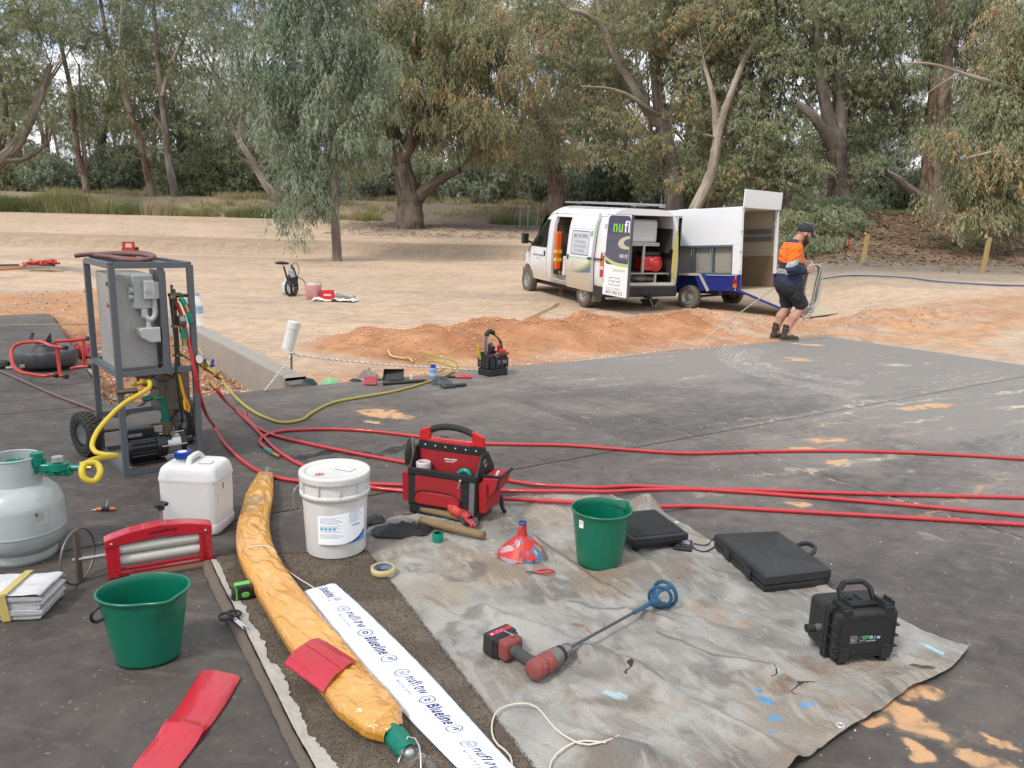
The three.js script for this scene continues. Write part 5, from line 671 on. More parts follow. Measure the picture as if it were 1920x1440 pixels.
// green bucket builder: wall sections with lip and pouring spout
function bucketShell(rx0, rz0, rx1, rz1, h, spA, spD, spW) {
  const at = (a, y, o, k = 1) => { const s = y / h, d = Math.atan2(sin(a - spA), cos(a - spA)), sp = spD * exp(-pow(d / spW, 2)) * ss(0.62, 1, s) * k, rx = mix(rx0, rx1, s) + o + sp, rz = mix(rz0, rz1, s) + o + sp; return [cos(a) * rx, y + sp * 0.15 * ss(0.8, 1, s), sin(a) * rz]; };
  const N = 96, prof = [[0.0, -1], [0.0, 0], [0.05, 0.001], [0.25, 0.001], [0.5, 0.001], [0.7, 0.001], [0.8, 0.001], [0.88, 0.001], [0.95, 0.001], [0.955, 0.006], [0.985, 0.0085], [1, 0.007], [1.004, 0.003], [1, -0.0015], [0.9, -0.002], [0.75, -0.002], [0.5, -0.002], [0.25, -0.002], [0.03, -0.002], [0.03, -1]];
  return surf(prof.length - 1, N, (u, v) => { const q = prof[Math.round(u * (prof.length - 1))], a = v * 2 * PI; if (q[1] === -1) return [0, q[0] * h + 0.002, 0, v, u]; const p = at(a, q[0] * h, q[1]); return [...p, v * 2, u]; });
}
{
  const p = [-1.279,0,-2.503], t = thing('oval_bucket', 'dark green oval bucket with pouring lip, in front of the red mangle', 'bucket', [p[0], 0.002, p[2]], 0.27);
  mesh('shell', bucketShell(0.105, 0.08, 0.148, 0.118, 0.268, 1.02, 0.03, 0.26), greenB, t);
  mesh('handle', tube([[-0.128, 0.24, 0.05], [-0.15, 0.225, 0.062], [-0.158, 0.2, 0.06], [-0.148, 0.182, 0.052], [-0.12, 0.19, 0.045]], 0.006, 7), blackP, t);
  const q = [0.432,0,-3.387], b = thing('green_bucket', 'green round bucket with price sticker, standing on the tarpaulin', 'bucket', [q[0], 0.012, q[2]], 0);
  mesh('shell', bucketShell(0.103, 0.103, 0.136, 0.136, 0.27, -0.62, 0.022, 0.22), greenB, b);
  mesh('rim_band', lathe([[0.129, 0.238], [0.1335, 0.238], [0.1335, 0.242], [0.13, 0.242]], 64), greenB, b);
  decal('sticker', 0.026, 0.036, (q2, w, h) => { q2.fillStyle = '#efeeea'; q2.fillRect(0, 0, w, h); q2.fillStyle = '#556'; for (let i = 0; i < 9; i++) q2.fillRect(20 + i * 11, 24, 3 + (i % 3) * 2, 60); q2.fillRect(20, 100, 90, 6); q2.fillStyle = '#b44'; q2.fillRect(20, 120, 60, 8); }, b, [sin(-0.85) * 0.1345, 0.222, cos(-0.85) * 0.1345], [-0.1, -0.85, 0], 0.13, 0.5, 128);
}
// white jerrycan
{
  const p = [-1.584,0,-3.71], t = thing('jerrycan', 'white square jerrycan with a blue cap beside the pump trolley', 'jerrycan', [p[0], 0.003, p[2]], -0.06);
  const prof = [[0, 0.8], [0, 0.93], [0.006, 0.975], [0.02, 1], [0.05, 1.0], [0.053, 0.975], [0.06, 0.97], [0.18, 0.985], [0.268, 0.99], [0.272, 1.01], [0.284, 1.015], [0.29, 1.0], [0.312, 0.975], [0.335, 0.92], [0.348, 0.83], [0.353, 0.7], [0.354, 0]];
  const sec = (k, v) => { const a = v * 2 * PI, n = 0.3, c = Math.sign(cos(a)) * pow(abs(cos(a)), n), s = Math.sign(sin(a)) * pow(abs(sin(a)), n); return [c * 0.152 * k, s * 0.118 * k]; };
  mesh('body', surf(prof.length - 1, 96, (u, v) => { const q = prof[Math.round(u * (prof.length - 1))], s = sec(q[1], v); return [s[0], q[0], s[1], v * 2, u]; }), new THREE.MeshPhysicalMaterial({ color: new THREE.Color(0.72, 0.72, 0.72), roughness: 0.42, map: GR, side: THREE.DoubleSide }), t);
  mesh('carry_handle', [tube([[0.0, 0.345, 0.07], [-0.005, 0.372, 0.05], [-0.005, 0.378, 0.0], [-0.005, 0.372, -0.05], [0, 0.345, -0.075]], 0.016, 10)], whiteP, t);
  const cap = mesh('cap', [cyl(0.036, 0.037, 0.03, -0.055, 0.387, 0.02, 0, 0, 0, 32), ...Array.from({ length: 26 }, (_, i) => bx(0.004, 0.027, 0.004, -0.055 + cos(i / 26 * 6.283) * 0.037, 0.387, 0.02 + sin(i / 26 * 6.283) * 0.037, 0, -i / 26 * 6.283))], M([0.01, 0.07, 0.4], 0.4), t);
  cutDecal('cap_label', 0.05, 0.05, (q) => { q.fillStyle = '#e8e4e4'; q.beginPath(); q.arc(128, 128, 110, 0, 7); q.fill(); q.strokeStyle = '#c03040'; q.lineWidth = 14; q.beginPath(); q.arc(128, 128, 62, 0, 7); q.stroke(); }, cap, [-0.055, 0.4035, 0.02], [-PI / 2, 0, 0]);
  mesh('neck', cyl(0.03, 0.034, 0.035, -0.055, 0.358, 0.02, 0, 0, 0, 24), M([0.5, 0.55, 0.52], 0.3), t);
  cutDecal('warning_label', 0.062, 0.05, (q, w, h) => { q.fillStyle = '#f2efee'; q.fillRect(4, 4, w - 8, h - 8); q.strokeStyle = '#c03040'; q.lineWidth = 12; q.strokeRect(8, 8, w - 16, h - 16); q.fillStyle = '#998'; for (let i = 0; i < 8; i++) q.fillRect(28, 30 + i * 19, w - 56, 6); }, t, [0.07, 0.3565, 0.03], [-PI / 2, 0, 0.1]);
  mesh('side_label', bx(0.001, 0.03, 0.006, 0.1515, 0.24, 0.03), blackP, t);
}
// gas cylinder
{
  const p = [-2.247,0,-3.328], t = thing('gas_cylinder', 'pale grey scuffed gas cylinder with green regulator at the left edge', 'gas cylinder', [p[0], 0, p[2]], 0.1), gm = M([0.45, 0.5, 0.49], 0.45, { phys: 1, clearcoat: 0.15, gr: 2 });
  mesh('body', lathe([[0, 0.045], [0.09, 0.035], [0.15, 0.05], [0.178, 0.085], [0.186, 0.13], [0.186, 0.135], [0.189, 0.137], [0.189, 0.145], [0.186, 0.147], [0.186, 0.25], [0.181, 0.275], [0.165, 0.31], [0.138, 0.338], [0.1, 0.355], [0.045, 0.365], [0, 0.367]], 72), gm, t);
  mesh('foot_ring', lathe([[0.13, 0.0], [0.138, 0.0], [0.142, 0.015], [0.142, 0.045], [0.13, 0.06]], 48), gm, t);
  const cg = []; for (let i = 0; i < 64; i++) { const a = i / 64 * 2 * PI, open = abs(Math.atan2(sin(a + 0.8), cos(a + 0.8))) < 0.5, far = abs(Math.atan2(sin(a - 1.6), cos(a - 1.6))) < 0.4; const put = (y0, y1) => cg.push(T(new THREE.CylinderGeometry(0.103, 0.106, y1 - y0, 2, 1, true, a, 2 * PI / 64 + 0.002), 0, (y0 + y1) / 2, 0), T(new THREE.CylinderGeometry(0.1, 0.103, y1 - y0, 2, 1, true, a, 2 * PI / 64 + 0.002), 0, (y0 + y1) / 2, 0)); if (far) { put(0.335, 0.375); } else if (open) { put(0.335, 0.372); put(0.435, 0.475); } else put(0.335, 0.475); }
  mesh('collar', [...cg, tor(0.103, 0.004, 0, 0.475, 0, PI / 2, 0, 0, 48)], gm, t);
  mesh('valve', [cyl(0.02, 0.026, 0.07, 0, 0.395, 0), cyl(0.016, 0.016, 0.08, 0.04, 0.42, 0, 0, 0, PI / 2)], brass, t);
  mesh('valve_wheel', [tor(0.034, 0.008, 0, 0.452, 0, PI / 2), ...[0, 1.05, 2.1].map((a) => bx(0.064, 0.006, 0.008, 0, 0.452, 0, 0, a))], M([0.0, 0.2, 0.13], 0.4), t);
  const gp = M([0.0, 0.19, 0.13], 0.38), rg = mesh('regulator', [bx(0.1, 0.042, 0.06, 0.135, 0.425, 0.0, 0, 0, 0, 0.012), cyl(0.034, 0.034, 0.03, 0.105, 0.452, 0.005, 0, 0, 0, 24), cyl(0.026, 0.026, 0.05, 0.105, 0.468, 0.005), cyl(0.04, 0.042, 0.03, 0.2, 0.432, 0.01, 0, 0, 0, 24), bx(0.1, 0.05, 0.055, 0.2, 0.41, 0.0, 0, 0, 0, 0.012), cyl(0.014, 0.014, 0.05, 0.262, 0.42, 0, 0, 0, PI / 2), ...[0.11, 0.15, 0.19, 0.23].map((x) => cyl(0.005, 0.005, 0.02, x, 0.405, 0.034, PI / 2))], gp, t);
  mesh('gauge_cap', cyl(0.024, 0.024, 0.022, 0.195, 0.466, 0.01), M([0.5, 0.52, 0.5], 0.3, { metalness: 0.5 }), rg); mesh('brass_fitting', [cyl(0.013, 0.016, 0.03, 0.29, 0.42, 0, 0, 0, PI / 2, 6), cyl(0.011, 0.011, 0.05, 0.31, 0.42, 0, 0, 0, PI / 2)], brass, rg);
  decal('rating_plate', 0.05, 0.055, (q, w, h) => { q.fillStyle = '#b9bfba'; q.fillRect(0, 0, w, h); q.fillStyle = '#444'; seed(8); for (let i = 0; i < 11; i++) q.fillRect(30, 30 + i * 40, rr(300, 440), 12); q.fillStyle = '#7d5a48'; q.fillRect(0, 0, 120, 180); }, t, [sin(0.95) * 0.187, 0.222, cos(0.95) * 0.187], [0, 0.95, 0], 0.186);
}
// yellow gas hose from the regulator to the trolley
{
  const P = [[-1.883,0.478,-3.22],[-1.861,0.48,-3.24],[-1.834,0.477,-3.26],[-1.807,0.445,-3.24],[-1.817,0.413,-3.2],[-1.846,0.432,-3.18],[-1.863,0.471,-3.2],[-1.864,0.48,-3.28],[-1.923,0.403,-3.6],[-2.09,0.346,-3.8],[-2.223,0.315,-3.95],[-2.29,0.326,-4.05],[-2.31,0.371,-4.15],[-2.292,0.427,-4.25],[-2.256,0.483,-4.35],[-2.208,0.519,-4.45],[-2.182,0.547,-4.52],[-2.191,0.571,-4.55],[-2.258,0.559,-4.6],[-2.331,0.535,-4.64]];
  tag(mesh('gas_hose', tube(P, 0.0135, 10, false, 0.012, 10), M([0.68, 0.5, 0.02], 0.45, { bump: 0.001 })), 'thick yellow gas hose looping from the regulator up to the trolley', 'hose');
}
// red mangle with white rollers
{
  const p = [-1.557,0,-3.221], t = thing('mangle', 'red hand-cranked mangle with two white rollers and a spoked wheel', 'mangle', [p[0], 0, p[2]], 0.5), rm = M([0.5, 0.012, 0.025], 0.4, { phys: 1, clearcoat: 0.4, gr: 2 });
  for (const x of [-0.19, 0.19]) { mesh('side_post', [bx(0.05, 0.165, 0.06, x, 0.085, 0, 0, 0, 0, 0.004), bx(0.012, 0.12, 0.08, x * 0.88, 0.085, 0.0)], rm, t); }
  const top = mesh('top_beam', ext([[-0.218, 0.145], [-0.218, 0.18], [-0.19, 0.19], [-0.12, 0.208], [0, 0.222], [0.12, 0.21], [0.19, 0.194], [0.218, 0.185], [0.218, 0.145], [0.16, 0.152], [0, 0.165], [-0.16, 0.152]], 0.07, 0.004), rm, t);
  for (const x of [-0.19, 0.19]) mesh('bolt', sph(0.006, x, 0.165, 0.035), steel, top);
  cutDecal('lettering', 0.14, 0.022, (q, w, h) => { q.save(); q.translate(w / 2, h / 2); q.rotate(PI); txt(q, 'WringMaster', 0, 0, 'italic bold 34px sans-serif', '#2a1012'); q.restore(); }, top, [0.015, 0.19, 0.0362], [0, 0, 0.03]);
  for (const y of [0.127, 0.076]) mesh('roller', cyl(0.024, 0.024, 0.33, 0, y, 0.006, 0, 0, PI / 2, 24), M([0.56, 0.55, 0.5], 0.6, { gr: 2 }), t);
  mesh('base_bar', [bx(0.43, 0.014, 0.05, 0.0, 0.012, 0.0), bx(0.36, 0.012, 0.008, 0, 0.04, 0.03, 0.3)], rm, t); mesh('timber_rest', bx(0.34, 0.014, 0.045, 0.04, 0.008, 0.055, 0, 0, 0, 0.002), M([0.14, 0.09, 0.055], 0.8), t);
  mesh('pressure_screw', cyl(0.007, 0.007, 0.09, 0.015, 0.25, 0, 0, 0, 0, 12), steel, t); mesh('knob', [cyl(0.026, 0.022, 0.014, 0.015, 0.302, 0, 0, 0, 0, 16), cyl(0.011, 0.015, 0.02, 0.015, 0.288, 0), ...[0, 1, 2, 3, 4].map((i) => sph(0.009, 0.015 + cos(i * 1.257) * 0.024, 0.302, sin(i * 1.257) * 0.024))], blackP, t);
  const rust = M([0.2, 0.17, 0.14], 0.5, { metalness: 0.6, gr: 2 }); mesh('axle', cyl(0.009, 0.009, 0.14, -0.27, 0.106, 0, 0, 0, PI / 2, 12), steel, t);
  const w = mesh('crank_wheel', [tor(0.118, 0.005, -0.32, 0.122, 0, 0, PI / 2 - 0.55, 0, 48)], rust, t); mesh('spoke', bx(0.012, 0.236, 0.034, -0.32, 0.122, 0, 0.02, -0.55, 0, 0.002), M([0.13, 0.12, 0.1], 0.6, { metalness: 0.3, gr: 4 }), w);
}
// folded white dust sheets
{
  const p = [-1.948,0,-2.825], t = thing('sheet_stack', 'stack of folded white plastic sheets held by yellow tape, left edge', 'sheets', [p[0], 0, p[2]], 0.12), wm = M([0.76, 0.76, 0.78], 0.5, { bump: 0.004 });
  for (let k = 0; k < 5; k++) { const g = surf(16, 40, (u, v) => { const a = v * 2 * PI, c = Math.sign(cos(a)) * pow(abs(cos(a)), 0.35), s = Math.sign(sin(a)) * pow(abs(sin(a)), 0.6), W = 0.135 - (k === 4 ? 0.008 : 0) + 0.006 * sin(k * 2.4), z = (u - 0.5) * (0.2 + 0.01 * sin(k * 1.7)); return [c * W + (k - 2) * 0.003, 0.004 + k * 0.019 + 0.0095 + s * 0.0095 + 0.006 * fbm(u * 4 + k, v * 6, 3) + 0.012 * (k === 4 ? fbm(u * 3, c, 2) : 0), z, u, v]; }); const f = [g]; for (const z of [0, 1]) f.push(surf(1, 40, (u, v) => { const a = v * 2 * PI, c = Math.sign(cos(a)) * pow(abs(cos(a)), 0.35) * u, s = Math.sign(sin(a)) * pow(abs(sin(a)), 0.6) * u, W = 0.135 + 0.006 * sin(k * 2.4); return [c * W + (k - 2) * 0.003, 0.004 + k * 0.019 + 0.0125 + s * 0.0095, (z - 0.5) * (0.2 + 0.01 * sin(k * 1.7)), u, v]; })); mesh('folded_sheet', f, wm, t); }
  mesh('yellow_tape', [bx(0.03, 0.001, 0.216, 0.0, 0.117, 0, 0.0, 0, 0.02), bx(0.032, 0.112, 0.001, 0.0, 0.06, 0.108, 0.03, 0, 0.1), bx(0.03, 0.112, 0.001, 0, 0.06, -0.108)], M([0.62, 0.5, 0.16], 0.4, { opacity: 0.85, transparent: true }), t);
}


// ==================== TOOLS ON AND ROUND THE TARPAULIN ====================
const onTarp = (p, o = 0) => [p[0], tarpY(p[0], p[2]) + o, p[2]];
const clothR = M([0.4, 0.012, 0.018], 0.85, { bump: 0.002, gr: 2 }), clothK = M([0.014, 0.014, 0.016], 0.85, { bump: 0.002, gr: 2 }), greyW = M([0.16, 0.16, 0.17], 0.8, { bump: 0.001 });
// big red and black tool bag
{
  const p = [-0.315,0,-3.996], t = thing('tool_bag', 'large red and black open tool bag with arched black-grip handle, beside the white pail', 'tool bag', [p[0], 0.012, p[2]], -0.36);
  mesh('base', [bx(0.4, 0.07, 0.25, 0, 0.035, 0, 0, 0, 0, 0.02)], M([0.016, 0.016, 0.017], 0.6, { bump: 0.001 }), t);
  // front pocket, deeper at the bottom
  const fr = (x0, x1, y0, y1, z, th, m, n, nm = 'panel') => mesh(nm, bx(x1 - x0, y1 - y0, th, (x0 + x1) / 2, (y0 + y1) / 2, z, 0, 0, 0, 0.004), m, n);
  const fp = mesh('front_pocket', bx(0.395, 0.19, 0.02, 0, 0.155, 0.118, -0.05, 0, 0, 0.008), clothK, t);
  mesh('pocket_panel', bx(0.27, 0.15, 0.012, -0.02, 0.15, 0.127, -0.05, 0, 0, 0.005), clothR, fp);
  mesh('padded_flap', ext(rrect(0.27, 0.075, 0.035), 0.02, 0.008, -0.02, 0.107, 0.134, -0.05), clothR, fp); mesh('piping', tube([[-0.155, 0.1, 0.146], [-0.14, 0.14, 0.145], [-0.09, 0.15, 0.143], [0.05, 0.15, 0.143], [0.105, 0.135, 0.145], [0.118, 0.095, 0.146]], 0.003, 6), clothK, fp);
  mesh('zip_pull', [bx(0.012, 0.045, 0.004, 0.105, 0.205, 0.133, 0, 0, -0.2, 0.001), sph(0.008, 0.112, 0.229, 0.132)], M([0.6, 0.58, 0.5], 0.3, { metalness: 0.8 }), fp);
  mesh('reflective_strip', bx(0.028, 0.2, 0.006, 0.178, 0.15, 0.13, -0.05), greyW, fp);
  mesh('top_binding', bx(0.4, 0.035, 0.028, 0, 0.243, 0.118, 0, 0, 0, 0.006), clothK, fp);
  // sides
  for (const s of [-1, 1]) { const sp = mesh('side_panel', [ext([[-0.12, 0.05], [0.12, 0.05], [0.12, 0.255], [0.03, 0.36], [-0.05, 0.36], [-0.12, 0.255]], 0.012, 0.003, s * 0.195, 0, 0, 0, PI / 2)], clothK, t); mesh('side_pocket', [ext([[-0.1, 0.06], [0.1, 0.06], [0.11, 0.24], [-0.11, 0.22]], 0.05, 0.012, s * 0.225, 0, 0, 0, PI / 2, 0)], clothR, sp); if (s > 0) mesh('d_ring', tor(0.018, 0.003, 0.203, 0.305, 0.02, 0, PI / 2), steel, sp); }
  mesh('flared_pouch', [ext([[0, 0.07], [0.1, 0.19], [0.115, 0.26], [0.02, 0.25], [0, 0.2]], 0.17, 0.01, 0.2, 0, 0)], clothR, t); mesh('pouch_binding', [bar([0.215, 0.258, 0.08], [0.318, 0.262, 0.08], 0.012), bar([0.215, 0.235, -0.0], [0.31, 0.24, 0.0], 0.012), bar([0.318, 0.262, 0.085], [0.318, 0.262, -0.085], 0.012), bar([0.3, 0.19, 0.09], [0.318, 0.262, 0.09], 0.01)], clothK, t); mesh('pencil', bx(0.012, 0.06, 0.012, 0.285, 0.26, 0.06, 0, 0, -0.4), whiteP, t);
  // centre wall with handle
  const cw = mesh('centre_wall', bx(0.38, 0.33, 0.03, 0, 0.2, 0.0, 0, 0, 0, 0.006), clothR, t);
  mesh('rivet_strip', bx(0.386, 0.045, 0.036, 0, 0.362, 0, 0, 0, 0, 0.004), clothK, cw); for (let i = 0; i < 6; i++) mesh('rivet', sph(0.0065, -0.15 + i * 0.06, 0.364, 0.019, 1, 1, 0.6), steel, cw);
  cutDecal('logo', 0.078, 0.042, (q, w, h) => { q.translate(w / 2, h / 2); q.rotate(-0.06); txt(q, 'Milwaukee', 0, -16, 'italic bold 47px sans-serif', '#f4efec'); q.fillStyle = '#f4efec'; q.beginPath(); q.moveTo(-110, 30); q.lineTo(0, 20); q.lineTo(-14, 32); q.lineTo(115, 12); q.lineTo(10, 46); q.lineTo(22, 34); q.lineTo(-110, 36); q.fill(); }, cw, [0.0, 0.295, 0.0165], [0, 0, 0]);
  const hd = mesh('handle', [ext([[-0.19, 0.385], [-0.19, 0.44], [-0.17, 0.452], [-0.12, 0.468], [-0.118, 0.43], [-0.13, 0.4], [-0.11, 0.392], [0.11, 0.392], [0.13, 0.4], [0.118, 0.43], [0.12, 0.468], [0.17, 0.452], [0.19, 0.44], [0.19, 0.385]], 0.03, 0.006)], redP, t);
  mesh('grip', tube([[-0.125, 0.449, 0], [-0.07, 0.468, 0], [0, 0.475, 0], [0.07, 0.468, 0], [0.125, 0.449, 0]], 0.0185, 12), blackR, hd);
  mesh('inner_floor', bx(0.37, 0.01, 0.2, 0, 0.18, 0.01), clothK, t); mesh('strap_end', tube([[0.15, 0.1, -0.12], [0.23, 0.08, -0.14], [0.26, 0.03, -0.1], [0.285, 0.012, -0.08]], 0.012, 6), clothK, t);
  const rot = (x, y, z) => { const q = V(x, y, z).applyAxisAngle(V(0, 1, 0), -0.36); return [p[0] + q.x, 0.012 + q.y, p[2] + q.z]; };
  const w = thing('tape_roll', 'white tape roll tucked in the front pocket of the red bag', 'tape roll', rot(-0.14, 0.25, 0.06), 0.2); mesh('roll', lathe([[0.022, -0.03], [0.04, -0.03], [0.041, 0.028], [0.036, 0.033], [0.022, 0.031], [0.022, -0.03]], 32), M([0.68, 0.6, 0.6], 0.5), w);
  const gt = thing('tape_roll', 'green tape roll standing in the front pocket of the red bag', 'tape roll', rot(0.11, 0.235, 0.07), -0.36); mesh('roll', [T(lathe([[0.02, -0.013], [0.045, -0.013], [0.045, 0.013], [0.02, 0.013], [0.02, -0.013]], 32), 0, 0, 0, PI / 2)], M([0.0, 0.24, 0.17], 0.45), gt);
  const sw = thing('hand_saw', 'grey-bladed hand saw standing in the left side of the red bag', 'saw', rot(-0.235, 0.17, 0.04), -0.5); mesh('blade', ext([[-0.03, 0.08], [0.005, 0.08], [0.02, 0.18], [0.0, 0.235], [-0.018, 0.21], [-0.034, 0.15]], 0.003, 0, 0, 0, 0, 0, 1.2), M([0.2, 0.18, 0.16], 0.5, { metalness: 0.6 }), sw); mesh('edge_guard', bx(0.01, 0.15, 0.012, 0.012, 0.15, -0.02, 0.12), M([0.24, 0.25, 0.24], 0.7), sw);
  const ch = thing('chisel', 'orange-handled chisel standing in the left side of the red bag', 'chisel', rot(-0.2, 0.25, -0.03), 0); mesh('handle', rod([0, 0.0, 0], [0.005, 0.13, 0], 0.011, 0.012, 12), M([0.5, 0.12, 0.05], 0.5), ch); mesh('cap', cyl(0.009, 0.011, 0.02, 0.005, 0.138, 0), M([0.06, 0.06, 0.07], 0.5), ch);
}
// black polythene, batons, gloves, tapes beside the bag
function crumple(name, label, cat, pos, rx, rz, h, m, sd, extra) {
  const g = surf(40, 60, (u, v) => { const a = v * 2 * PI, edge = 0.6 + 0.75 * fbm(cos(a) * 2.2 + sd, sin(a) * 2.2 + sd * 2, 3), r = u * edge, x = cos(a) * r * rx, z = sin(a) * r * rz, k = (1 - u * u) * (0.35 + 0.9 * fbm(x * 16 + sd, z * 16, 3)) + 0.35 * pow(1 - abs(2 * fbm(x * 30 + sd, z * 22, 3) - 1), 3) * (1 - u * 0.8); return [x, 0.002 + h * k, z, u, v]; });
  const o = mesh(name, g, m); o.position.set(...pos); return tag(o, label, cat);
}
const polyM = M([0.012, 0.013, 0.017], 0.38, { bump: 0.002 });
crumple('plastic_bag', 'crumpled black plastic gloves lying left of the two wooden batons', 'gloves', onTarp([-0.545,0,-3.682]), 0.135, 0.1, 0.05, polyM, 3);
crumple('plastic_scrap', 'small grey-black crumpled scrap close beside the white pail', 'rag', onTarp([-0.705,0,-3.814]), 0.05, 0.045, 0.04, M([0.05, 0.045, 0.04], 0.6), 8);
{
  const wm = M([0.3, 0.2, 0.1], 0.7, { bump: 0.002, gr: 2 });
  const wb = (a, b, r, lab) => { const t = thing('baton', lab, 'wooden baton', a), d = b.map((q, i) => q - a[i]); mesh('shaft', [rod([0, r, 0], [d[0], r + d[1], d[2]], r, r * 1.05, 16)], wm, t); const e = V(...d).normalize(); for (const s of [0.02, 0.98]) mesh('groove', rod([d[0] * s - e.x * 0.004, r + d[1] * s, d[2] * s - e.z * 0.004], [d[0] * s + e.x * 0.004, r + d[1] * s, d[2] * s + e.z * 0.004], r * 1.07, r * 1.07, 16), M([0.16, 0.1, 0.05], 0.8), t); };
  wb(onTarp([-0.458,0,-3.772], 0.005), onTarp([-0.118,0,-3.601], 0.005), 0.02, 'round wooden baton, the nearer of the two under the red gloves');
  wb(onTarp([-0.472,0,-3.937], 0.012), onTarp([-0.167,0,-3.785], 0.012), 0.018, 'round wooden baton, the farther one tucked against the red bag');
  const q = onTarp([-0.238,0,-3.802], 0.055), A = -0.674, t = thing('work_glove', 'red and black rubber-coated work glove lying on the wooden batons', 'glove', q, A);
  mesh('cuff', limb([[-0.09, 0.02, 0, 0.026], [-0.06, 0.012, 0, 0.03], [-0.02, 0.0, 0, 0.025]], 14, 5, 0.35), M([0.62, 0.06, 0.05], 0.6, { bump: 0.002 }), t);
  mesh('palm', limb([[-0.025, 0.0, 0, 0.025], [0.02, -0.006, 0, 0.03], [0.05, -0.012, 0.004, 0.022]], 14, 5, 0.3), M([0.45, 0.03, 0.03], 0.6, { bump: 0.002 }), t);
  for (let i = 0; i < 4; i++) mesh('finger', limb([[0.04, -0.012, -0.02 + i * 0.014, 0.009], [0.075, -0.02, -0.022 + i * 0.016, 0.009], [0.105 - abs(i - 1.5) * 0.008, -0.035, -0.02 + i * 0.017, 0.006]], 8, 4), i < 2 ? M([0.03, 0.03, 0.03], 0.7) : M([0.45, 0.03, 0.03], 0.6), t);
  mesh('thumb', limb([[0.0, -0.004, 0.02, 0.01], [0.03, -0.012, 0.042, 0.009], [0.055, -0.025, 0.05, 0.006]], 8, 4), M([0.04, 0.035, 0.035], 0.7), t);
  const g = thing('tape_roll', 'small green tape roll standing in front of the wooden batons', 'tape roll', onTarp([-0.347,0,-3.573]), 0.3); mesh('roll', lathe([[0.021, 0], [0.027, 0], [0.028, 0.045], [0.021, 0.045], [0.021, 0]], 32), M([0.0, 0.26, 0.17], 0.45), g); mesh('core', lathe([[0.018, 0.001], [0.021, 0.001], [0.021, 0.044], [0.018, 0.044]], 32), M([0.02, 0.12, 0.09], 0.6), g);
  const mt = [-0.554,0,-3.194], y = thing('tape_roll', 'roll of cream masking tape lying flat on the carpet edge', 'tape roll', [mt[0], 0.024, mt[2]], 0); mesh('roll', lathe([[0.043, 0], [0.054, 0], [0.0545, 0.024], [0.044, 0.025], [0.043, 0]], 48), M([0.68, 0.54, 0.25], 0.6), y); mesh('core', lathe([[0.039, 0.001], [0.043, 0.001], [0.043, 0.024], [0.039, 0.024]], 48), M([0.25, 0.3, 0.42], 0.7), y);
}
// red funnel daubed with blue resin
{
  const t = thing('funnel', 'red plastic funnel smeared with blue paint, standing upside down on the tarpaulin', 'funnel', onTarp([0.067,0,-3.412]), 0.3);
  const tx = dtex(512, 256, (u, v) => { const n = fbm(u * 12, v * 5, 5, [12, 5]), a = fbm(u * 7 + 3, v * 6, 5, [7, 6]), s = fbm(u * 30, v * 8, 4, [30, 8]); let c = [0.55, 0.03, 0.02]; c = mix3(c, [0.1, 0.2, 0.36], ss(0.56, 0.62, n + 0.14 * ss(0.35, 0, v))); c = mix3(c, [0.42, 0.42, 0.42], ss(0.6, 0.66, a) * 0.8); c = mix3(c, [0.55, 0.52, 0.2], (abs(u - 0.12) < 0.05 && v > 0.35 && v < 0.55) ? ss(0.45, 0.55, s) : 0); c = mix3(c, [0.03, 0.03, 0.04], ss(0.66, 0.7, s) * 0.6); return c; });
  const m = new THREE.MeshStandardMaterial({ map: tx, roughness: 0.42, side: THREE.DoubleSide, bumpMap: GB, bumpScale: 0.002 });
  mesh('cone', lathe([[0.11, 0], [0.112, 0.002], [0.112, 0.026], [0.109, 0.03], [0.085, 0.058], [0.055, 0.088], [0.03, 0.108], [0.024, 0.112], [0.022, 0.118], [0.018, 0.16], [0.0175, 0.176]], 56), m, t);
  mesh('spout_rim', lathe([[0.0175, 0.168], [0.0205, 0.169], [0.0205, 0.178], [0.014, 0.178], [0.013, 0.15]], 32), M([0.04, 0.09, 0.26], 0.5), t); mesh('hang_tab', bx(0.02, 0.003, 0.016, -0.12, 0.028, 0), m, t);
  const s = onTarp([0.155,0,-3.204], 0.004), k = thing('snips', 'pair of red-handled snips lying below the funnel on the tarpaulin', 'snips', s, 0.1);
  for (const z of [-1, 1]) mesh('handle', tube([[-0.03, 0.006, z * 0.003], [0.0, 0.007, z * 0.014], [0.03, 0.007, z * 0.018], [0.052, 0.006, z * 0.01], [0.055, 0.006, 0]], 0.005, 7), M([0.5, 0.03, 0.025], 0.5), k); mesh('blade', [ext([[-0.075, -0.003], [-0.03, -0.008], [-0.03, 0.006], [-0.07, 0.002]], 0.004, 0, 0, 0.006, 0, PI / 2)], M([0.1, 0.1, 0.1], 0.4, { metalness: 0.7 }), k);
}
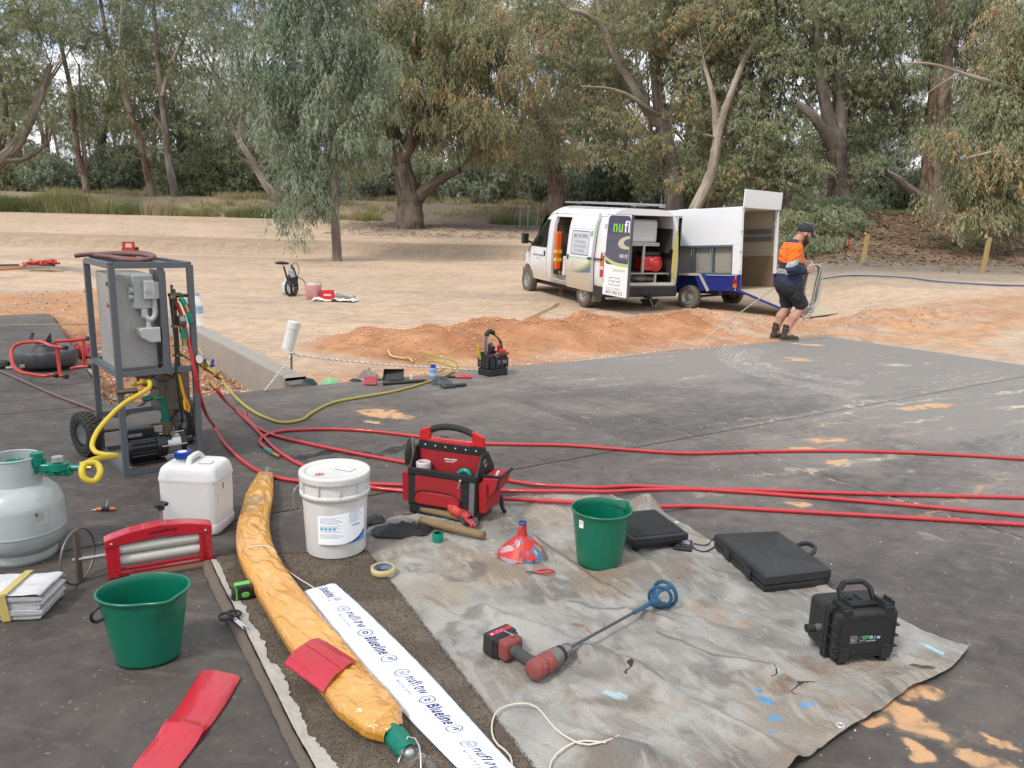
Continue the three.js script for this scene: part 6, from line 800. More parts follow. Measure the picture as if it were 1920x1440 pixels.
// weighing platform and its display
{
  const y0 = 0.014, A = 0.994;
  const c = [0.708,0,-3.696], t = thing('scale_platform', 'low black weighing platform tilted beside the green bucket', 'scale', [c[0] - 0.02, y0, c[2] + 0.02], 0.32); t.scale.setScalar(1.15);
  mesh('platform', [bx(0.27, 0.034, 0.3, 0, 0.055, 0, 0, 0, 0, 0.008)], M([0.018, 0.018, 0.02], 0.55, { bump: 0.0015 }), t); mesh('top_mat', bx(0.235, 0.004, 0.265, 0, 0.0725, 0, 0, 0, 0, 0.0015), M([0.014, 0.014, 0.016], 0.85, { bump: 0.003, gr: 4 }), t);
  mesh('skirt', bx(0.23, 0.022, 0.26, 0, 0.03, 0, 0, 0, 0, 0.005), blackP, t); for (const [x, z] of [[-1, -1], [1, -1], [-1, 1], [1, 1]]) mesh('foot', cyl(0.016, 0.014, 0.02, x * 0.095, 0.01, z * 0.11), blackR, t);
  const d = onTarp([0.864,0,-3.561]), k = thing('scale_display', 'small black scale readout box with a pale screen and coiled lead', 'scale readout', d, -0.28);
  mesh('housing', bx(0.088, 0.022, 0.1, 0, 0.013, 0, 0.1, 0, 0, 0.006), blackP, k);
  decal('screen', 0.062, 0.04, (q, w, h) => { q.fillStyle = '#7d8a96'; q.fillRect(0, 0, w, h); q.fillStyle = '#a9b4bc'; q.fillRect(30, 20, w - 120, h * 0.5); txt(q, 'Accurate', w / 2, h * 0.36, 'bold 70px sans-serif', '#e8edf0'); q.fillStyle = '#3c9c74'; q.fillRect(0, h * 0.55, 90, 90); q.fillStyle = '#4a5a66'; q.fillRect(110, h * 0.72, 300, 40); }, k, [0, 0.026, -0.016], [-PI / 2 + 0.1, 0, 0], 0, 0.25);
  mesh('button', [0, 1, 2].map((i) => bx(0.014, 0.003, 0.008, -0.022 + i * 0.022, 0.0225, 0.028, 0.1, 0, 0, 0.001)), M([0.08, 0.09, 0.1], 0.5), k);
  const cb = (pts, l) => tag(mesh('cable', tube(pts.map((q) => onTarp(q, 0.005)), 0.003, 6), blackR), l, 'cable');
  cb([[0.746,0,-3.712],[0.772,0,-3.633],[0.795,0,-3.582],[0.822,0,-3.584]], 'short black lead between weighing platform and its readout'); cb([[0.927,0,-3.603],[0.971,0,-3.587],[1.011,0,-3.622],[1.05,0,-3.691],[1.07,0,-3.706],[1.071,0,-3.665]], 'black lead looping from the readout toward the flat case, upper strand'); cb([[0.907,0,-3.563],[0.92,0,-3.514],[0.949,0,-3.497],[0.997,0,-3.544],[1.045,0,-3.598]], 'black lead looping from the readout toward the flat case, lower strand');
}
// flat black case
{
  const a = [1.233,0,-3.349], t = thing('flat_case', 'large flat black plastic carry case lying on the tarpaulin', 'case', [a[0], 0.012, a[2]], 0.2), m = (t.scale.y = 1.25, M)([0.024, 0.025, 0.028], 0.5, { bump: 0.0015, gr: 2 });
  // the lid leans: case is a sheared slab, longer side running away
  const body = (y0, y1, k0, k1) => { const P = (k) => [[-0.17 * k, 0.235 * k], [0.165 * k, 0.205 * k], [0.15 * k + 0.01, -0.235 * k], [-0.175 * k, -0.245 * k]]; const g = surf(5, 96, (u, v) => { const j = Math.round(u * 5), q = [[y0, 0], [y0, k0], [mix(y0, y1, 0.1), k0 + 0.012], [mix(y0, y1, 0.8), 1], [y1, k1], [y1, 0]][j], c = P(q[1]), s = v * 4, i = floor(s) % 4, f = s - floor(s), r = 0.1, A = c[i], B = c[(i + 1) % 4]; return [mix(A[0], B[0], f), q[0], mix(A[1], B[1], f), v * 4, u]; }); const gg = g.toNonIndexed(); return toCreasedNormals(gg, 0.5); };
  mesh('bottom_shell', body(0.0, 0.034, 0.93, 0.995), m, t); const lid = mesh('lid', body(0.037, 0.075, 0.995, 0.93), m, t); mesh('seam', bx(0.3, 0.004, 0.42, 0, 0.0355, 0), blackR, t);
  mesh('latch', [bx(0.012, 0.034, 0.05, -0.178, 0.037, 0.1, 0, 0, 0, 0.003), bx(0.012, 0.034, 0.05, -0.178, 0.037, -0.1, 0, 0, 0, 0.003)], m, t); mesh('handle', tube([[0.165, 0.036, -0.11], [0.2, 0.05, -0.115], [0.235, 0.062, -0.1], [0.237, 0.063, -0.03], [0.2, 0.05, -0.005], [0.166, 0.036, -0.01]], 0.0095, 8), m, t);
}
// rugged black case with handle and hose tail
{
  const a = [1.296,0,-2.615], t = thing('rugged_case', 'rugged black protective case with folding handle and worn logo sticker', 'case', [a[0], 0.014, a[2]], 0.21); t.scale.setScalar(1.1); const m = M([0.016, 0.017, 0.018], 0.42, { bump: 0.0012, gr: 2 });
  const RB = (w, h, d, x, y, z, r) => bx(w, h, d, x, y, z, 0, 0, 0, r);
  mesh('body', RB(0.228, 0.168, 0.12, 0, 0.105, -0.05, 0.022), m, t); const lid = mesh('lid', RB(0.232, 0.172, 0.045, 0, 0.107, 0.036, 0.02), m, t);
  mesh('lid_rim', [RB(0.246, 0.186, 0.012, 0, 0.107, 0.01, 0.005), RB(0.246, 0.186, 0.012, 0, 0.107, -0.004, 0.005)], m, t);
  for (const s of [-1, 1]) { for (let i = 0; i < 3; i++) mesh('rib', RB(0.016, 0.006, 0.045, s * 0.1105, 0.06 + i * 0.038, 0.038, 0.002), m, lid); mesh('latch', [RB(0.036, 0.05, 0.014, s * 0.078, 0.178, 0.05, 0.004), RB(0.036, 0.016, 0.05, s * 0.078, 0.2, 0.022, 0.004), RB(0.006, 0.03, 0.05, s * 0.096, 0.203, 0.02, 0.002), RB(0.006, 0.03, 0.05, s * 0.06, 0.203, 0.02, 0.002)], m, t); mesh('foot', [RB(0.036, 0.05, 0.012, s * 0.078, 0.045, 0.056, 0.003), RB(0.03, 0.02, 0.04, s * 0.078, 0.01, 0.03, 0.003)], m, t); mesh('corner_lug', RB(0.026, 0.026, 0.026, s * 0.108, 0.19, 0.012, 0.005), m, t); }
  mesh('front_frame', [RB(0.15, 0.004, 0.004, 0, 0.168, 0.059, 0.001), RB(0.13, 0.004, 0.004, 0, 0.035, 0.059, 0.001), RB(0.004, 0.1, 0.004, -0.1, 0.1, 0.058, 0.001), RB(0.004, 0.1, 0.004, 0.1, 0.1, 0.058, 0.001)], m, lid);
  const h = mesh('handle', [...[-1, 1].map((s) => bar([s * 0.062, 0.185, 0.0], [s * 0.058, 0.232, -0.03], 0.013, 0.016)), ...[-1, 1].map((s) => bar([s * 0.058, 0.231, -0.03], [s * 0.036, 0.25, -0.04], 0.014, 0.016)), RB(0.078, 0.014, 0.018, 0, 0.251, -0.041, 0.004)], m, t); void h;
  mesh('pressure_valve', cyl(0.016, 0.017, 0.008, -0.01, 0.193, -0.05), m, t); mesh('top_rib', [RB(0.006, 0.006, 0.05, 0.03, 0.191, -0.04, 0.001), RB(0.006, 0.006, 0.05, -0.04, 0.191, -0.03, 0.001)], m, t);
  const hc = mesh('hose_connector', [cyl(0.012, 0.013, 0.026, -0.125, 0.1, -0.03, 0, 0, PI / 2)], M([0.4, 0.4, 0.4], 0.35, { metalness: 0.7 }), t); mesh('connector_sleeve', [cyl(0.014, 0.014, 0.026, -0.15, 0.1, -0.03, 0, 0, PI / 2), tor(0.012, 0.003, -0.163, 0.1, -0.03, 0, PI / 2)], blackP, hc);
  cutDecal('logo_sticker', 0.135, 0.032, (q, w, h) => { const L = '#d8dcdc'; q.strokeStyle = '#aeb2b2'; q.lineWidth = 5; q.strokeRect(6, 16, 80, 88); q.fillStyle = '#8f9494'; q.beginPath(); q.arc(46, 60, 30, 0, 7); q.fill(); q.fillStyle = '#1b1c1d'; q.beginPath(); q.arc(50, 55, 14, 0, 7); q.fill(); q.fillStyle = '#3a9a6a'; q.fillRect(170, 20, 100, 44); txt(q, 'nu', 230, 52, 'bold 62px sans-serif', '#1d5a3c'); txt(q, 'fl', 296, 52, 'bold 62px sans-serif', L); q.fillStyle = '#3c8fb0'; q.beginPath(); q.ellipse(346, 54, 17, 24, 0.3, 0, 7); q.fill(); txt(q, 'w', 400, 52, 'bold 62px sans-serif', L); txt(q, 'WE FIX PIPES', 300, 94, 'bold 20px sans-serif', L); q.fillStyle = '#c9cccc'; seed(12); for (let i = 0; i < 26; i++) q.fillRect(rr(104, 240), rr(20, 112), rr(3, 14), rr(2, 7)); }, lid, [0.005, 0.098, 0.0592], [0, 0, 0], 512);
}
// cordless drill with mixing paddle
{
  const o = onTarp([0.124,0,-2.424]), A = 0.839, t = thing('mixing_drill', 'battered red cordless drill lying on its side with a blue mixing paddle fitted', 'drill', o, A);
  const rt = dtex(256, 256, (u, v) => { const n = fbm(u * 8, v * 8, 5, 8), s = vn(u * 60, v * 60, 60); let c = mix3([0.36, 0.05, 0.04], [0.22, 0.06, 0.05], n); if (s > 0.9) c = [0.45, 0.43, 0.4]; return mix3(c, [0.1, 0.09, 0.085], ss(0.55, 0.7, n) * 0.7); }), dm = new THREE.MeshStandardMaterial({ map: rt, roughness: 0.6, bumpMap: GB, bumpScale: 0.002, side: THREE.DoubleSide });
  const X = (prof, m, nm, par = t) => mesh(nm, T(lathe(prof, 28), 0, 0, 0, 0, 0, -PI / 2).translate(0, 0.045, 0), m, par);
  X([[0, -0.05], [0.024, -0.05], [0.034, -0.044], [0.037, -0.03], [0.037, 0.0], [0.034, 0.005]], dm, 'motor_cap'); X([[0.033, 0.003], [0.037, 0.01], [0.038, 0.045], [0.033, 0.055]], dm, 'motor_housing'); X([[0.033, 0.053], [0.035, 0.06], [0.034, 0.09], [0.03, 0.1]], M([0.22, 0.2, 0.18], 0.5, { metalness: 0.5, gr: 2 }), 'gearbox'); X([[0.029, 0.098], [0.031, 0.102], [0.03, 0.116], [0.027, 0.118]], blackR, 'clutch_ring'); X([[0.025, 0.116], [0.025, 0.14], [0.023, 0.155], [0.012, 0.168], [0, 0.169]], M([0.28, 0.28, 0.28], 0.35, { metalness: 0.8, gr: 2 }), 'chuck');
  // handle to battery, in the ground plane
  const bt = onTarp([-0.005,0,-2.568]), dv = V(bt[0] - o[0], 0, bt[2] - o[2]).applyAxisAngle(V(0, 1, 0), -A), hx = dv.x, hz = dv.z, ang = atan2(-hz, hx);
  mesh('handle', limb([[0.012, 0.042, 0.0, 0.024], [hx * 0.3, 0.04, hz * 0.3, 0.022], [hx * 0.6, 0.042, hz * 0.6, 0.021], [hx * 0.75, 0.045, hz * 0.75, 0.026]], 16, 5), M([0.06, 0.06, 0.06], 0.75, { bump: 0.002 }), t); mesh('handle_foot', T(bx(0.05, 0.075, 0.09, 0, 0.045, 0, 0, 0, 0, 0.014), hx * 0.82, 0, hz * 0.82, 0, ang), dm, t);
  const b = mesh('battery', [T(bx(0.058, 0.08, 0.118, 0, 0.045, 0, 0, 0, 0, 0.008), hx * 1.12, 0, hz * 1.12, 0, ang), T(bx(0.022, 0.07, 0.105, 0, 0.045, 0, 0, 0, 0, 0.006), hx * 0.95, 0, hz * 0.95, 0, ang)], M([0.02, 0.02, 0.022], 0.45, { bump: 0.001 }), t);
  cutDecal('battery_label', 0.045, 0.1, (q, w, h) => { q.fillStyle = '#a52a30'; q.fillRect(60, 0, 130, h); q.fillStyle = '#d9d9d9'; q.beginPath(); q.arc(120, 60, 26, 0, 7); q.fill(); q.strokeStyle = '#e060b0'; q.lineWidth = 16; q.beginPath(); q.moveTo(70, 180); q.lineTo(180, 240); q.lineTo(80, 290); q.lineTo(170, 360); q.stroke(); txt(q, '5.0', 120, 460, 'bold 60px sans-serif', '#222'); }, b, [hx * 1.12, 0.0858, hz * 1.12], [-PI / 2, 0, 0.0 + ang]);
  mesh('belt_clip', tube([[hx * 1.0, 0.09, hz * 1.0 + 0.03], [hx * 1.02, 0.094, hz * 1.02 + 0.055], [hx * 1.1, 0.094, hz * 1.1 + 0.06], [hx * 1.12, 0.092, hz * 1.12 + 0.02]], 0.0025, 6), steel, t);
  const sh = M([0.13, 0.13, 0.13], 0.35, { metalness: 0.8 }), bl = M([0.02, 0.17, 0.36], 0.3, { bump: 0.006, phys: 1, clearcoat: 0.5 });
  const e = onTarp([0.641,0,-2.946]), ev = V(e[0] - o[0], 0, e[2] - o[2]).applyAxisAngle(V(0, 1, 0), -A), L = ev.x, zz = ev.z;
  mesh('shaft', rod([0.165, 0.046, 0], [L - 0.07, 0.052, zz * 0.9], 0.0055, 0.0055, 10), sh, t); mesh('coated_shaft', rod([L - 0.19, 0.0495, zz * 0.68], [L - 0.06, 0.052, zz * 0.9], 0.0085, 0.009, 10), bl, t);
  const C = [L, 0.056, zz]; mesh('paddle', [sph(0.02, C[0] - 0.055, 0.053, C[2], 1.3, 1, 1), tor(0.052, 0.0085, C[0] + 0.03, 0.058, C[2], 0, PI / 2, 0.2, 32), tor(0.045, 0.007, C[0] - 0.01, 0.056, C[2], 0, PI / 2 + 0.5, 0, 32), ...[0, 2.1, 4.2].map((a) => tube([[C[0] - 0.055, 0.054, C[2]], [C[0] - 0.02, 0.056 + cos(a) * 0.03, C[2] + sin(a) * 0.03], [C[0] + 0.03, 0.058 + cos(a + 0.6) * 0.052, C[2] + sin(a + 0.6) * 0.052]], 0.009, 8))], bl, t);
}
// tape measure, scissors, awl
{
  const a = [-1.087,0,-2.935], t = thing('tape_measure', 'black and green tape measure standing beside the orange liner', 'tape measure', [a[0], 0.02, a[2]], 0.5), gm = M([0.12, 0.5, 0.08], 0.45);
  mesh('case', ext([[-0.045, 0.0], [0.04, 0.0], [0.045, 0.02], [0.035, 0.05], [0.012, 0.062], [-0.022, 0.06], [-0.045, 0.035]], 0.05, 0.007), M([0.02, 0.022, 0.022], 0.6, { bump: 0.001 }), t); mesh('green_band', [bx(0.006, 0.05, 0.053, -0.03, 0.026, 0), bx(0.06, 0.003, 0.03, -0.004, 0.0625, 0)], gm, t); mesh('button', ext(rrect(0.032, 0.022, 0.011), 0.006, 0.002, 0.005, 0.022, 0.027), gm, t); mesh('hook', bx(0.004, 0.016, 0.024, -0.049, 0.008, 0), M([0.1, 0.1, 0.1], 0.5), t);
  const b = [-1.051,0,-2.729], s = thing('scissors', 'open scissors with black handles lying across the frayed carpet edge', 'scissors', [b[0], 0.032, b[2]], -0.801);
  for (const k of [-1, 1]) { mesh('handle', [T(new THREE.TorusGeometry(0.022, 0.0055, 8, 28).scale(1.25, 0.85, 1), -0.042, 0.004, k * 0.02, PI / 2, 0, k * 0.3), rod([-0.02, 0.004, k * 0.012], [0.012, 0.004, k * 0.0], 0.006)], blackP, s); mesh('blade', ext([[0.0, -0.006], [0.03, -0.01], [0.11, 0.002 * k], [0.03, 0.008], [0, 0.006]], 0.0025, 0, 0, 0.004 + k * 0.0015, 0, PI / 2, 0, k * 0.07), M([0.62, 0.63, 0.65], 0.22, { metalness: 0.9 }), s); } mesh('pivot', cyl(0.005, 0.005, 0.01, 0.012, 0.006, 0), steel, s);
  const c = [-2.159,0,-3.895], w = thing('awl', 'orange and black T-handled awl lying on the slab behind the mangle', 'awl', [c[0], 0.0, c[2]], 0.12); mesh('grip', [rod([-0.02, 0.012, 0], [0.022, 0.012, 0], 0.0125, 0.0125, 12)], blackR, w); for (const k of [-1, 1]) mesh('end_grip', rod([k * 0.02, 0.012, 0], [k * 0.05, 0.01, 0], 0.012, 0.008, 12), M([0.5, 0.15, 0.05], 0.5), w); mesh('spike', rod([0.0, 0.015, 0], [0.005, 0.055, -0.02], 0.003, 0.002), steel, w); mesh('tip', rod([-0.05, 0.01, 0], [-0.075, 0.006, 0.004], 0.003, 0.001), steel, w);
}


// ==================== PUMP TROLLEY, HOSES, REEL ====================
{
  const p = [-2.331,0,-4.466], t = thing('pump_trolley', 'grey steel-framed water heater and pump trolley on two pneumatic wheels', 'trolley', [p[0], 0, p[2]], 0.7);
  const W = 0.44, D = 0.62, H = 1.27, fm = M([0.135, 0.15, 0.165], 0.5, { metalness: 0.25, gr: 2, bump: 0.0008 }), s = 0.034;
  for (const [x, z] of [[0, 0], [W, 0], [0, -D], [W, -D]]) mesh('post', bx(s, H, s, x, H / 2, z), fm, t);
  mesh('middle_post', bx(s, 0.62, s, 0.27, 0.94, 0.002), fm, t);
  for (const y of [0.02, H]) for (const z of [0, -D]) mesh('rail', bx(W - s, s, s, W / 2, y, z), fm, t); for (const y of [0.02, H]) for (const x of [0, W]) mesh('rail', bx(s, s, D - s, x, y, -D / 2), fm, t);
  mesh('rail', bx(W - s, s, s, W / 2, 0.63, 0), fm, t); mesh('rail', bx(s, s, D - s, 0, 0.63, -D / 2), fm, t); mesh('rail', bx(W - s, s, s, W / 2, 0.63, -D), fm, t); mesh('rail', bx(s, s, D - s, 0.3, H, -D / 2), fm, t); mesh('rail', bx(W - s, s, s, W / 2, 0.26, -D), fm, t);
  mesh('base_tray', bx(W - s, 0.006, D - s, W / 2, 0.008, -D / 2), M([0.2, 0.19, 0.175], 0.6, { metalness: 0.2, gr: 2 }), t);
  // heater cabinet
  const hm = M([0.36, 0.36, 0.35], 0.42, { gr: 1 }), cab = mesh('heater_cabinet', [bx(0.23, 0.58, 0.42, 0.135, 0.925, -0.29, 0, 0, 0, 0.012)], hm, t);
  mesh('cabinet_cover', bx(0.215, 0.55, 0.01, 0.135, 0.925, -0.076, 0, 0, 0, 0.004), hm, cab); mesh('vent_slot', bx(0.004, 0.025, 0.11, 0.019, 1.15, -0.17), M([0.01, 0.01, 0.01], 0.7), cab);
  cutDecal('red_lettering', 0.16, 0.05, (q, w, h) => { txt(q, 'Rinnai', w / 2, h / 2, 'bold 62px sans-serif', '#a83a34'); }, cab, [0.0188, 1.02, -0.2], [0, -PI / 2, 0]);
  mesh('back_plate', bx(0.012, 0.6, 0.3, 0.3, 0.93, -0.18), M([0.15, 0.16, 0.17], 0.5, { metalness: 0.3 }), t);
  // electrical boxes and conduit
  const eb = M([0.44, 0.49, 0.46], 0.5), ew = M([0.5, 0.52, 0.51], 0.5), bp = mesh('isolator_backplate', bx(0.115, 0.2, 0.05, 0.178, 1.11, -0.05, 0, 0, 0, 0.008), eb, t); mesh('isolator_cover', [bx(0.06, 0.11, 0.05, 0.2, 1.125, -0.008, 0, 0, 0, 0.006), bx(0.045, 0.1, 0.04, 0.238, 1.12, -0.012, 0, 0, 0, 0.005)], ew, bp); mesh('switch', [cyl(0.014, 0.014, 0.012, 0.185, 1.125, 0.022, PI / 2), bx(0.008, 0.035, 0.012, 0.185, 1.125, 0.03, 0, 0, 0.3, 0.002)], ew, bp); mesh('side_gland', [cyl(0.02, 0.02, 0.03, 0.115, 1.12, -0.05, 0, 0, PI / 2), cyl(0.016, 0.016, 0.03, 0.115, 1.08, -0.05, 0, 0, PI / 2)], eb, bp);
  mesh('conduit', [tube([[0.23, 1.07, -0.015], [0.23, 1.02, -0.012], [0.226, 0.97, -0.012], [0.2, 0.945, -0.012], [0.178, 0.965, -0.02], [0.172, 1.01, -0.03]], 0.016, 10, false, 0.01), cyl(0.02, 0.02, 0.05, 0.173, 0.985, -0.026), cyl(0.013, 0.016, 0.07, 0.19, 0.925, -0.02)], ew, t);
  const sb = mesh('switch_box', ext([[-0.06, 0.035], [-0.045, -0.015], [0.0, -0.045], [0.06, -0.045], [0.06, 0.045], [-0.04, 0.045]], 0.075, 0.006, 0.185, 0.855, -0.02), ew, t); mesh('switch_box_face', bx(0.004, 0.03, 0.05, 0.128, 0.865, -0.02, 0, 0, 0.3), eb, sb);
  // pipes under the heater and the manifold at the right
  const cu = M([0.22, 0.1, 0.05], 0.45, { metalness: 0.7, gr: 2 }), brn = M([0.16, 0.13, 0.09], 0.5, { metalness: 0.6, gr: 2 }), gt = M([0.0, 0.22, 0.15], 0.5), rs = M([0.3, 0.31, 0.31], 0.35, { metalness: 0.8, gr: 2 });
  mesh('copper_pipe', [tube([[0.1, 0.64, -0.2], [0.12, 0.59, -0.18], [0.2, 0.57, -0.14], [0.26, 0.6, -0.14], [0.28, 0.64, -0.16]], 0.012, 8), tube([[0.06, 0.64, -0.3], [0.1, 0.6, -0.3], [0.2, 0.6, -0.25], [0.3, 0.58, -0.2], [0.34, 0.56, -0.12]], 0.01, 8), tube([[0.15, 0.64, -0.24], [0.17, 0.6, -0.2], [0.14, 0.56, -0.17], [0.18, 0.52, -0.15], [0.24, 0.5, -0.12]], 0.009, 8)], cu, t);
  mesh('riser', [rod([0.36, 0.35, -0.05], [0.355, 1.12, -0.05], 0.011), rod([0.335, 0.64, -0.02], [0.335, 1.15, -0.02], 0.008), rod([0.31, 1.09, -0.01], [0.44, 1.08, -0.03], 0.011)], brn, t);
  mesh('pipe_clip', [0.72, 0.9, 1.08].map((y) => bx(0.03, 0.016, 0.02, 0.325, y, 0.012)), rs, t);
  mesh('tee', [cyl(0.016, 0.016, 0.06, 0.36, 1.085, -0.03, 0, 0, PI / 2), cyl(0.014, 0.014, 0.05, 0.352, 1.05, -0.03)], cu, t);
  mesh('gauge', [cyl(0.034, 0.034, 0.03, 0.372, 0.93, 0.0, 0, 0, PI / 2, 24), cyl(0.036, 0.036, 0.006, 0.392, 0.93, 0, 0, 0, PI / 2, 24)], rs, t); mesh('gauge', [cyl(0.032, 0.032, 0.03, 0.465, 0.69, 0.045, 0, 0.5, PI / 2, 24)], rs, t); mesh('gauge_face', cyl(0.028, 0.028, 0.002, 0.452, 0.692, 0.053, 0, 0.5, PI / 2, 24), M([0.65, 0.65, 0.63], 0.3), t);
  mesh('green_tape', [limb([[0.372, 1.07, 0.0, 0.016], [0.388, 1.05, 0.01, 0.017], [0.396, 1.025, 0.015, 0.016]], 12, 3), cyl(0.018, 0.018, 0.06, 0.38, 0.85, 0.01)], gt, t); mesh('brass_coupling', [rod([0.396, 1.028, 0.015], [0.408, 0.985, 0.02], 0.017, 0.015, 6), cyl(0.014, 0.016, 0.05, 0.382, 0.8, 0.01), cyl(0.012, 0.012, 0.06, 0.37, 0.885, 0.0)], brass, t); mesh('green_tape', limb([[0.408, 0.985, 0.02, 0.016], [0.418, 0.95, 0.022, 0.017], [0.425, 0.915, 0.022, 0.016]], 12, 3), gt, t);
  const mf = mesh('outlet_manifold', [rod([0.37, 0.72, -0.06], [0.47, 0.655, 0.03], 0.013), rod([0.47, 0.655, 0.03], [0.575, 0.56, 0.09], 0.018, 0.015), cyl(0.02, 0.02, 0.04, 0.49, 0.64, 0.04, 0.5, 0.5, 0.5, 8), cyl(0.019, 0.019, 0.05, 0.55, 0.582, 0.075, 0, 0.5, 0.9, 6)], brass, t); mesh('blue_valve', [bx(0.016, 0.05, 0.012, 0.53, 0.66, 0.05, 0, 0, -0.3, 0.004), sph(0.014, 0.53, 0.645, 0.05)], M([0.01, 0.06, 0.4], 0.4), mf);
  // pump and its plumbing
  const pk = M([0.014, 0.015, 0.017], 0.4, { gr: 2 }), fins = []; for (let i = 0; i < 18; i++) { const a = i / 18 * 6.283; fins.push(bx(0.155, 0.014, 0.006, 0.12, 0.14 + cos(a) * 0.075, -0.1 + sin(a) * 0.075, -a + PI / 2 * 0)); }
  const mo = mesh('pump_motor', [cyl(0.074, 0.074, 0.165, 0.115, 0.14, -0.1, 0, 0, PI / 2, 28), ...fins, cyl(0.082, 0.078, 0.03, 0.035, 0.14, -0.1, 0, 0, PI / 2, 28), cyl(0.088, 0.088, 0.02, 0.205, 0.14, -0.1, 0, 0, PI / 2, 28), bx(0.16, 0.06, 0.1, 0.11, 0.245, -0.1, 0, 0, 0, 0.01)], pk, t); mesh('plate', bx(0.08, 0.02, 0.002, 0.075, 0.235, -0.0475), M([0.35, 0.36, 0.37], 0.35, { metalness: 0.6 }), mo);
  mesh('pump_head', [cyl(0.08, 0.08, 0.05, 0.23, 0.14, -0.1, 0, 0, PI / 2, 28), cyl(0.075, 0.075, 0.03, 0.355, 0.14, -0.1, 0, 0, PI / 2, 28), cyl(0.03, 0.03, 0.06, 0.395, 0.14, -0.1, 0, 0, PI / 2, 16), bx(0.2, 0.02, 0.1, 0.15, 0.045, -0.1)], pk, t); mesh('pump_stage', [cyl(0.07, 0.07, 0.08, 0.3, 0.14, -0.1, 0, 0, PI / 2, 32), ...[0.3, 1.5, 2.6, 3.7, 5].map((a) => rod([0.22, 0.14 + cos(a) * 0.078, -0.1 + sin(a) * 0.078], [0.37, 0.14 + cos(a) * 0.078, -0.1 + sin(a) * 0.078], 0.005))], M([0.55, 0.56, 0.57], 0.25, { metalness: 0.9 }), t);
  mesh('pump_foot', bx(0.16, 0.012, 0.12, 0.13, 0.03, -0.08, 0, 0, 0, 0.003), M([0.2, 0.11, 0.06], 0.7), t); mesh('outlet_pipe', [cyl(0.026, 0.03, 0.08, 0.27, 0.25, -0.07), cyl(0.016, 0.016, 0.05, 0.285, 0.22, -0.03, PI / 2.4), rod([0.26, 0.42, -0.06], [0.255, 0.62, -0.06], 0.013)], brn, t); mesh('green_pipe', [rod([0.268, 0.28, -0.07], [0.258, 0.44, -0.065], 0.019), sph(0.022, 0.235, 0.45, -0.06, 1.3, 0.8, 1), sph(0.025, 0.18, 0.44, -0.12, 1.5, 0.7, 1)], M([0.0, 0.17, 0.1], 0.45), t);
  mesh('header_tank', [bx(0.2, 0.28, 0.2, 0.37, 0.46, -0.32, 0, 0, 0, 0.01), cyl(0.03, 0.03, 0.1, 0.33, 0.27, -0.3)], M([0.26, 0.24, 0.21], 0.4, { metalness: 0.7, gr: 1 }), t); mesh('inlet_valve', [cyl(0.02, 0.02, 0.1, 0.35, 0.24, -0.2), bx(0.07, 0.018, 0.012, 0.3, 0.27, -0.2, 0, 0, 0, 0.004)], M([0.2, 0.17, 0.12], 0.4, { metalness: 0.7 }), t); mesh('blue_lever', bx(0.06, 0.014, 0.02, 0.3, 0.285, -0.185, 0, 0, 0, 0.004), M([0.01, 0.05, 0.35], 0.4), t);
  mesh('black_cable', [tube([[0.31, 1.1, 0.01], [0.322, 0.8, 0.02], [0.318, 0.6, 0.02], [0.34, 0.4, -0.02], [0.36, 0.3, -0.06], [0.345, 0.22, -0.1], [0.28, 0.21, -0.12]], 0.006, 6), tube([[0.17, 0.62, 0.0], [0.22, 0.57, 0.0], [0.28, 0.57, 0.0], [0.33, 0.62, 0.0]], 0.005, 6)], blackR, t);
  mesh('yellow_strap', tube([[0.335, 0.6, 0.012], [0.345, 0.54, 0.014], [0.36, 0.46, 0.012], [0.385, 0.38, 0.01], [0.375, 0.35, 0.012], [0.362, 0.38, 0.014], [0.36, 0.44, 0.012]], 0.009, 8), M([0.7, 0.36, 0.01], 0.45), t); mesh('gas_inlet', [cyl(0.016, 0.016, 0.09, 0.02, 0.53, 0.02, 0, 0, PI / 2), cyl(0.018, 0.018, 0.03, 0.075, 0.53, 0.02, 0, 0, PI / 2, 6)], brn, t);
  // wheels
  const wh = (x, y, z, tw) => { const w = mesh('wheel', [T(lathe([[0.075, -0.035], [0.12, -0.043], [0.14, -0.03], [0.146, 0], [0.14, 0.03], [0.12, 0.043], [0.075, 0.035]], 40), 0, 0, 0, 0, 0, PI / 2)], blackR, t); w.position.set(x, y, z); w.rotation.y = tw; const tr = []; for (let i = 0; i < 30; i++) { const a = i / 30 * 6.283; for (const k of [-1, 0, 1]) tr.push(bx(0.022, 0.012, 0.02, k * 0.026, cos(a + k * 0.1) * (0.144 - abs(k) * 0.006), sin(a + k * 0.1) * (0.144 - abs(k) * 0.006), a + k * 0.1)); } mesh('tread', tr, M([0.05, 0.042, 0.035], 0.95), w); mesh('rim', [T(lathe([[0.0, -0.02], [0.06, -0.02], [0.078, -0.034], [0.078, 0.034], [0.06, 0.02], [0, 0.02]], 32), 0, 0, 0, 0, 0, PI / 2)], M([0.2, 0.2, 0.2], 0.5, { metalness: 0.5 }), w); };
  wh(-0.09, 0.147, -D + 0.02, 0.25); wh(W + 0.11, 0.147, -D - 0.02, 0.25); mesh('axle', [rod([-0.1, 0.147, -D + 0.02], [W + 0.12, 0.147, -D], 0.012)], brn, t);
}
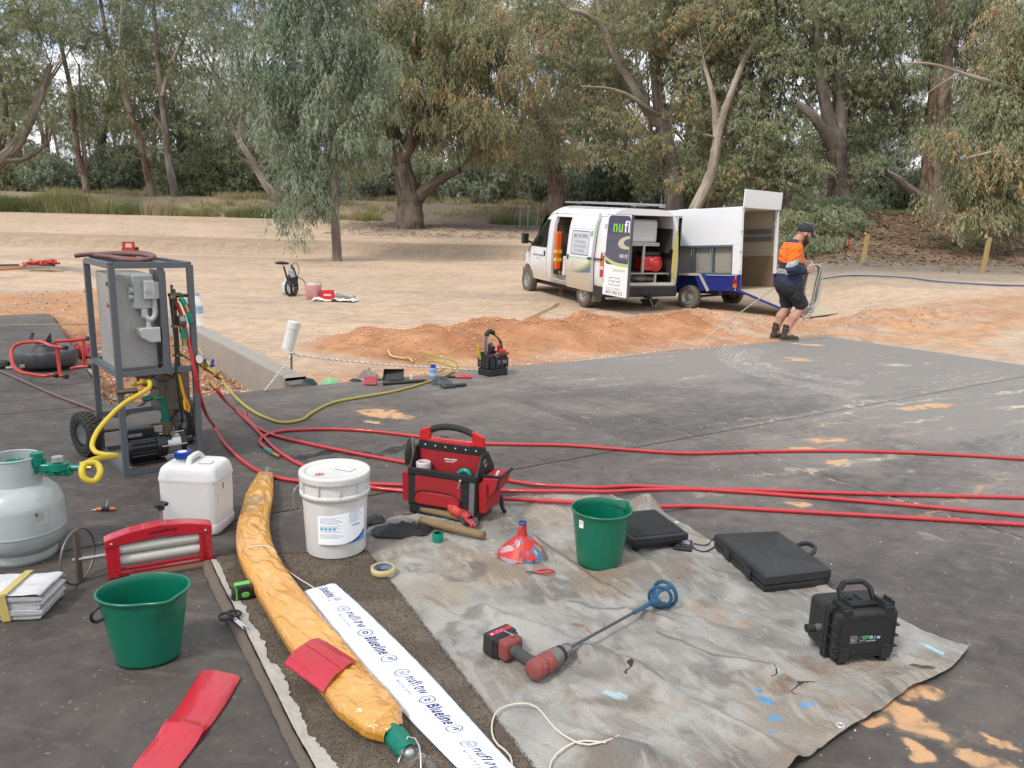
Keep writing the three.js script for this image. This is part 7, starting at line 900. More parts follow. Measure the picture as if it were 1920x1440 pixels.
// brown hose coil resting on the trolley, red box beyond
{
  const m = M([0.17, 0.075, 0.06], 0.55, { bump: 0.001 });
  tag(mesh('coiled_hose', [tube([[-2.779,1.298,-4.9],[-2.721,1.307,-4.95],[-2.594,1.312,-5],[-2.464,1.311,-5.05],[-2.33,1.307,-4.95],[-2.274,1.299,-4.85],[-2.287,1.29,-4.75],[-2.442,1.297,-4.8],[-2.61,1.302,-4.9],[-2.759,1.3,-5.05],[-2.61,1.315,-5.1],[-2.463,1.319,-5.1],[-2.333,1.312,-5],[-2.281,1.301,-4.9],[-2.288,1.291,-4.8],[-2.385,1.291,-4.75],[-2.534,1.303,-4.85]], 0.014, 8)], m), 'brown rubber hose coiled on top of the pump trolley', 'hose');
  const q = [[-2.607,1.264,-5.25]], t = thing('spirit_level_box', 'red plastic tool case standing on top of the trolley frame', 'tool case', [q[0][0], 1.29, q[0][2]], 0.2), r = M([0.6, 0.05, 0.04], 0.45);
  mesh('body', [bx(0.085, 0.075, 0.03, 0, 0.02, 0, 0, 0, 0, 0.006), bx(0.03, 0.02, 0.03, -0.04, -0.01, 0)], r, t); mesh('grip', [bx(0.07, 0.012, 0.032, 0, 0.09, 0, 0, 0, 0, 0.004), bx(0.012, 0.04, 0.03, -0.03, 0.07, 0), bx(0.012, 0.04, 0.03, 0.03, 0.07, 0)], r, t); mesh('black_catch', bx(0.02, 0.03, 0.034, 0.05, 0.045, 0, 0, 0, 0, 0.004), blackP, t);
}
// red water hoses over the slab
{
  const rm = M([0.56, 0.03, 0.036], 0.45, { dirt: 1, phys: 1, clearcoat: 0.25, gr: 2, bump: 0.0008 }), y = 0.0125, fix = (l) => l.map((p) => [p[0], p[1] || y, p[2]]);
  const hose = (label, air, pts, ends = []) => { const t = thing('red_hose', label, 'hose'); mesh('hose', tube([...air, ...fix(pts)], 0.0122, 10, false, 0.02, 10), rm, t); for (const [a, b, m, r] of ends) mesh(m === brass ? 'brass_end' : 'green_tape', rod(a, b, r, r, 12), m, t); };
  const gt = M([0.0, 0.22, 0.15], 0.5), up = (a) => a;
  hose('red hose hanging from the heater outlet and running right behind pail and bag', up([[-2.074,1.038,-4.72],[-2.052,0.973,-4.72],[-2.034,0.894,-4.72],[-2.016,0.801,-4.72],[-1.996,0.694,-4.72],[-1.982,0.579,-4.72],[-1.98,0.474,-4.75],[-1.987,0.363,-4.82]]), [[-2.239,0,-5.615],[-1.941,0,-5.087],[-1.709,0,-4.756],[-1.54,0,-4.563],[-1.402,0,-4.471],[-1.256,0,-4.423],[-1.041,0,-4.401],[-0.847,0,-4.407],[-0.605,0,-4.397],[-0.334,0,-4.37],[-0.031,0.02,-4.328],[0.173,0.034,-4.295],[0.393,0.036,-4.306],[0.584,0.03,-4.328],[0.823,0,-4.431],[1.401,0,-4.476],[2.129,0,-4.465],[3.137,0,-4.467],[4.05,0,-4.47]]);
  hose('red hose from the lower brass manifold, nearest of those running to the right edge', up([[-1.824,0.547,-4.6],[-1.798,0.496,-4.62]]), [[-2.271,0.02,-6.133],[-2.024,0,-5.765],[-1.807,0,-5.401],[-1.589,0,-5.043],[-1.366,0,-4.763],[-1.145,0,-4.564],[-0.951,0,-4.428],[-0.833,0,-4.35],[-0.591,0,-4.294],[-0.319,0.026,-4.188],[-0.15,0.036,-4.147],[0.017,0.04,-4.131],[0.198,0.04,-4.119],[0.377,0.04,-4.106],[0.541,0.04,-4.093],[0.69,0.04,-4.087],[0.854,0.036,-4.085],[1.055,0,-4.17],[1.532,0,-4.137],[2.199,0,-4.078],[2.844,0,-4.013],[3.597,0,-3.929]], [[[[-1.839,0.573,-4.6]][0], [[-1.815,0.534,-4.6]][0], brass, 0.016]]);
  hose('red hose with loose brass end near the yellow hose, crossing behind pail and bag', [], [[-2.17,0,-6.079],[-2.099,0,-5.909],[-1.944,0,-5.66],[-1.717,0,-5.41],[-1.424,0,-5.228],[-1.079,0,-5.038],[-0.68,0,-4.845],[-0.359,0,-4.682],[-0.034,0,-4.551],[0.146,0.02,-4.457],[0.337,0.026,-4.416],[0.531,0.022,-4.423],[0.752,0,-4.494],[1.154,0,-4.467],[1.622,0,-4.408],[2.217,0,-4.307],[2.935,0,-4.154],[3.657,0,-4]], [[[...[-2.152,0.013,-6.03]], [...[-2.187,0.013,-6.117]], brass, 0.015]]);
  hose('red hose doubling back in a tight loop, farthest one running to the right edge', [], [[-1.621,0,-5.027],[-1.687,0,-5.098],[-1.745,0,-5.185],[-1.782,0,-5.276],[-1.788,0,-5.389],[-1.729,0,-5.527],[-1.524,0,-5.609],[-1.28,0,-5.634],[-1.019,0,-5.598],[-0.63,0,-5.472],[-0.254,0,-5.352],[0.012,0,-5.349],[0.397,0,-5.358],[0.775,0,-5.298],[1.239,0,-5.235],[1.736,0,-5.319],[2.539,0,-5.405],[3.295,0,-5.367],[3.683,0,-5.31],[4.658,0,-5.195]], [[[-1.681,0.013,-5.069], [-1.59,0.013,-4.963], gt, 0.0145], [[-1.59,0.013,-4.963], [-1.53,0.013,-4.895], brass, 0.013]]);
  tag(mesh('yellow_hose', tube(fix([[-3.701,0.16,-8.766],[-3.57,0.1,-8.616],[-3.293,0.03,-8.18],[-3.014,0.005,-7.702],[-2.486,0,-6.704],[-2.19,0,-6.226],[-1.978,0,-5.957],[-1.768,0,-5.792],[-1.665,0,-5.87],[-1.629,0,-6.156],[-1.546,0,-6.517],[-1.375,0,-6.728],[-1.117,0,-7.008],[-0.861,0,-7.464],[-0.684,0,-7.906],[-0.636,0,-8.217],[-0.718,0,-8.301],[-0.789,0,-8.071],[-0.91,0,-8.338],[-0.971,0,-8.564],[-0.908,0,-8.713],[-0.736,0,-8.497],[-0.614,0,-8.316],[-0.615,0,-8.481],[-0.708,0,-8.816],[-0.882,0,-9.011],[-1.068,-0.02,-9.417],[-1.211,-0.06,-9.766]]).map((p) => [p[0], p[1], p[2]]), 0.0125, 10, false, 0.02), M([0.4, 0.34, 0.06], 0.5, { gr: 3, bump: 0.001 })), 'dirty yellow-green hose curving from the trolley to the slab edge by the blue bottle', 'hose');
  const mo = [[-1.282,-0.05,-9.735],[-1.358,0,-9.892],[-1.408,0.06,-9.856],[-1.479,0.14,-9.867],[-1.577,0.2,-9.919],[-1.664,0.2,-10.117]].map((p) => [p[0], ground(p[0], p[2]) + 0.03, p[2]]); tag(mesh('buried_hose', tube(mo, 0.016, 8), M([0.56, 0.42, 0.2], 0.7)), 'cream hose emerging from the left end of the orange soil mound', 'hose');
  const bh = M([0.15, 0.085, 0.07], 0.55, { gr: 2, bump: 0.001 }); tag(mesh('brown_hose', tube(fix([[-5.773,0,-8.008],[-5.096,0,-7.494],[-4.412,0,-6.902],[-3.913,0,-6.467],[-3.47,0,-6.119],[-3.267,0,-5.958],[-3.083,0,-5.873],[-3.083,0,-6.088],[-3.122,0,-6.334],[-3.21,0,-6.638]]), 0.013, 8), bh), 'brown rubber hose lying across the left slab behind the trolley', 'hose');
  const rp = M([0.3, 0.25, 0.14], 0.8); tag(mesh('string_line', tube([[-7.435,0.008,-10.6],[-7.069,0.038,-10.5],[-6.563,0.071,-10.4],[-5.864,0.122,-10.2],[-5.328,0.175,-10]], 0.008, 5, false, 0.2), rp), 'tan cord stretched across the far part of the left slab', 'cord');
}
// drain-cleaning reel on the left slab
{
  const rm = M([0.5, 0.04, 0.025], 0.42, { dirt: 1 }), c = [-4.786,0,-7.775], t = thing('drain_reel', 'drain camera reel with grey ribbed drum in a red tubular frame', 'reel', [c[0], 0, c[2]], 0), R = (l) => l.map((p) => [p[0] - c[0], max(0.018, p[1]), p[2] - c[2]]);
  const pr = []; for (let i = 0; i <= 14; i++) { const a = i / 14 * PI; pr.push([0.235 + 0.05 * pow(sin(a), 0.5) , 0.035 + 0.165 * (1 - cos(a)) / 2]); } const dm = M([0.05, 0.052, 0.055], 0.5, { gr: 2, bump: 0.001 });
  mesh('drum', [surf(96, 16, (u, v) => { const a = u * 2 * PI, k = Math.round(v * 16), q = k === 0 ? [0.02, 0.05] : k === 16 ? [0.06, 0.185] : pr[k - 1], rib = 1 - 0.035 * pow(abs(sin(a * 6)), 8); return [cos(a) * q[0] * rib, q[1], sin(a) * q[0] * rib, u * 6, v]; })], dm, t);
  mesh('hub', [cyl(0.11, 0.14, 0.05, 0, 0.21, 0), tor(0.09, 0.018, 0, 0.235, 0, PI / 2), tor(0.06, 0.02, 0.02, 0.25, 0.02, PI / 2)], blackP, t); mesh('drum_text', bx(0.05, 0.03, 0.004, -0.08, 0.07, 0.282, -0.1), M([0.25, 0.25, 0.25], 0.6), t);
  const tb = (nm, pts, r = 0.0165) => mesh(nm, tube(R(pts), r, 8), rm, t);
  tb('upper_tube', [[-4.542,0.098,-7],[-4.65,0.136,-7.05],[-4.736,0.208,-7.15],[-4.814,0.284,-7.3],[-4.792,0.314,-7.35],[-4.515,0.357,-7.25],[-4.25,0.361,-7],[-4.113,0.358,-6.95]]); tb('upper_tube', [[-4.517,0.325,-7.5],[-4.323,0.348,-7.45],[-4.142,0.376,-7.4]]); tb('upright', [[-4.19,0.346,-6.98],[-4.187,0.213,-6.97],[-4.171,0.102,-6.95]]); tb('upright', [[-4.196,0.356,-7.42],[-4.191,0.233,-7.4],[-4.197,0.1,-7.4]]); tb('lower_tube', [[-4.542,0.103,-7],[-4.422,0.1,-6.95],[-4.291,0.095,-6.92],[-4.234,0.105,-6.95],[-4.11,0.095,-6.92]]); tb('lower_tube', [[-4.306,0.08,-7.35],[-4.228,0.098,-7.38],[-4.133,0.105,-7.38]]);
  for (const q of [[-4.103,0.358,-6.95],[-4.132,0.376,-7.4],[-4.105,0.095,-6.92],[-4.128,0.106,-7.38],[-4.199,0.1,-6.93]]) { const p2 = R([q])[0]; mesh('rubber_foot', cyl(0.022, 0.022, 0.045, p2[0], p2[1], p2[2], 0, -0.5, PI / 2, 12), blackR, t); }
  mesh('grip', tube(R([[-4.731,0.399,-7.5],[-4.725,0.359,-7.45],[-4.604,0.334,-7.35],[-4.51,0.355,-7.3]]), 0.016, 8), blackR, t); mesh('black_flap', ext([[-0.06, 0], [0.05, 0], [0.045, 0.17], [0.02, 0.13]], 0.008, 0.002, 0.0, 0.2, -0.02, 0, 0.3), M([0.02, 0.02, 0.022], 0.7), t);
  const rc = [-5.641,0,-9.883]; const cl = crumple('red_cloth', 'crimson cloth crumpled on the soil behind the drain camera reel', 'cloth', [rc[0], ground(rc[0], rc[2]) + 0.02, rc[2]], 0.22, 0.1, 0.16, M([0.32, 0.01, 0.04], 0.8), 4); void cl;
  const cc = [-5.197,0,-7.715], d = thing('cable_bag', 'small black cable lump and grey plug at the left edge beside the reel', 'cable', [cc[0], 0, cc[2]]); mesh('lump', [sph(0.05, 0, 0.045, 0, 1.2, 0.85, 1), tor(0.05, 0.014, 0.0, 0.03, 0.02, PI / 2)], blackR, d); mesh('plug', bx(0.09, 0.025, 0.04, 0.1, 0.015, 0.05, 0, 0.4, 0, 0.01), M([0.4, 0.4, 0.4], 0.5), d);
  const pp = [[-4.46,-0.02,-7.931],[-4.263,-0.06,-7.694]], pt = tag(mesh('buried_pipe', rod([pp[0][0], -0.04, pp[0][2]], [pp[1][0], -0.06, pp[1][2]], 0.03, 0.03, 14), M([0.3, 0.27, 0.22], 0.6)), 'short grey pipe end lying in the trench beside the reel', 'pipe'); void pt;
  const gp = [[-5.059,-0.02,-11.636],[-4.92,-0.1,-11.526],[-4.447,-0.16,-10.803]].map((p) => p); tag(mesh('drain_pipe', tube(gp, 0.035, 12), M([0.45, 0.43, 0.38], 0.6)), 'grey drain pipe leaning in the trench behind the brass manifold', 'pipe');
  const w = [-4.46,0.05,-10.827], b = thing('water_bottle', 'clear plastic water bottle with pale blue label standing on the footing beam', 'bottle', [w[0], 0.05, w[2]]); const hS = 1.9; mesh('bottle', lathe([[0, 0], [0.034, 0], [0.036, 0.01], [0.036, 0.07], [0.033, 0.075], [0.036, 0.08], [0.036, 0.17], [0.026, 0.2], [0.013, 0.22], [0.013, 0.232]].map((q) => [q[0] * hS, q[1] * hS]), 32), new THREE.MeshPhysicalMaterial({ color: 0xffffff, transmission: 0.7, thickness: 0, roughness: 0.15, ior: 1.33, side: THREE.DoubleSide }), b); mesh('label', cyl(0.0367 * hS, 0.0367 * hS, 0.055 * hS, 0, 0.125 * hS, 0, 0, 0, 0, 32, true), M([0.35, 0.5, 0.68], 0.4), b); mesh('cap', cyl(0.015 * hS, 0.015 * hS, 0.018 * hS, 0, 0.238 * hS, 0), M([0.3, 0.45, 0.7], 0.4), b); 
}
// ---- things by the slab edge
{
  const g = [-2.294,0,-7.829], t = thing('capped_marker_pipe', 'white capped PVC pipe slipped over a leaning steel stake at the beam end', 'marker', [g[0], -0.05, g[2]]), pv = M([0.72, 0.71, 0.68], 0.45);
  mesh('stake', rod([0, -0.1, 0], [0.012, 0.34, 0], 0.012, 0.011, 8), M([0.2, 0.17, 0.14], 0.6, { metalness: 0.4 }), t); mesh('pipe', rod([-0.03, 0.3, 0.0], [0.04, 0.56, -0.02], 0.062, 0.062, 32), pv, t); mesh('cap', [rod([0.028, 0.515, -0.016], [0.045, 0.58, -0.022], 0.066, 0.066, 32), rod([0.045, 0.58, -0.022], [0.0475, 0.592, -0.023], 0.066, 0.05, 32)], pv, t);
  // striped rope from the stake to the man's hand
  const rt = dtex(64, 64, (u, v) => { const s = (u * 2 + v * 2) % 1; return s < 0.3 ? [0.12, 0.12, 0.12] : [0.66, 0.63, 0.58]; }), rm2 = new THREE.MeshStandardMaterial({ map: reps(rt, 8, 1), roughness: 0.8 }), lie = (l) => l.map((p) => [p[0], max(ground(p[0], p[2]), toAB(p[0], p[2])[1] > -3.13 && toAB(p[0], p[2])[0] < 6.3 ? 0 : -1) + 0.02, p[2]]);
  const hand = [[4.16,1.114,-11.25]][0], A = [[-2.253,0.227,-7.75],[-2.226,0.217,-7.75],[-2.188,0.207,-7.75],[-1.786,0.136,-7.9],[-1.253,0.072,-8.05],[-0.756,0.029,-8.2],[-0.396,-0.003,-8.3]], B = lie([[0.147,0,-8.696],[0.77,0,-9.231],[1.507,0,-9.84],[2.171,0,-10.406],[2.58,0,-10.925]]), C = [[[3.26,-0.017,-12.4]][0], [[3.812,0.517,-12.1]][0]];
  tag(mesh('rope', tube([...A, ...B, ...C, hand], 0.008, 7, false, 0.04), rm2), 'white and black braided rope running from the marker stake to the man', 'rope');
  tag(mesh('rope_tail', [tube([[-2.255,0.24,-7.74],[-2.269,0.156,-7.65],[-2.293,0.082,-7.4],[-2.29,0.026,-7.1],[-2.283,0.007,-6.95]], 0.008, 7), tor(0.025, 0.008, ...[[-2.249,0.232,-7.72]][0], PI / 2.3)], rm2), 'tied-off tail of the braided rope hanging from stake to slab corner', 'rope');
  const em = [-1.968,0,-7.268], th = thing('cutting_disc', 'dark teal cutting disc half sunk in the soil at the slab edge', 'disc', [em[0], -0.03, em[2] - 0.03]); mesh('disc', [cyl(0.075, 0.075, 0.02, 0, 0.015, 0, PI / 2.3, 0, 0, 32)], M([0.015, 0.06, 0.065], 0.5), th); mesh('hub', cyl(0.02, 0.02, 0.024, 0, 0.015, 0, PI / 2.3), M([0.05, 0.1, 0.1], 0.4), th);
  const gb = [-1.793,0,-7.421]; crumple('green_scrap', 'pale green plastic scrap lying on the soil right of the teal disc', 'scrap', [gb[0], -0.03, gb[2] - 0.05], 0.1, 0.06, 0.06, M([0.22, 0.5, 0.25], 0.5), 12);
  const pk = [-1.379,0,-7.345], s = thing('scrub_pad', 'pink scrubbing pad block standing on the slab edge', 'pad', [pk[0], 0, pk[2]], 0.1); mesh('pad', bx(0.125, 0.085, 0.05, 0, 0.045, 0, -0.2, 0, 0, 0.008), M([0.62, 0.13, 0.15], 0.9, { bump: 0.004 }), s); mesh('backing', bx(0.12, 0.08, 0.02, 0, 0.045, -0.035, -0.2), M([0.2, 0.2, 0.2], 0.8), s);
  const gl = [-1.453,0,-7.657]; crumple('grey_glove', 'crumpled grey work glove just behind the pink pad', 'glove', [gl[0], 0, gl[2]], 0.12, 0.07, 0.1, M([0.25, 0.22, 0.2], 0.85), 15);
  const bl = [-1.563,0,-7.505]; crumple('black_rag', 'small black rag left of the pink pad', 'rag', [bl[0], 0, bl[2]], 0.06, 0.04, 0.03, polyM, 18);
  const dp = [-1.2,0,-7.636], d = thing('dustpan', 'black dustpan scoop lying tilted on the slab edge', 'dustpan', [dp[0], 0, dp[2]], 0.1); mesh('scoop', [bx(0.2, 0.006, 0.16, 0, 0.04, 0, 0.4, 0, 0.1), bx(0.2, 0.07, 0.006, 0, 0.065, -0.075, 0.3), bx(0.006, 0.05, 0.15, 0.1, 0.06, 0, 0.4), bx(0.006, 0.05, 0.15, -0.1, 0.045, 0, 0.4)], M([0.012, 0.012, 0.013], 0.4), d); mesh('handle', bx(0.13, 0.025, 0.03, -0.16, 0.02, 0.02, 0, -0.3, 0.1, 0.008), M([0.3, 0.26, 0.2], 0.6), d);
  const h0 = [-1.257,0,-7.335], h1 = [-0.876,0,-7.542]; const cb = thing('pole_handle', 'black tubular tool handle lying in front of the dustpan', 'handle', h0); mesh('tube', rod([0, 0.02, 0], [h1[0] - h0[0], 0.02, h1[2] - h0[2]], 0.018, 0.016, 12), M([0.03, 0.032, 0.036], 0.45), cb); mesh('tip', rod([(h1[0] - h0[0]) * 1.0, 0.02, (h1[2] - h0[2])], [(h1[0] - h0[0]) * 1.12, 0.02, (h1[2] - h0[2]) * 1.12], 0.008), M([0.5, 0.03, 0.03], 0.5), cb);
  const bb = [-0.815,0,-7.772], bt = thing('blue_bottle', 'squat clear bottle of blue liquid with blue cap on the slab edge', 'bottle', [bb[0], 0, bb[2]]); mesh('bottle', lathe([[0, 0], [0.034, 0], [0.037, 0.006], [0.037, 0.09], [0.028, 0.108], [0.022, 0.112]], 28), M([0.16, 0.3, 0.6], 0.2, { phys: 1, clearcoat: 0.6, g: 0 }), bt); mesh('cap', cyl(0.027, 0.028, 0.03, 0, 0.126, 0), M([0.0, 0.07, 0.45], 0.4), bt); mesh('label', cyl(0.0375, 0.0375, 0.035, 0, 0.045, 0, 0, 0, 0, 28, true), M([0.45, 0.55, 0.7], 0.5), bt);
  const pl = [-0.542,0,-7.809], p3 = thing('pliers', 'long pliers with bright red handles beside the black tote', 'pliers', [pl[0], 0, pl[2]], 0.06); for (const z of [-1, 1]) mesh('handle', tube([[-0.04, 0.014, z * 0.008], [0.03, 0.016, z * 0.03], [0.13, 0.014, z * 0.028]], 0.0115, 8), M([0.6, 0.03, 0.03], 0.45), p3); mesh('jaws', bx(0.09, 0.02, 0.03, -0.09, 0.014, 0, 0, 0, 0, 0.006), M([0.08, 0.08, 0.08], 0.4, { metalness: 0.7 }), p3);
  const tg = [-0.606,0,-7.316], g2 = thing('gauge_tool', 'grey ribbed hand tool with dark grip lying before the red pliers', 'hand tool', [tg[0], 0, tg[2]], 0.3); mesh('head', [bx(0.13, 0.045, 0.1, -0.02, 0.024, 0, 0.2, 0.2, 0, 0.01), ...[0, 1, 2, 3].map((i) => bx(0.012, 0.012, 0.09, -0.06 + i * 0.026, 0.05, 0, 0.2, 0.2))], M([0.1, 0.105, 0.11], 0.4, { metalness: 0.4 }), g2); mesh('grip', rod([0.04, 0.02, 0], [0.17, 0.02, -0.03], 0.016), M([0.03, 0.025, 0.025], 0.6), g2);
  const gw = [-0.715,0,-7.483]; crumple('dark_glove', 'dark grey glove between the ribbed tool and the yellow hose', 'glove', [gw[0], 0, gw[2]], 0.1, 0.06, 0.07, M([0.06, 0.06, 0.065], 0.8), 22);
  const rk = [-0.917,0,-7.618], k = thing('utility_knife', 'small red-handled knife left of the blue bottle', 'knife', [rk[0], 0, rk[2]], 0.1); mesh('handle', bx(0.1, 0.02, 0.025, -0.02, 0.012, 0, 0, 0, 0, 0.007), M([0.5, 0.03, 0.03], 0.5), k); mesh('blade', bx(0.06, 0.004, 0.016, 0.06, 0.012, 0), steel, k);
  const wc = [-1.032,0,-7.714], c3 = thing('bottle_top', 'tiny white bottle cap standing on the slab behind the red knife', 'cap', [wc[0], 0, wc[2]]); mesh('ribbed_cap', [cyl(0.016, 0.018, 0.03, 0, 0.015, 0), cyl(0.01, 0.014, 0.01, 0, 0.035, 0)], whiteP, c3);
}
// open black tote full of tools
{
  const p = [-0.208,0,-8.061], t = thing('tool_tote', 'black open tool tote with padded strap, stuffed with hand tools at the slab edge', 'tool tote', [p[0], 0, p[2]], 0.75), km = M([0.014, 0.015, 0.016], 0.7, { bump: 0.003, gr: 2 });
  mesh('base', bx(0.26, 0.075, 0.2, 0, 0.038, 0, 0, 0, 0, 0.014), M([0.018, 0.018, 0.019], 0.5, { bump: 0.001 }), t); mesh('bag', surf(6, 80, (u, v) => { const q = [[0.07, 1], [0.12, 1.03], [0.2, 1.05], [0.235, 1.06], [0.232, 0.97], [0.12, 0.93], [0.1, 0]][Math.round(u * 6)], a = v * 2 * PI, c = Math.sign(cos(a)) * pow(abs(cos(a)), 0.35), s = Math.sign(sin(a)) * pow(abs(sin(a)), 0.35); return [c * 0.125 * q[1] + 0.004 * fbm(v * 30, u * 6, 2), q[0], s * 0.098 * q[1], v * 3, u]; }), km, t);
  for (let i = 0; i < 4; i++) mesh('outer_pocket', bx(0.055, 0.11, 0.022, -0.095 + i * 0.063, 0.14, 0.103, -0.04, 0, 0, 0.008), km, t); for (let i = 0; i < 3; i++) mesh('outer_pocket', bx(0.022, 0.11, 0.055, -0.134, 0.14, -0.06 + i * 0.06, 0, 0, 0, 0.008), km, t);
  mesh('badge', bx(0.06, 0.035, 0.004, 0.06, 0.15, 0.117), M([0.2, 0.18, 0.2], 0.6), t); mesh('red_trim', bx(0.26, 0.02, 0.01, 0.0, 0.232, 0.105), M([0.2, 0.05, 0.04], 0.7), t);
  mesh('strap', surf(40, 1, (u, v) => { const c = curve([[-0.12, 0.2, 0.02], [-0.115, 0.34, 0.01], [-0.09, 0.44, 0], [-0.04, 0.46, 0], [0.03, 0.41, 0], [0.09, 0.36, 0], [0.115, 0.28, 0], [0.12, 0.22, 0]]).getPoint(u); return [c.x, c.y, c.z + (v - 0.5) * 0.05, u, v]; }), M([0.11, 0.115, 0.12], 0.6), t); mesh('strap_pad', tube([[-0.105, 0.425, 0], [-0.06, 0.466, 0], [0.0, 0.445, 0]], 0.026, 10), blackR, t);
  const tools = [['handle', [-0.11, 0.2, 0.06], [-0.12, 0.34, 0.07], 0.016, [0.07, 0.02, 0.015], 'black and dark red screwdriver handle nearest the strap'], ['handle', [0.05, 0.2, 0.03], [0.055, 0.31, 0.03], 0.022, [0.4, 0.02, 0.02], 'fat red tool handle in the middle of the tote'], ['handle', [0.02, 0.2, 0.08], [0.03, 0.27, 0.09], 0.02, [0.6, 0.04, 0.03], 'bright red capped handle at the front of the tote'], ['handle', [0.09, 0.2, 0.06], [0.1, 0.26, 0.07], 0.018, [0.5, 0.08, 0.05], 'orange-red handle at the right of the tote'], ['handle', [-0.16, 0.18, -0.02], [-0.19, 0.32, -0.03], 0.014, [0.5, 0.5, 0.02], 'yellow-green level end poking out of the left side of the tote'], ['handle', [0.0, 0.2, -0.04], [0.0, 0.33, -0.05], 0.025, [0.2, 0.2, 0.19], 'grey tool shaft at the back of the tote'], ['handle', [0.11, 0.2, -0.06], [0.13, 0.3, -0.07], 0.01, [0.6, 0.6, 0.62], 'thin white tool at the back right of the tote'], ['handle', [-0.04, 0.2, 0.0], [-0.02, 0.3, 0.02], 0.024, [0.03, 0.03, 0.03], 'black rubber tool head in the middle of the tote']];
  for (const [n, a, b, r, c, lab] of tools) { const o = thing('hand_tool', lab, 'hand tool', [p[0], 0, p[2]], 0.75); mesh('handle', [rod(a, b, r * 0.85, r, 12), sph(r, ...b, 1, 0.7, 1)], M(c, 0.45), o); mesh('shaft', rod([a[0], a[1] - 0.08, a[2]], a, r * 0.3), steel, o); }
  mesh('d_ring', [tor(0.022, 0.004, -0.05, 0.23, 0.118, 0.2), tor(0.018, 0.003, -0.02, 0.15, 0.122, 0.3)], steel, t);
}


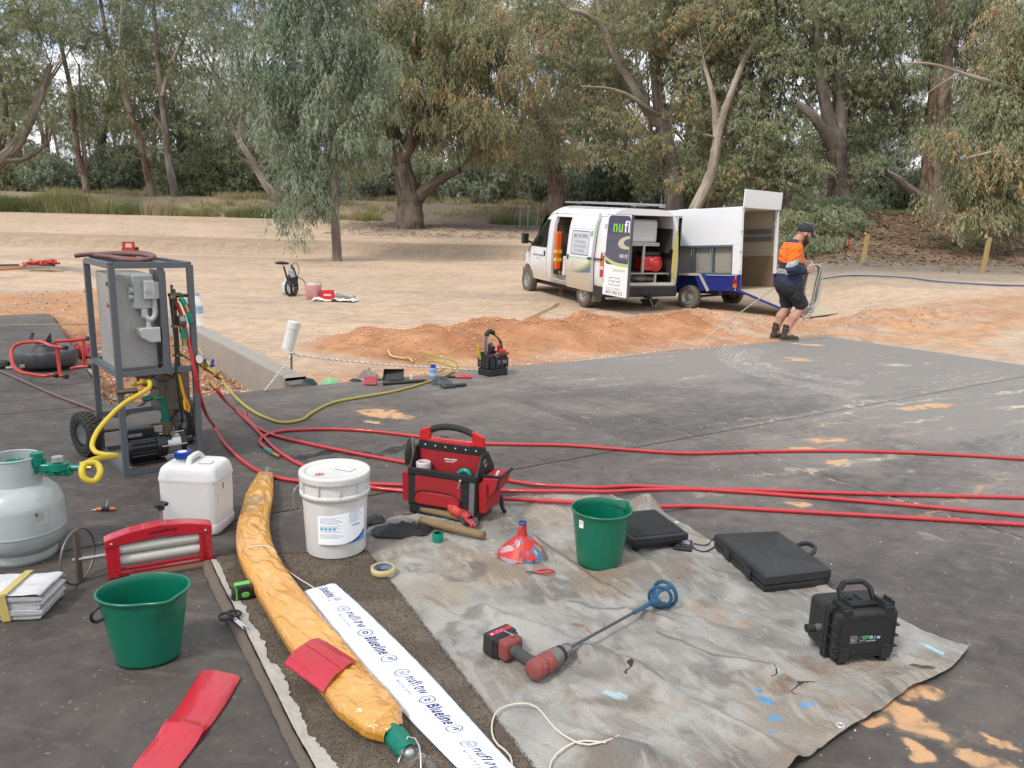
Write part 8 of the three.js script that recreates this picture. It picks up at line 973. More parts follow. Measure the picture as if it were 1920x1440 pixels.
// ==================== VAN ====================
{
  const th = 1.97, P0 = [2.86, 0, -17.67], gy = -0.29, t = thing('van', 'white service van with open sliding door and rear doors, parked on the sand', 'van', [P0[0], gy, P0[2]], th); t.rotation.set(0, th, 0.022, 'YXZ');
  const yb = 0.4, ytop = (x) => knots([[-0.1, 2.3], [2.9, 2.34], [3.2, 2.27], [3.45, 2.08], [4.1, 1.42], [4.25, 1.3], [4.7, 1.14], [4.84, 1.0], [4.9, 0.86]], x), hw = (x) => knots([[-0.1, 0.97], [0.1, 0.98], [4.0, 0.98], [4.5, 0.93], [4.75, 0.84], [4.9, 0.7]], x), yw = (x) => min(1.18, ytop(x) - 0.22);
  const hz = (x, y) => { const w = hw(x), a = yw(x); if (y < a) return w * (1 - 0.05 * pow((a - y) / (a - yb), 3)); const s = min(0.999, (y - a) / (ytop(x) - a)); return w * (1 - 0.085 * s) * pow(1 - pow(s, 5), 0.2); };
  const ring = (x) => { const o = [[0, yb], [hw(x) * 0.7, yb]]; for (let i = 0; i <= 6; i++) { const y = mix(yb + 0.02, yw(x), i / 6); o.push([hz(x, y), y]); } for (let i = 1; i <= 11; i++) { const f = i / 12 * PI / 2, a = yw(x), s = pow(sin(f), 0.4); o.push([hw(x) * (1 - 0.085 * s) * pow(cos(f), 0.4), a + (ytop(x) - a) * s]); } o.push([0, ytop(x)]); return [...o, ...o.slice(1, -1).reverse().map((q) => [-q[0], q[1]])]; };
  const X = [0, 0.05, ...Array.from({ length: 30 }, (_, i) => 0.15 + i * 0.1), 3.2, 3.3, 3.45, 3.6, 3.8, 4, 4.1, 4.2, 4.3, 4.45, 4.6, 4.7, 4.78, 4.84, 4.87, 4.9], pos = [], uv = [], idx = [], n = ring(1).length;
  X.forEach((x, i) => ring(x).forEach((q, j) => { pos.push(x, q[1], q[0]); uv.push(x / 5, q[1] / 2.4); if (i) { const a = (i - 1) * n + j, b = (i - 1) * n + (j + 1) % n; idx.push(a, a + n, b, b, a + n, b + n); } }));
  for (const [i, s] of [[0, 1], [X.length - 1, -1]]) { const c = pos.length / 3; pos.push(X[i], 1.0, 0); uv.push(X[i] / 5, 0.4); for (let j = 0; j < n; j++) { const a = i * n + j, b = i * n + (j + 1) % n; s > 0 ? idx.push(c, a, b) : idx.push(c, b, a); } }
  const hull = buf(pos, uv, idx), ev = new Evaluator(); ev.useGroups = false; ev.attributes = ['position', 'normal', 'uv'];
  let B = new Brush(hull); B.updateMatrixWorld();
  const cut = (g) => { norm(g); const b = new Brush(g); b.updateMatrixWorld(); B = ev.evaluate(B, b, SUBTRACTION); };
  cut(ext([[-0.9, 0.62], [-0.9, 1.2], [-0.84, 1.85], [-0.74, 2.16], [0.74, 2.16], [0.84, 1.85], [0.9, 1.2], [0.9, 0.62]], 2.95, 0, 1.35, 0, 0, 0, PI / 2)); cut(bx(1.24, 1.56, 0.5, 2.1, 1.28, -1.0)); for (const x of [0.95, 4.25]) for (const z of [-1, 1]) cut(cyl(0.4, 0.4, 0.3, x, 0.38, z * 0.87, PI / 2, 0, 0, 32));
  const dirt = dtex(1024, 512, (u, v) => { const x = u * 5, y = v * 2.4, m = ss(1.0, 0.5, y + 0.35 * (fbm(x * 1.5, y * 2, 4) - 0.5)) * (0.75 + 0.25 * fbm(x * 6, y * 6, 3)); const k = 0.95 + 0.05 * fbm(x * 3, y * 3, 3); return mix3([0.76 * k, 0.77 * k, 0.78 * k], [0.5, 0.4, 0.285], m * 0.85); }), paint = new THREE.MeshPhysicalMaterial({ map: dirt, roughness: 0.4, clearcoat: 0.5, clearcoatRoughness: 0.15, side: THREE.DoubleSide });
  const bg = B.geometry.index ? B.geometry.toNonIndexed() : B.geometry; mesh('body', toCreasedNormals(norm(bg), 0.6), paint, t);
  const patch = (x0, x1, y0, y1, off, side = -1, shear = 0, nx = 12, ny = 10, top) => surf(nx, ny, (u, v) => { const y = mix(y0, y1, v), x = mix(x0, x1, u) + shear * v, yy = top ? min(y, ytop(x) - 0.05) : y; return [x, yy, side * (hz(x, yy) + off), u, v]; });
  const glass = M([0.012, 0.014, 0.016], 0.06, { phys: 1, clearcoat: 1, g: 0 }), trim = M([0.018, 0.018, 0.02], 0.55), ltrim = M([0.3, 0.3, 0.3], 0.5);
  for (const s of [-1, 1]) mesh('side_window', surf(14, 10, (u, v) => { const y = mix(1.27, 1.98, v), x1 = knots([[1.27, 4.02], [1.45, 3.9], [1.98, 3.42]], y), x = mix(3.02, x1, u); return [x, y, s * (hz(x, y) + 0.006), u, v]; }), glass, t);
  mesh('a_pillar_trim', surf(6, 12, (u, v) => { const y = mix(1.1, 2.0, v), x = knots([[1.1, 4.3], [1.3, 4.18], [2.0, 3.52]], y) - u * 0.12; return [x, y, -(hz(x, y) + 0.009), u, v]; }), trim, t);
  mesh('windscreen', surf(12, 14, (u, v) => { const x = mix(3.42, 4.12, u), y = ytop(x), z = (v - 0.5) * 2 * hw(x) * 0.84; return [x + 0.006, y + 0.012 - 0.02 * pow(abs(v - 0.5) * 2, 4), z, u, v]; }), glass, t);
  mesh('door_seam', [[3.0, 0.5, 2.0], [4.05, 0.8, 1.2]].map(([x, a, b]) => surf(1, 14, (u, v) => { const y = mix(a, b, v); return [x + u * 0.012, y, -(hz(x, y) + 0.003), u, v]; })), trim, t);
  const dh = mesh('door_handle', [bx(0.035, 0.13, 0.03, 3.1, 1.12, -1.0, 0, 0, 0, 0.008)], trim, t); void dh; mesh('wing_mirror', [bx(0.13, 0.28, 0.17, 3.98, 1.46, -1.17, 0, 0.2, 0, 0.03), rod([3.98, 1.35, -0.97], [3.98, 1.4, -1.12], 0.03)], trim, t); mesh('roof_gutter', [-1].map((s) => surf(30, 1, (u, v) => { const x = mix(0.05, 3.3, u), y = ytop(x) - 0.2 + v * 0.012; return [x, y, s * (hz(x, y) + 0.004), u, v]; })), ltrim, t);
  for (const s of [-1, 1]) { const tl = mesh('tail_light', patch(0.0, 0.16, 0.78, 1.32, 0.008, s), M([0.4, 0.012, 0.012], 0.2, { phys: 1, clearcoat: 1, g: 0 }), t); mesh('amber_lens', patch(0.0, 0.16, 1.02, 1.17, 0.012, s), M([0.6, 0.16, 0.02], 0.2, { g: 0 }), tl); mesh('white_lens', patch(0.0, 0.16, 0.95, 1.02, 0.012, s), M([0.6, 0.58, 0.55], 0.2, { g: 0 }), tl); mesh('headlight', surf(6, 6, (u, v) => { const x = mix(4.5, 4.78, u), y = mix(0.84, 1.05, v); return [x, y, s * (hz(x, y) + 0.006), u, v]; }), M([0.45, 0.46, 0.47], 0.1, { phys: 1, clearcoat: 1, g: 0 }), t); }
  mesh('rear_bumper', [bx(0.16, 0.26, 1.9, -0.02, 0.47, 0, 0, 0, 0, 0.04), bx(0.6, 0.22, 0.06, 0.26, 0.46, -0.955, 0, 0, 0, 0.02)], trim, t); mesh('bumper_bar', bx(0.05, 0.05, 1.9, -0.13, 0.33, 0.0, 0, 0, 0, 0.015), M([0.36, 0.33, 0.29], 0.5), t); mesh('front_bumper', bx(0.25, 0.3, 1.6, 4.83, 0.52, 0, 0, 0, 0, 0.08), trim, t); mesh('sill_step', bx(1.3, 0.04, 0.12, 2.1, 0.52, -0.95), M([0.45, 0.42, 0.37], 0.6), t); mesh('floor_sill', bx(0.12, 0.08, 1.7, 0.0, 0.62, 0), M([0.62, 0.57, 0.48], 0.6), t);
  mesh('underbody', bx(3.6, 0.16, 1.5, 2.3, 0.36, 0), M([0.02, 0.02, 0.02], 0.9), t); mesh('mud_flap', bx(0.02, 0.24, 0.24, 0.48, 0.3, -0.84, 0, 0, 0.1), M([0.24, 0.21, 0.18], 0.8), t); mesh('tow_bar', [bx(0.4, 0.06, 0.06, -0.2, 0.36, 0.05), sph(0.035, -0.36, 0.46, 0.05), rod([-0.36, 0.38, 0.05], [-0.36, 0.46, 0.05], 0.02)], trim, t); mesh('safety_chain', tube([[-0.1, 0.34, 0.2], [-0.25, 0.14, 0.22], [-0.38, 0.08, 0.18], [-0.55, 0.2, 0.1]], 0.016, 6), M([0.2, 0.2, 0.2], 0.4, { metalness: 0.7 }), t);
  mesh('roof_rack', [bar([0.5, 2.4, -0.7], [2.6, 2.42, -0.7], 0.04), bar([0.5, 2.4, 0.7], [2.6, 2.42, 0.7], 0.04), bar([0.55, 2.41, -0.75], [0.55, 2.41, 0.75], 0.04), bar([1.6, 2.42, -0.75], [1.6, 2.42, 0.75], 0.04), bar([2.5, 2.42, -0.75], [2.5, 2.42, 0.75], 0.04)], M([0.5, 0.5, 0.5], 0.4, { metalness: 0.5 }), t); mesh('beacon', [bx(0.14, 0.05, 0.3, 0.12, 2.38, -0.1, 0, 0, 0, 0.015), bx(0.1, 0.08, 0.12, 0.1, 2.38, 0.5, 0, 0, 0, 0.015), rod([0.1, 2.4, 0.46], [0.1, 2.62, 0.46], 0.006)], ltrim, t);
  const tyre = (x, z) => { const s = Math.sign(z), w = mesh('wheel', [T(lathe([[0.2, -0.09], [0.3, -0.1], [0.33, -0.085], [0.338, -0.05], [0.338, 0.05], [0.33, 0.085], [0.3, 0.1], [0.2, 0.09]], 40), 0, 0, 0, PI / 2)], M([0.13, 0.11, 0.09], 0.95, { bump: 0.003 }), t); w.position.set(x, 0.338, z); const d = [[0, 0.05], [0.05, 0.055], [0.06, 0.035], [0.12, 0.02], [0.165, 0.06], [0.2, 0.075], [0.21, 0.09]]; mesh('rim', [T(lathe(d, 36), 0, 0, 0, s * PI / 2), ...Array.from({ length: 8 }, (_, i) => bx(0.05, 0.035, 0.012, cos(i * 0.785) * 0.15, sin(i * 0.785) * 0.15, s * 0.048, 0, 0, i * 0.785, 0.004))], M([0.4, 0.37, 0.33], 0.45, { metalness: 0.4, gr: 2 }), w); };
  for (const x of [0.95, 4.25]) for (const z of [-0.87, 0.87]) tyre(x, z);
  // sliding door, slid back outside the body
  const dpaint = ctex(1024, 1400, (q, w, h) => {
    const g = q; g.fillStyle = '#e3e5e8'; g.fillRect(0, 0, w, h); seed(91);
    for (let y = 0; y < h; y += 4) { const k = ss(0.5, 0.85, y / h) * 0.8; g.fillStyle = `rgba(178,158,130,${k * (0.85 + 0.3 * rnd())})`; g.fillRect(0, y, w, 4); }
    g.fillStyle = 'rgba(150,190,70,.85)'; g.beginPath(); g.moveTo(180, 1080); g.quadraticCurveTo(620, 1020, w, 830); g.lineTo(w, 880); g.quadraticCurveTo(640, 1060, 180, 1080); g.fill(); g.fillStyle = 'rgba(70,85,130,.8)'; g.beginPath(); g.moveTo(430, 1090); g.quadraticCurveTo(760, 1050, w, 900); g.lineTo(w, 1060); g.lineTo(600, 1090); g.fill(); g.fillStyle = 'rgba(120,120,90,.6)'; g.beginPath(); g.moveTo(250, 1085); g.quadraticCurveTo(700, 1040, w, 870); g.lineTo(w, 900); g.quadraticCurveTo(700, 1070, 430, 1090); g.fill();
    g.fillStyle = '#20242c'; g.beginPath(); g.roundRect(150, 330, 730, 440, 40); g.fill(); g.fillStyle = '#c5c9d0'; g.beginPath(); g.roundRect(164, 344, 702, 412, 32); g.fill();
    txt(g, 'WE FIX PIPES', 515, 425, 'bold 92px sans-serif', '#1c1e26'); const c = '#4c515c'; txt(g, 'PIPE RELINING', 515, 530, '66px sans-serif', c); txt(g, 'BLOCKED DRAINS', 515, 612, '66px sans-serif', c); txt(g, 'CCTV CAMERA', 500, 694, '66px sans-serif', c);
    txt(g, 'pipesaversolutions.com.au', 500, 822, 'bold 60px sans-serif', '#7cb648'); txt(g, '0431 994 213', 360, 885, '48px sans-serif', '#86b75e'); g.strokeStyle = 'rgba(120,110,120,.8)'; g.lineWidth = 9; g.beginPath(); g.arc(300, 1000, 74, 0, 7); g.stroke(); g.beginPath(); g.arc(310, 1000, 40, 1, 5); g.stroke(); g.fillStyle = '#6cb53c'; g.fillRect(900, 320, 90, 100); g.strokeStyle = 'rgba(60,60,60,.8)'; g.lineWidth = 4; g.beginPath(); g.moveTo(0, 300); g.lineTo(w, 290); g.moveTo(0, 1095); g.lineTo(w, 1105); g.stroke();
  });
  const sd = mesh('sliding_door', [surf(16, 18, (u, v) => { const x = mix(1.66, 0.42, u), y = mix(0.42, 2.18, v); return [x, y, -(hz(x, min(y, 2.1)) + 0.1), u, v]; })], new THREE.MeshPhysicalMaterial({ map: dpaint, roughness: 0.35, clearcoat: 0.5, side: THREE.DoubleSide }), t); mesh('door_edge', [0.42, 1.66].map((x) => surf(1, 18, (u, v) => { const y = mix(0.42, 2.18, v); return [x, y, -(hz(x, min(y, 2.1)) + 0.1 - u * 0.07), u, v]; })), M([0.62, 0.62, 0.62], 0.5), sd); mesh('door_handle', [bx(0.14, 0.05, 0.04, 0.48, 1.17, -1.1, 0, 0, 0, 0.01), bx(0.03, 0.12, 0.03, 1.56, 1.14, -1.1, 0, 0, 0, 0.008)], trim, sd); mesh('slide_rail', bx(1.2, 0.03, 0.04, 0.66, 1.17, -1.0), trim, t);
  cutDecal('front_door_lettering', 0.72, 0.22, (q, w, h) => { txt(q, 'Pipe Saver Solutions', w / 2, 50, 'italic bold 46px sans-serif', '#33415f'); txt(q, '0431 994 213', w / 2, 110, '30px sans-serif', '#7d8590'); }, t, [3.5, 1.02, -0.992], [0, PI, 0], 512);
  // rear doors
  for (const s of [-1, 1]) {
    const W = 0.86;
    const tx = s < 0 ? ctex(512, 1024, (q, w, h) => { q.fillStyle = '#e6e7e9'; q.fillRect(0, 0, w, h); q.fillStyle = '#37395c'; q.beginPath(); q.moveTo(20, h); q.roundRect(16, 10, w - 20, 620, 60); q.fill(); q.fillStyle = '#4a4c60'; q.fillRect(30, 240, w - 34, 330); txt(q, 'nu', 245, 150, 'bold 190px sans-serif', '#79c832'); txt(q, 'fl', 440, 150, 'bold 190px sans-serif', '#e8e8ee'); q.fillStyle = '#b9b4a0'; q.beginPath(); q.ellipse(470, 340, 200, 80, -0.1, 0, 7); q.fill(); q.fillStyle = '#4a4c60'; q.beginPath(); q.ellipse(520, 340, 130, 50, 0, 0, 7); q.fill(); txt(q, 'WE FI', 400, 510, 'bold 62px sans-serif', '#d8d8de'); q.fillStyle = '#b7c07c'; q.beginPath(); q.moveTo(0, 520); q.quadraticCurveTo(200, 620, w, 600); q.lineTo(w, 650); q.quadraticCurveTo(180, 660, 0, 560); q.fill(); q.fillStyle = '#e6e7e9'; q.fillRect(0, 645, w, h); txt(q, 'pipesaver', 330, 690, 'bold 56px sans-serif', '#8fbf4e'); q.fillStyle = '#fafafa'; q.strokeStyle = '#333'; q.lineWidth = 8; q.fillRect(130, 795, 220, 90); q.strokeRect(130, 795, 220, 90); txt(q, '1TW 1VP', 240, 842, 'bold 50px sans-serif', '#2b3550'); txt(q, 'CALL US TODAY', 220, 935, '44px sans-serif', '#5a5d66'); txt(q, '0431 994 213', 245, 985, 'bold 60px sans-serif', '#3a3d48'); }) : null;
    const G2 = new THREE.Group(); G2.name = 'rear_door'; t.add(G2); G2.position.set(-0.02, 0, s * 0.95); G2.rotation.y = s < 0 ? -1.45 : 4.35;   // hinge at the rear corner
    const pm = tx ? new THREE.MeshPhysicalMaterial({ map: tx, roughness: 0.35, clearcoat: 0.5, side: THREE.DoubleSide }) : paint, hgt = [0.42, 2.16];
    mesh('door_skin', surf(8, 16, (u, v) => { const y = mix(hgt[0], hgt[1], v), zz = u * W, tum = -0.07 * pow(max(0, v - 0.5) * 2, 2); return [-0.035 + 0.0 * u, y, -s * (zz - tum * (1 - u)), s < 0 ? u : 1 - u, v]; }), pm, G2); mesh('door_lining', [surf(2, 8, (u, v) => [0.03, mix(hgt[0] + 0.02, hgt[1] - 0.02, v), -s * u * W, u, v]), bx(0.065, 1.72, 0.02, 0, 1.29, -s * W), bx(0.065, 0.02, W, 0, 2.16, -s * W / 2), bx(0.065, 0.02, W, 0, 0.42, -s * W / 2)], M([0.1, 0.1, 0.1], 0.8), G2);
  }
  for (const y of [0.75, 1.3, 1.9]) mesh('door_hinge', bx(0.06, 0.1, 0.05, -0.02, y, -0.98, 0, 0, 0, 0.01), M([0.6, 0.6, 0.6], 0.5), t);
  // fit-out: shelf frame fixed to the van
  const al = M([0.42, 0.43, 0.44], 0.4, { metalness: 0.5 }); mesh('shelf_frame', [bx(0.9, 0.03, 1.65, 0.55, 0.86, 0), bx(0.9, 0.03, 1.3, 0.55, 1.5, -0.15), bar([0.12, 0.86, 0.1], [0.12, 1.5, 0.1], 0.05), bar([0.12, 0.62, -0.4], [0.12, 0.86, -0.4], 0.05), bar([0.12, 0.62, 0.45], [0.12, 0.86, 0.45], 0.05), bar([0.12, 1.54, -0.75], [0.12, 1.54, 0.5], 0.04)], al, t); mesh('bulkhead', bx(0.03, 1.5, 1.7, 1.3, 1.4, 0), M([0.1, 0.09, 0.075], 0.8, { gr: 2 }), t); mesh('side_shelving', [bx(0.9, 0.02, 0.5, 2.0, 1.15, 0.5), bx(0.9, 0.02, 0.5, 2.0, 1.6, 0.5), bx(0.02, 1.5, 1.7, 2.76, 1.4, 0), bx(0.03, 1.3, 0.5, 1.55, 1.3, 0.6)], M([0.13, 0.11, 0.085], 0.7), t);
  mesh('interior_lining', [bx(2.6, 1.0, 0.01, 1.4, 1.15, 0.885), bx(1.4, 1.0, 0.01, 0.72, 1.15, -0.885), bx(2.7, 0.01, 1.4, 1.38, 2.145, 0), bx(2.6, 0.8, 0.01, 1.4, 1.72, 0.82, 0.1), bx(2.7, 0.01, 1.72, 1.38, 0.63, 0)], M([0.06, 0.055, 0.05], 0.85, { gr: 2 }), t);
  // loose things inside
  const W3 = (x, y, z) => { const q = V(x, y, z).applyEuler(t.rotation); return [P0[0] + q.x, gy + q.y, P0[2] + q.z]; }, ins = (n, lab, cat, q) => { const o = thing(n, lab, cat, W3(...q)); o.rotation.copy(t.rotation); return o; };
  const wt = ins('water_tank', 'translucent white water tank strapped on the upper shelf in the van', 'tank', [0.45, 1.52, -0.12]); mesh('tank', bx(0.6, 0.56, 1.2, 0, 0.28, 0, 0, 0, 0, 0.09), M([0.5, 0.53, 0.53], 0.4), wt); mesh('blue_strap', bar([-0.31, 0.54, -0.15], [-0.31, 0.05, -0.17], 0.04, 0.01), M([0.02, 0.12, 0.3], 0.7), wt);
  const hr = ins('hose_reel', 'red hose reel wound with black hose inside the van rear', 'hose reel', [0.4, 0.88, -0.45]); mesh('frame', [tor(0.24, 0.02, 0, 0.27, -0.2, 0, 0, 0), tor(0.24, 0.02, 0, 0.27, 0.22), bx(0.4, 0.06, 0.5, 0, 0.03, 0), bar([-0.2, 0.03, 0.22], [0, 0.27, 0.22], 0.04), bar([0.2, 0.03, 0.22], [0, 0.27, 0.22], 0.04)], M([0.5, 0.015, 0.015], 0.4), hr); mesh('wound_hose', Array.from({ length: 11 }, (_, i) => tor(0.185, 0.018, 0, 0.27, -0.17 + i * 0.034)), blackR, hr);
  const en = ins('pump_engine', 'red petrol pump engine on the van shelf right of the reel', 'engine', [0.4, 0.88, 0.42]); mesh('housing', [bx(0.4, 0.34, 0.5, 0, 0.2, 0, 0, 0, 0, 0.05), T(lathe([[0, 0.06], [0.09, 0.06], [0.11, 0.04], [0.16, 0.03], [0.18, 0]], 28), -0.2, 0.19, 0.08, 0, 0, PI / 2), ...[0.05, 0.09, 0.13].map((r) => tor(r, 0.01, -0.25, 0.19, 0.08, 0, PI / 2))], M([0.55, 0.02, 0.02], 0.35, { phys: 1, clearcoat: 0.5 }), en); mesh('fuel_tank', [bx(0.36, 0.1, 0.46, 0, 0.42, 0, 0, 0, 0, 0.03), cyl(0.03, 0.03, 0.05, 0, 0.48, 0)], blackP, en);
  const bc = ins('tool_case', 'black plastic tool case on the van floor under the shelf', 'tool case', [0.3, 0.64, -0.42]); mesh('case', bx(0.3, 0.19, 0.65, 0, 0.095, 0, 0, 0, 0, 0.02), blackP, bc); mesh('latch', bx(0.02, 0.05, 0.06, -0.155, 0.1, 0.05), M([0.06, 0.06, 0.065], 0.5), bc);
  const sk = ins('sack', 'grey sack slumped on the van floor right of the tool case', 'sack', [0.4, 0.64, 0.18]); mesh('cloth', [sph(0.18, 0, 0.09, 0, 1, 0.55, 1.3), sph(0.12, -0.05, 0.08, 0.25, 1, 0.6, 1.1)], M([0.3, 0.28, 0.25], 0.9), sk);
  const rp = ins('hanging_rope', 'hank of beige rope hanging inside the open left rear door', 'rope', [-0.16, 1.9, -0.77]); mesh('hank', Array.from({ length: 9 }, (_, i) => tube([[0, 0, 0], [0.02 * sin(i), -0.35, -0.06 + i * 0.015], [0.03 * cos(i * 2), -0.85 - 0.04 * (i % 4), -0.07 + i * 0.018], [0.0, -0.4, -0.08 + i * 0.021], [0, 0, 0.02]], 0.014, 5, false, 0.08)), M([0.4, 0.33, 0.24], 0.9), rp);
  const yr = ins('hanging_rope', 'hank of yellow rope hanging at the right side of the van opening', 'rope', [-0.06, 1.85, 0.84]); mesh('hank', Array.from({ length: 7 }, (_, i) => tube([[0, 0, 0], [0.0, -0.4, -0.05 + i * 0.016], [0.0, -1.0 - 0.07 * (i % 3), -0.06 + i * 0.016], [0.02, -0.45, -0.03 + i * 0.016], [0, 0, 0.02]], 0.013, 5, false, 0.08)), M([0.55, 0.5, 0.16], 0.9), yr);
  const hv = ins('hi_vis_vest', 'orange hi-vis vest with yellow bands hanging in the sliding door opening', 'vest', [2.58, 0.75, -0.86]); mesh('cloth', bx(0.1, 0.95, 0.16, 0, 0.47, 0, 0, 0, 0, 0.04), M([0.85, 0.12, 0.01], 0.8), hv); mesh('band', [bx(0.105, 0.09, 0.165, 0, 0.45, 0), bx(0.105, 0.09, 0.165, 0, 0.25, 0)], M([0.8, 0.62, 0.05], 0.6), hv);
  const ws = ins('paper_chart', 'white paper chart hung inside the sliding door opening', 'chart', [2.05, 1.25, -0.6]); decal('sheet', 0.55, 0.72, (q, w, h) => { q.fillStyle = '#cfd4da'; q.fillRect(0, 0, w, h); q.fillStyle = '#9aa2ab'; for (let i = 0; i < 14; i++) q.fillRect(40, 60 + i * 34, i === 1 ? 120 : 430, 4); }, ws, [0, 0.4, 0], [0, PI, 0], 0, 0.7, 256);
  const wr = ins('paper_roll', 'white upright roll standing on the van step', 'roll', [2.28, 0.62, -0.78]); mesh('roll', cyl(0.07, 0.075, 0.48, 0, 0.24, 0), whiteP, wr);
  const rb = ins('red_box', 'red tool box just inside the sliding door', 'tool box', [2.0, 0.64, -0.7]); mesh('box', [bx(0.22, 0.3, 0.22, 0, 0.15, 0, 0, 0, 0, 0.02), bx(0.18, 0.12, 0.2, 0.05, 0.42, 0, 0, 0, 0, 0.03)], M([0.55, 0.03, 0.02], 0.5), rb); mesh('handle', bx(0.12, 0.02, 0.02, 0.05, 0.5, 0), blackP, rb);
  const gv = ins('black_gloves', 'black and white gloves hanging in the sliding door opening', 'gloves', [2.15, 0.98, -0.66]); mesh('glove', [sph(0.06, 0, 0.16, 0, 0.9, 1.6, 0.7), sph(0.05, 0.05, 0.05, 0, 1, 1.4, 0.7)], blackR, gv); mesh('cuff', sph(0.05, 0.03, 0.0, -0.03, 1, 1, 0.6), M([0.6, 0.58, 0.54], 0.8), gv);
}
// hose from the van over the sand
{ const P = [[1.08, 0.5, -18.9], ...[[1.212,-0.22,-20.461],[0.959,-0.24,-18.186],[0.558,-0.25,-16.567],[0.23,-0.25,-15.139],[0.051,-0.25,-14.342]]].map((p, i) => [p[0], i ? ground(p[0], p[2]) + 0.02 : p[1], p[2]]); tag(mesh('van_hose', [tube(P, 0.014, 6), tube(P.map((p) => [p[0] + 0.05, p[1], p[2] + 0.03]), 0.012, 6)], M([0.55, 0.42, 0.2], 0.7)), 'pair of tan hoses running from the van sliding door over the sand', 'hose'); }

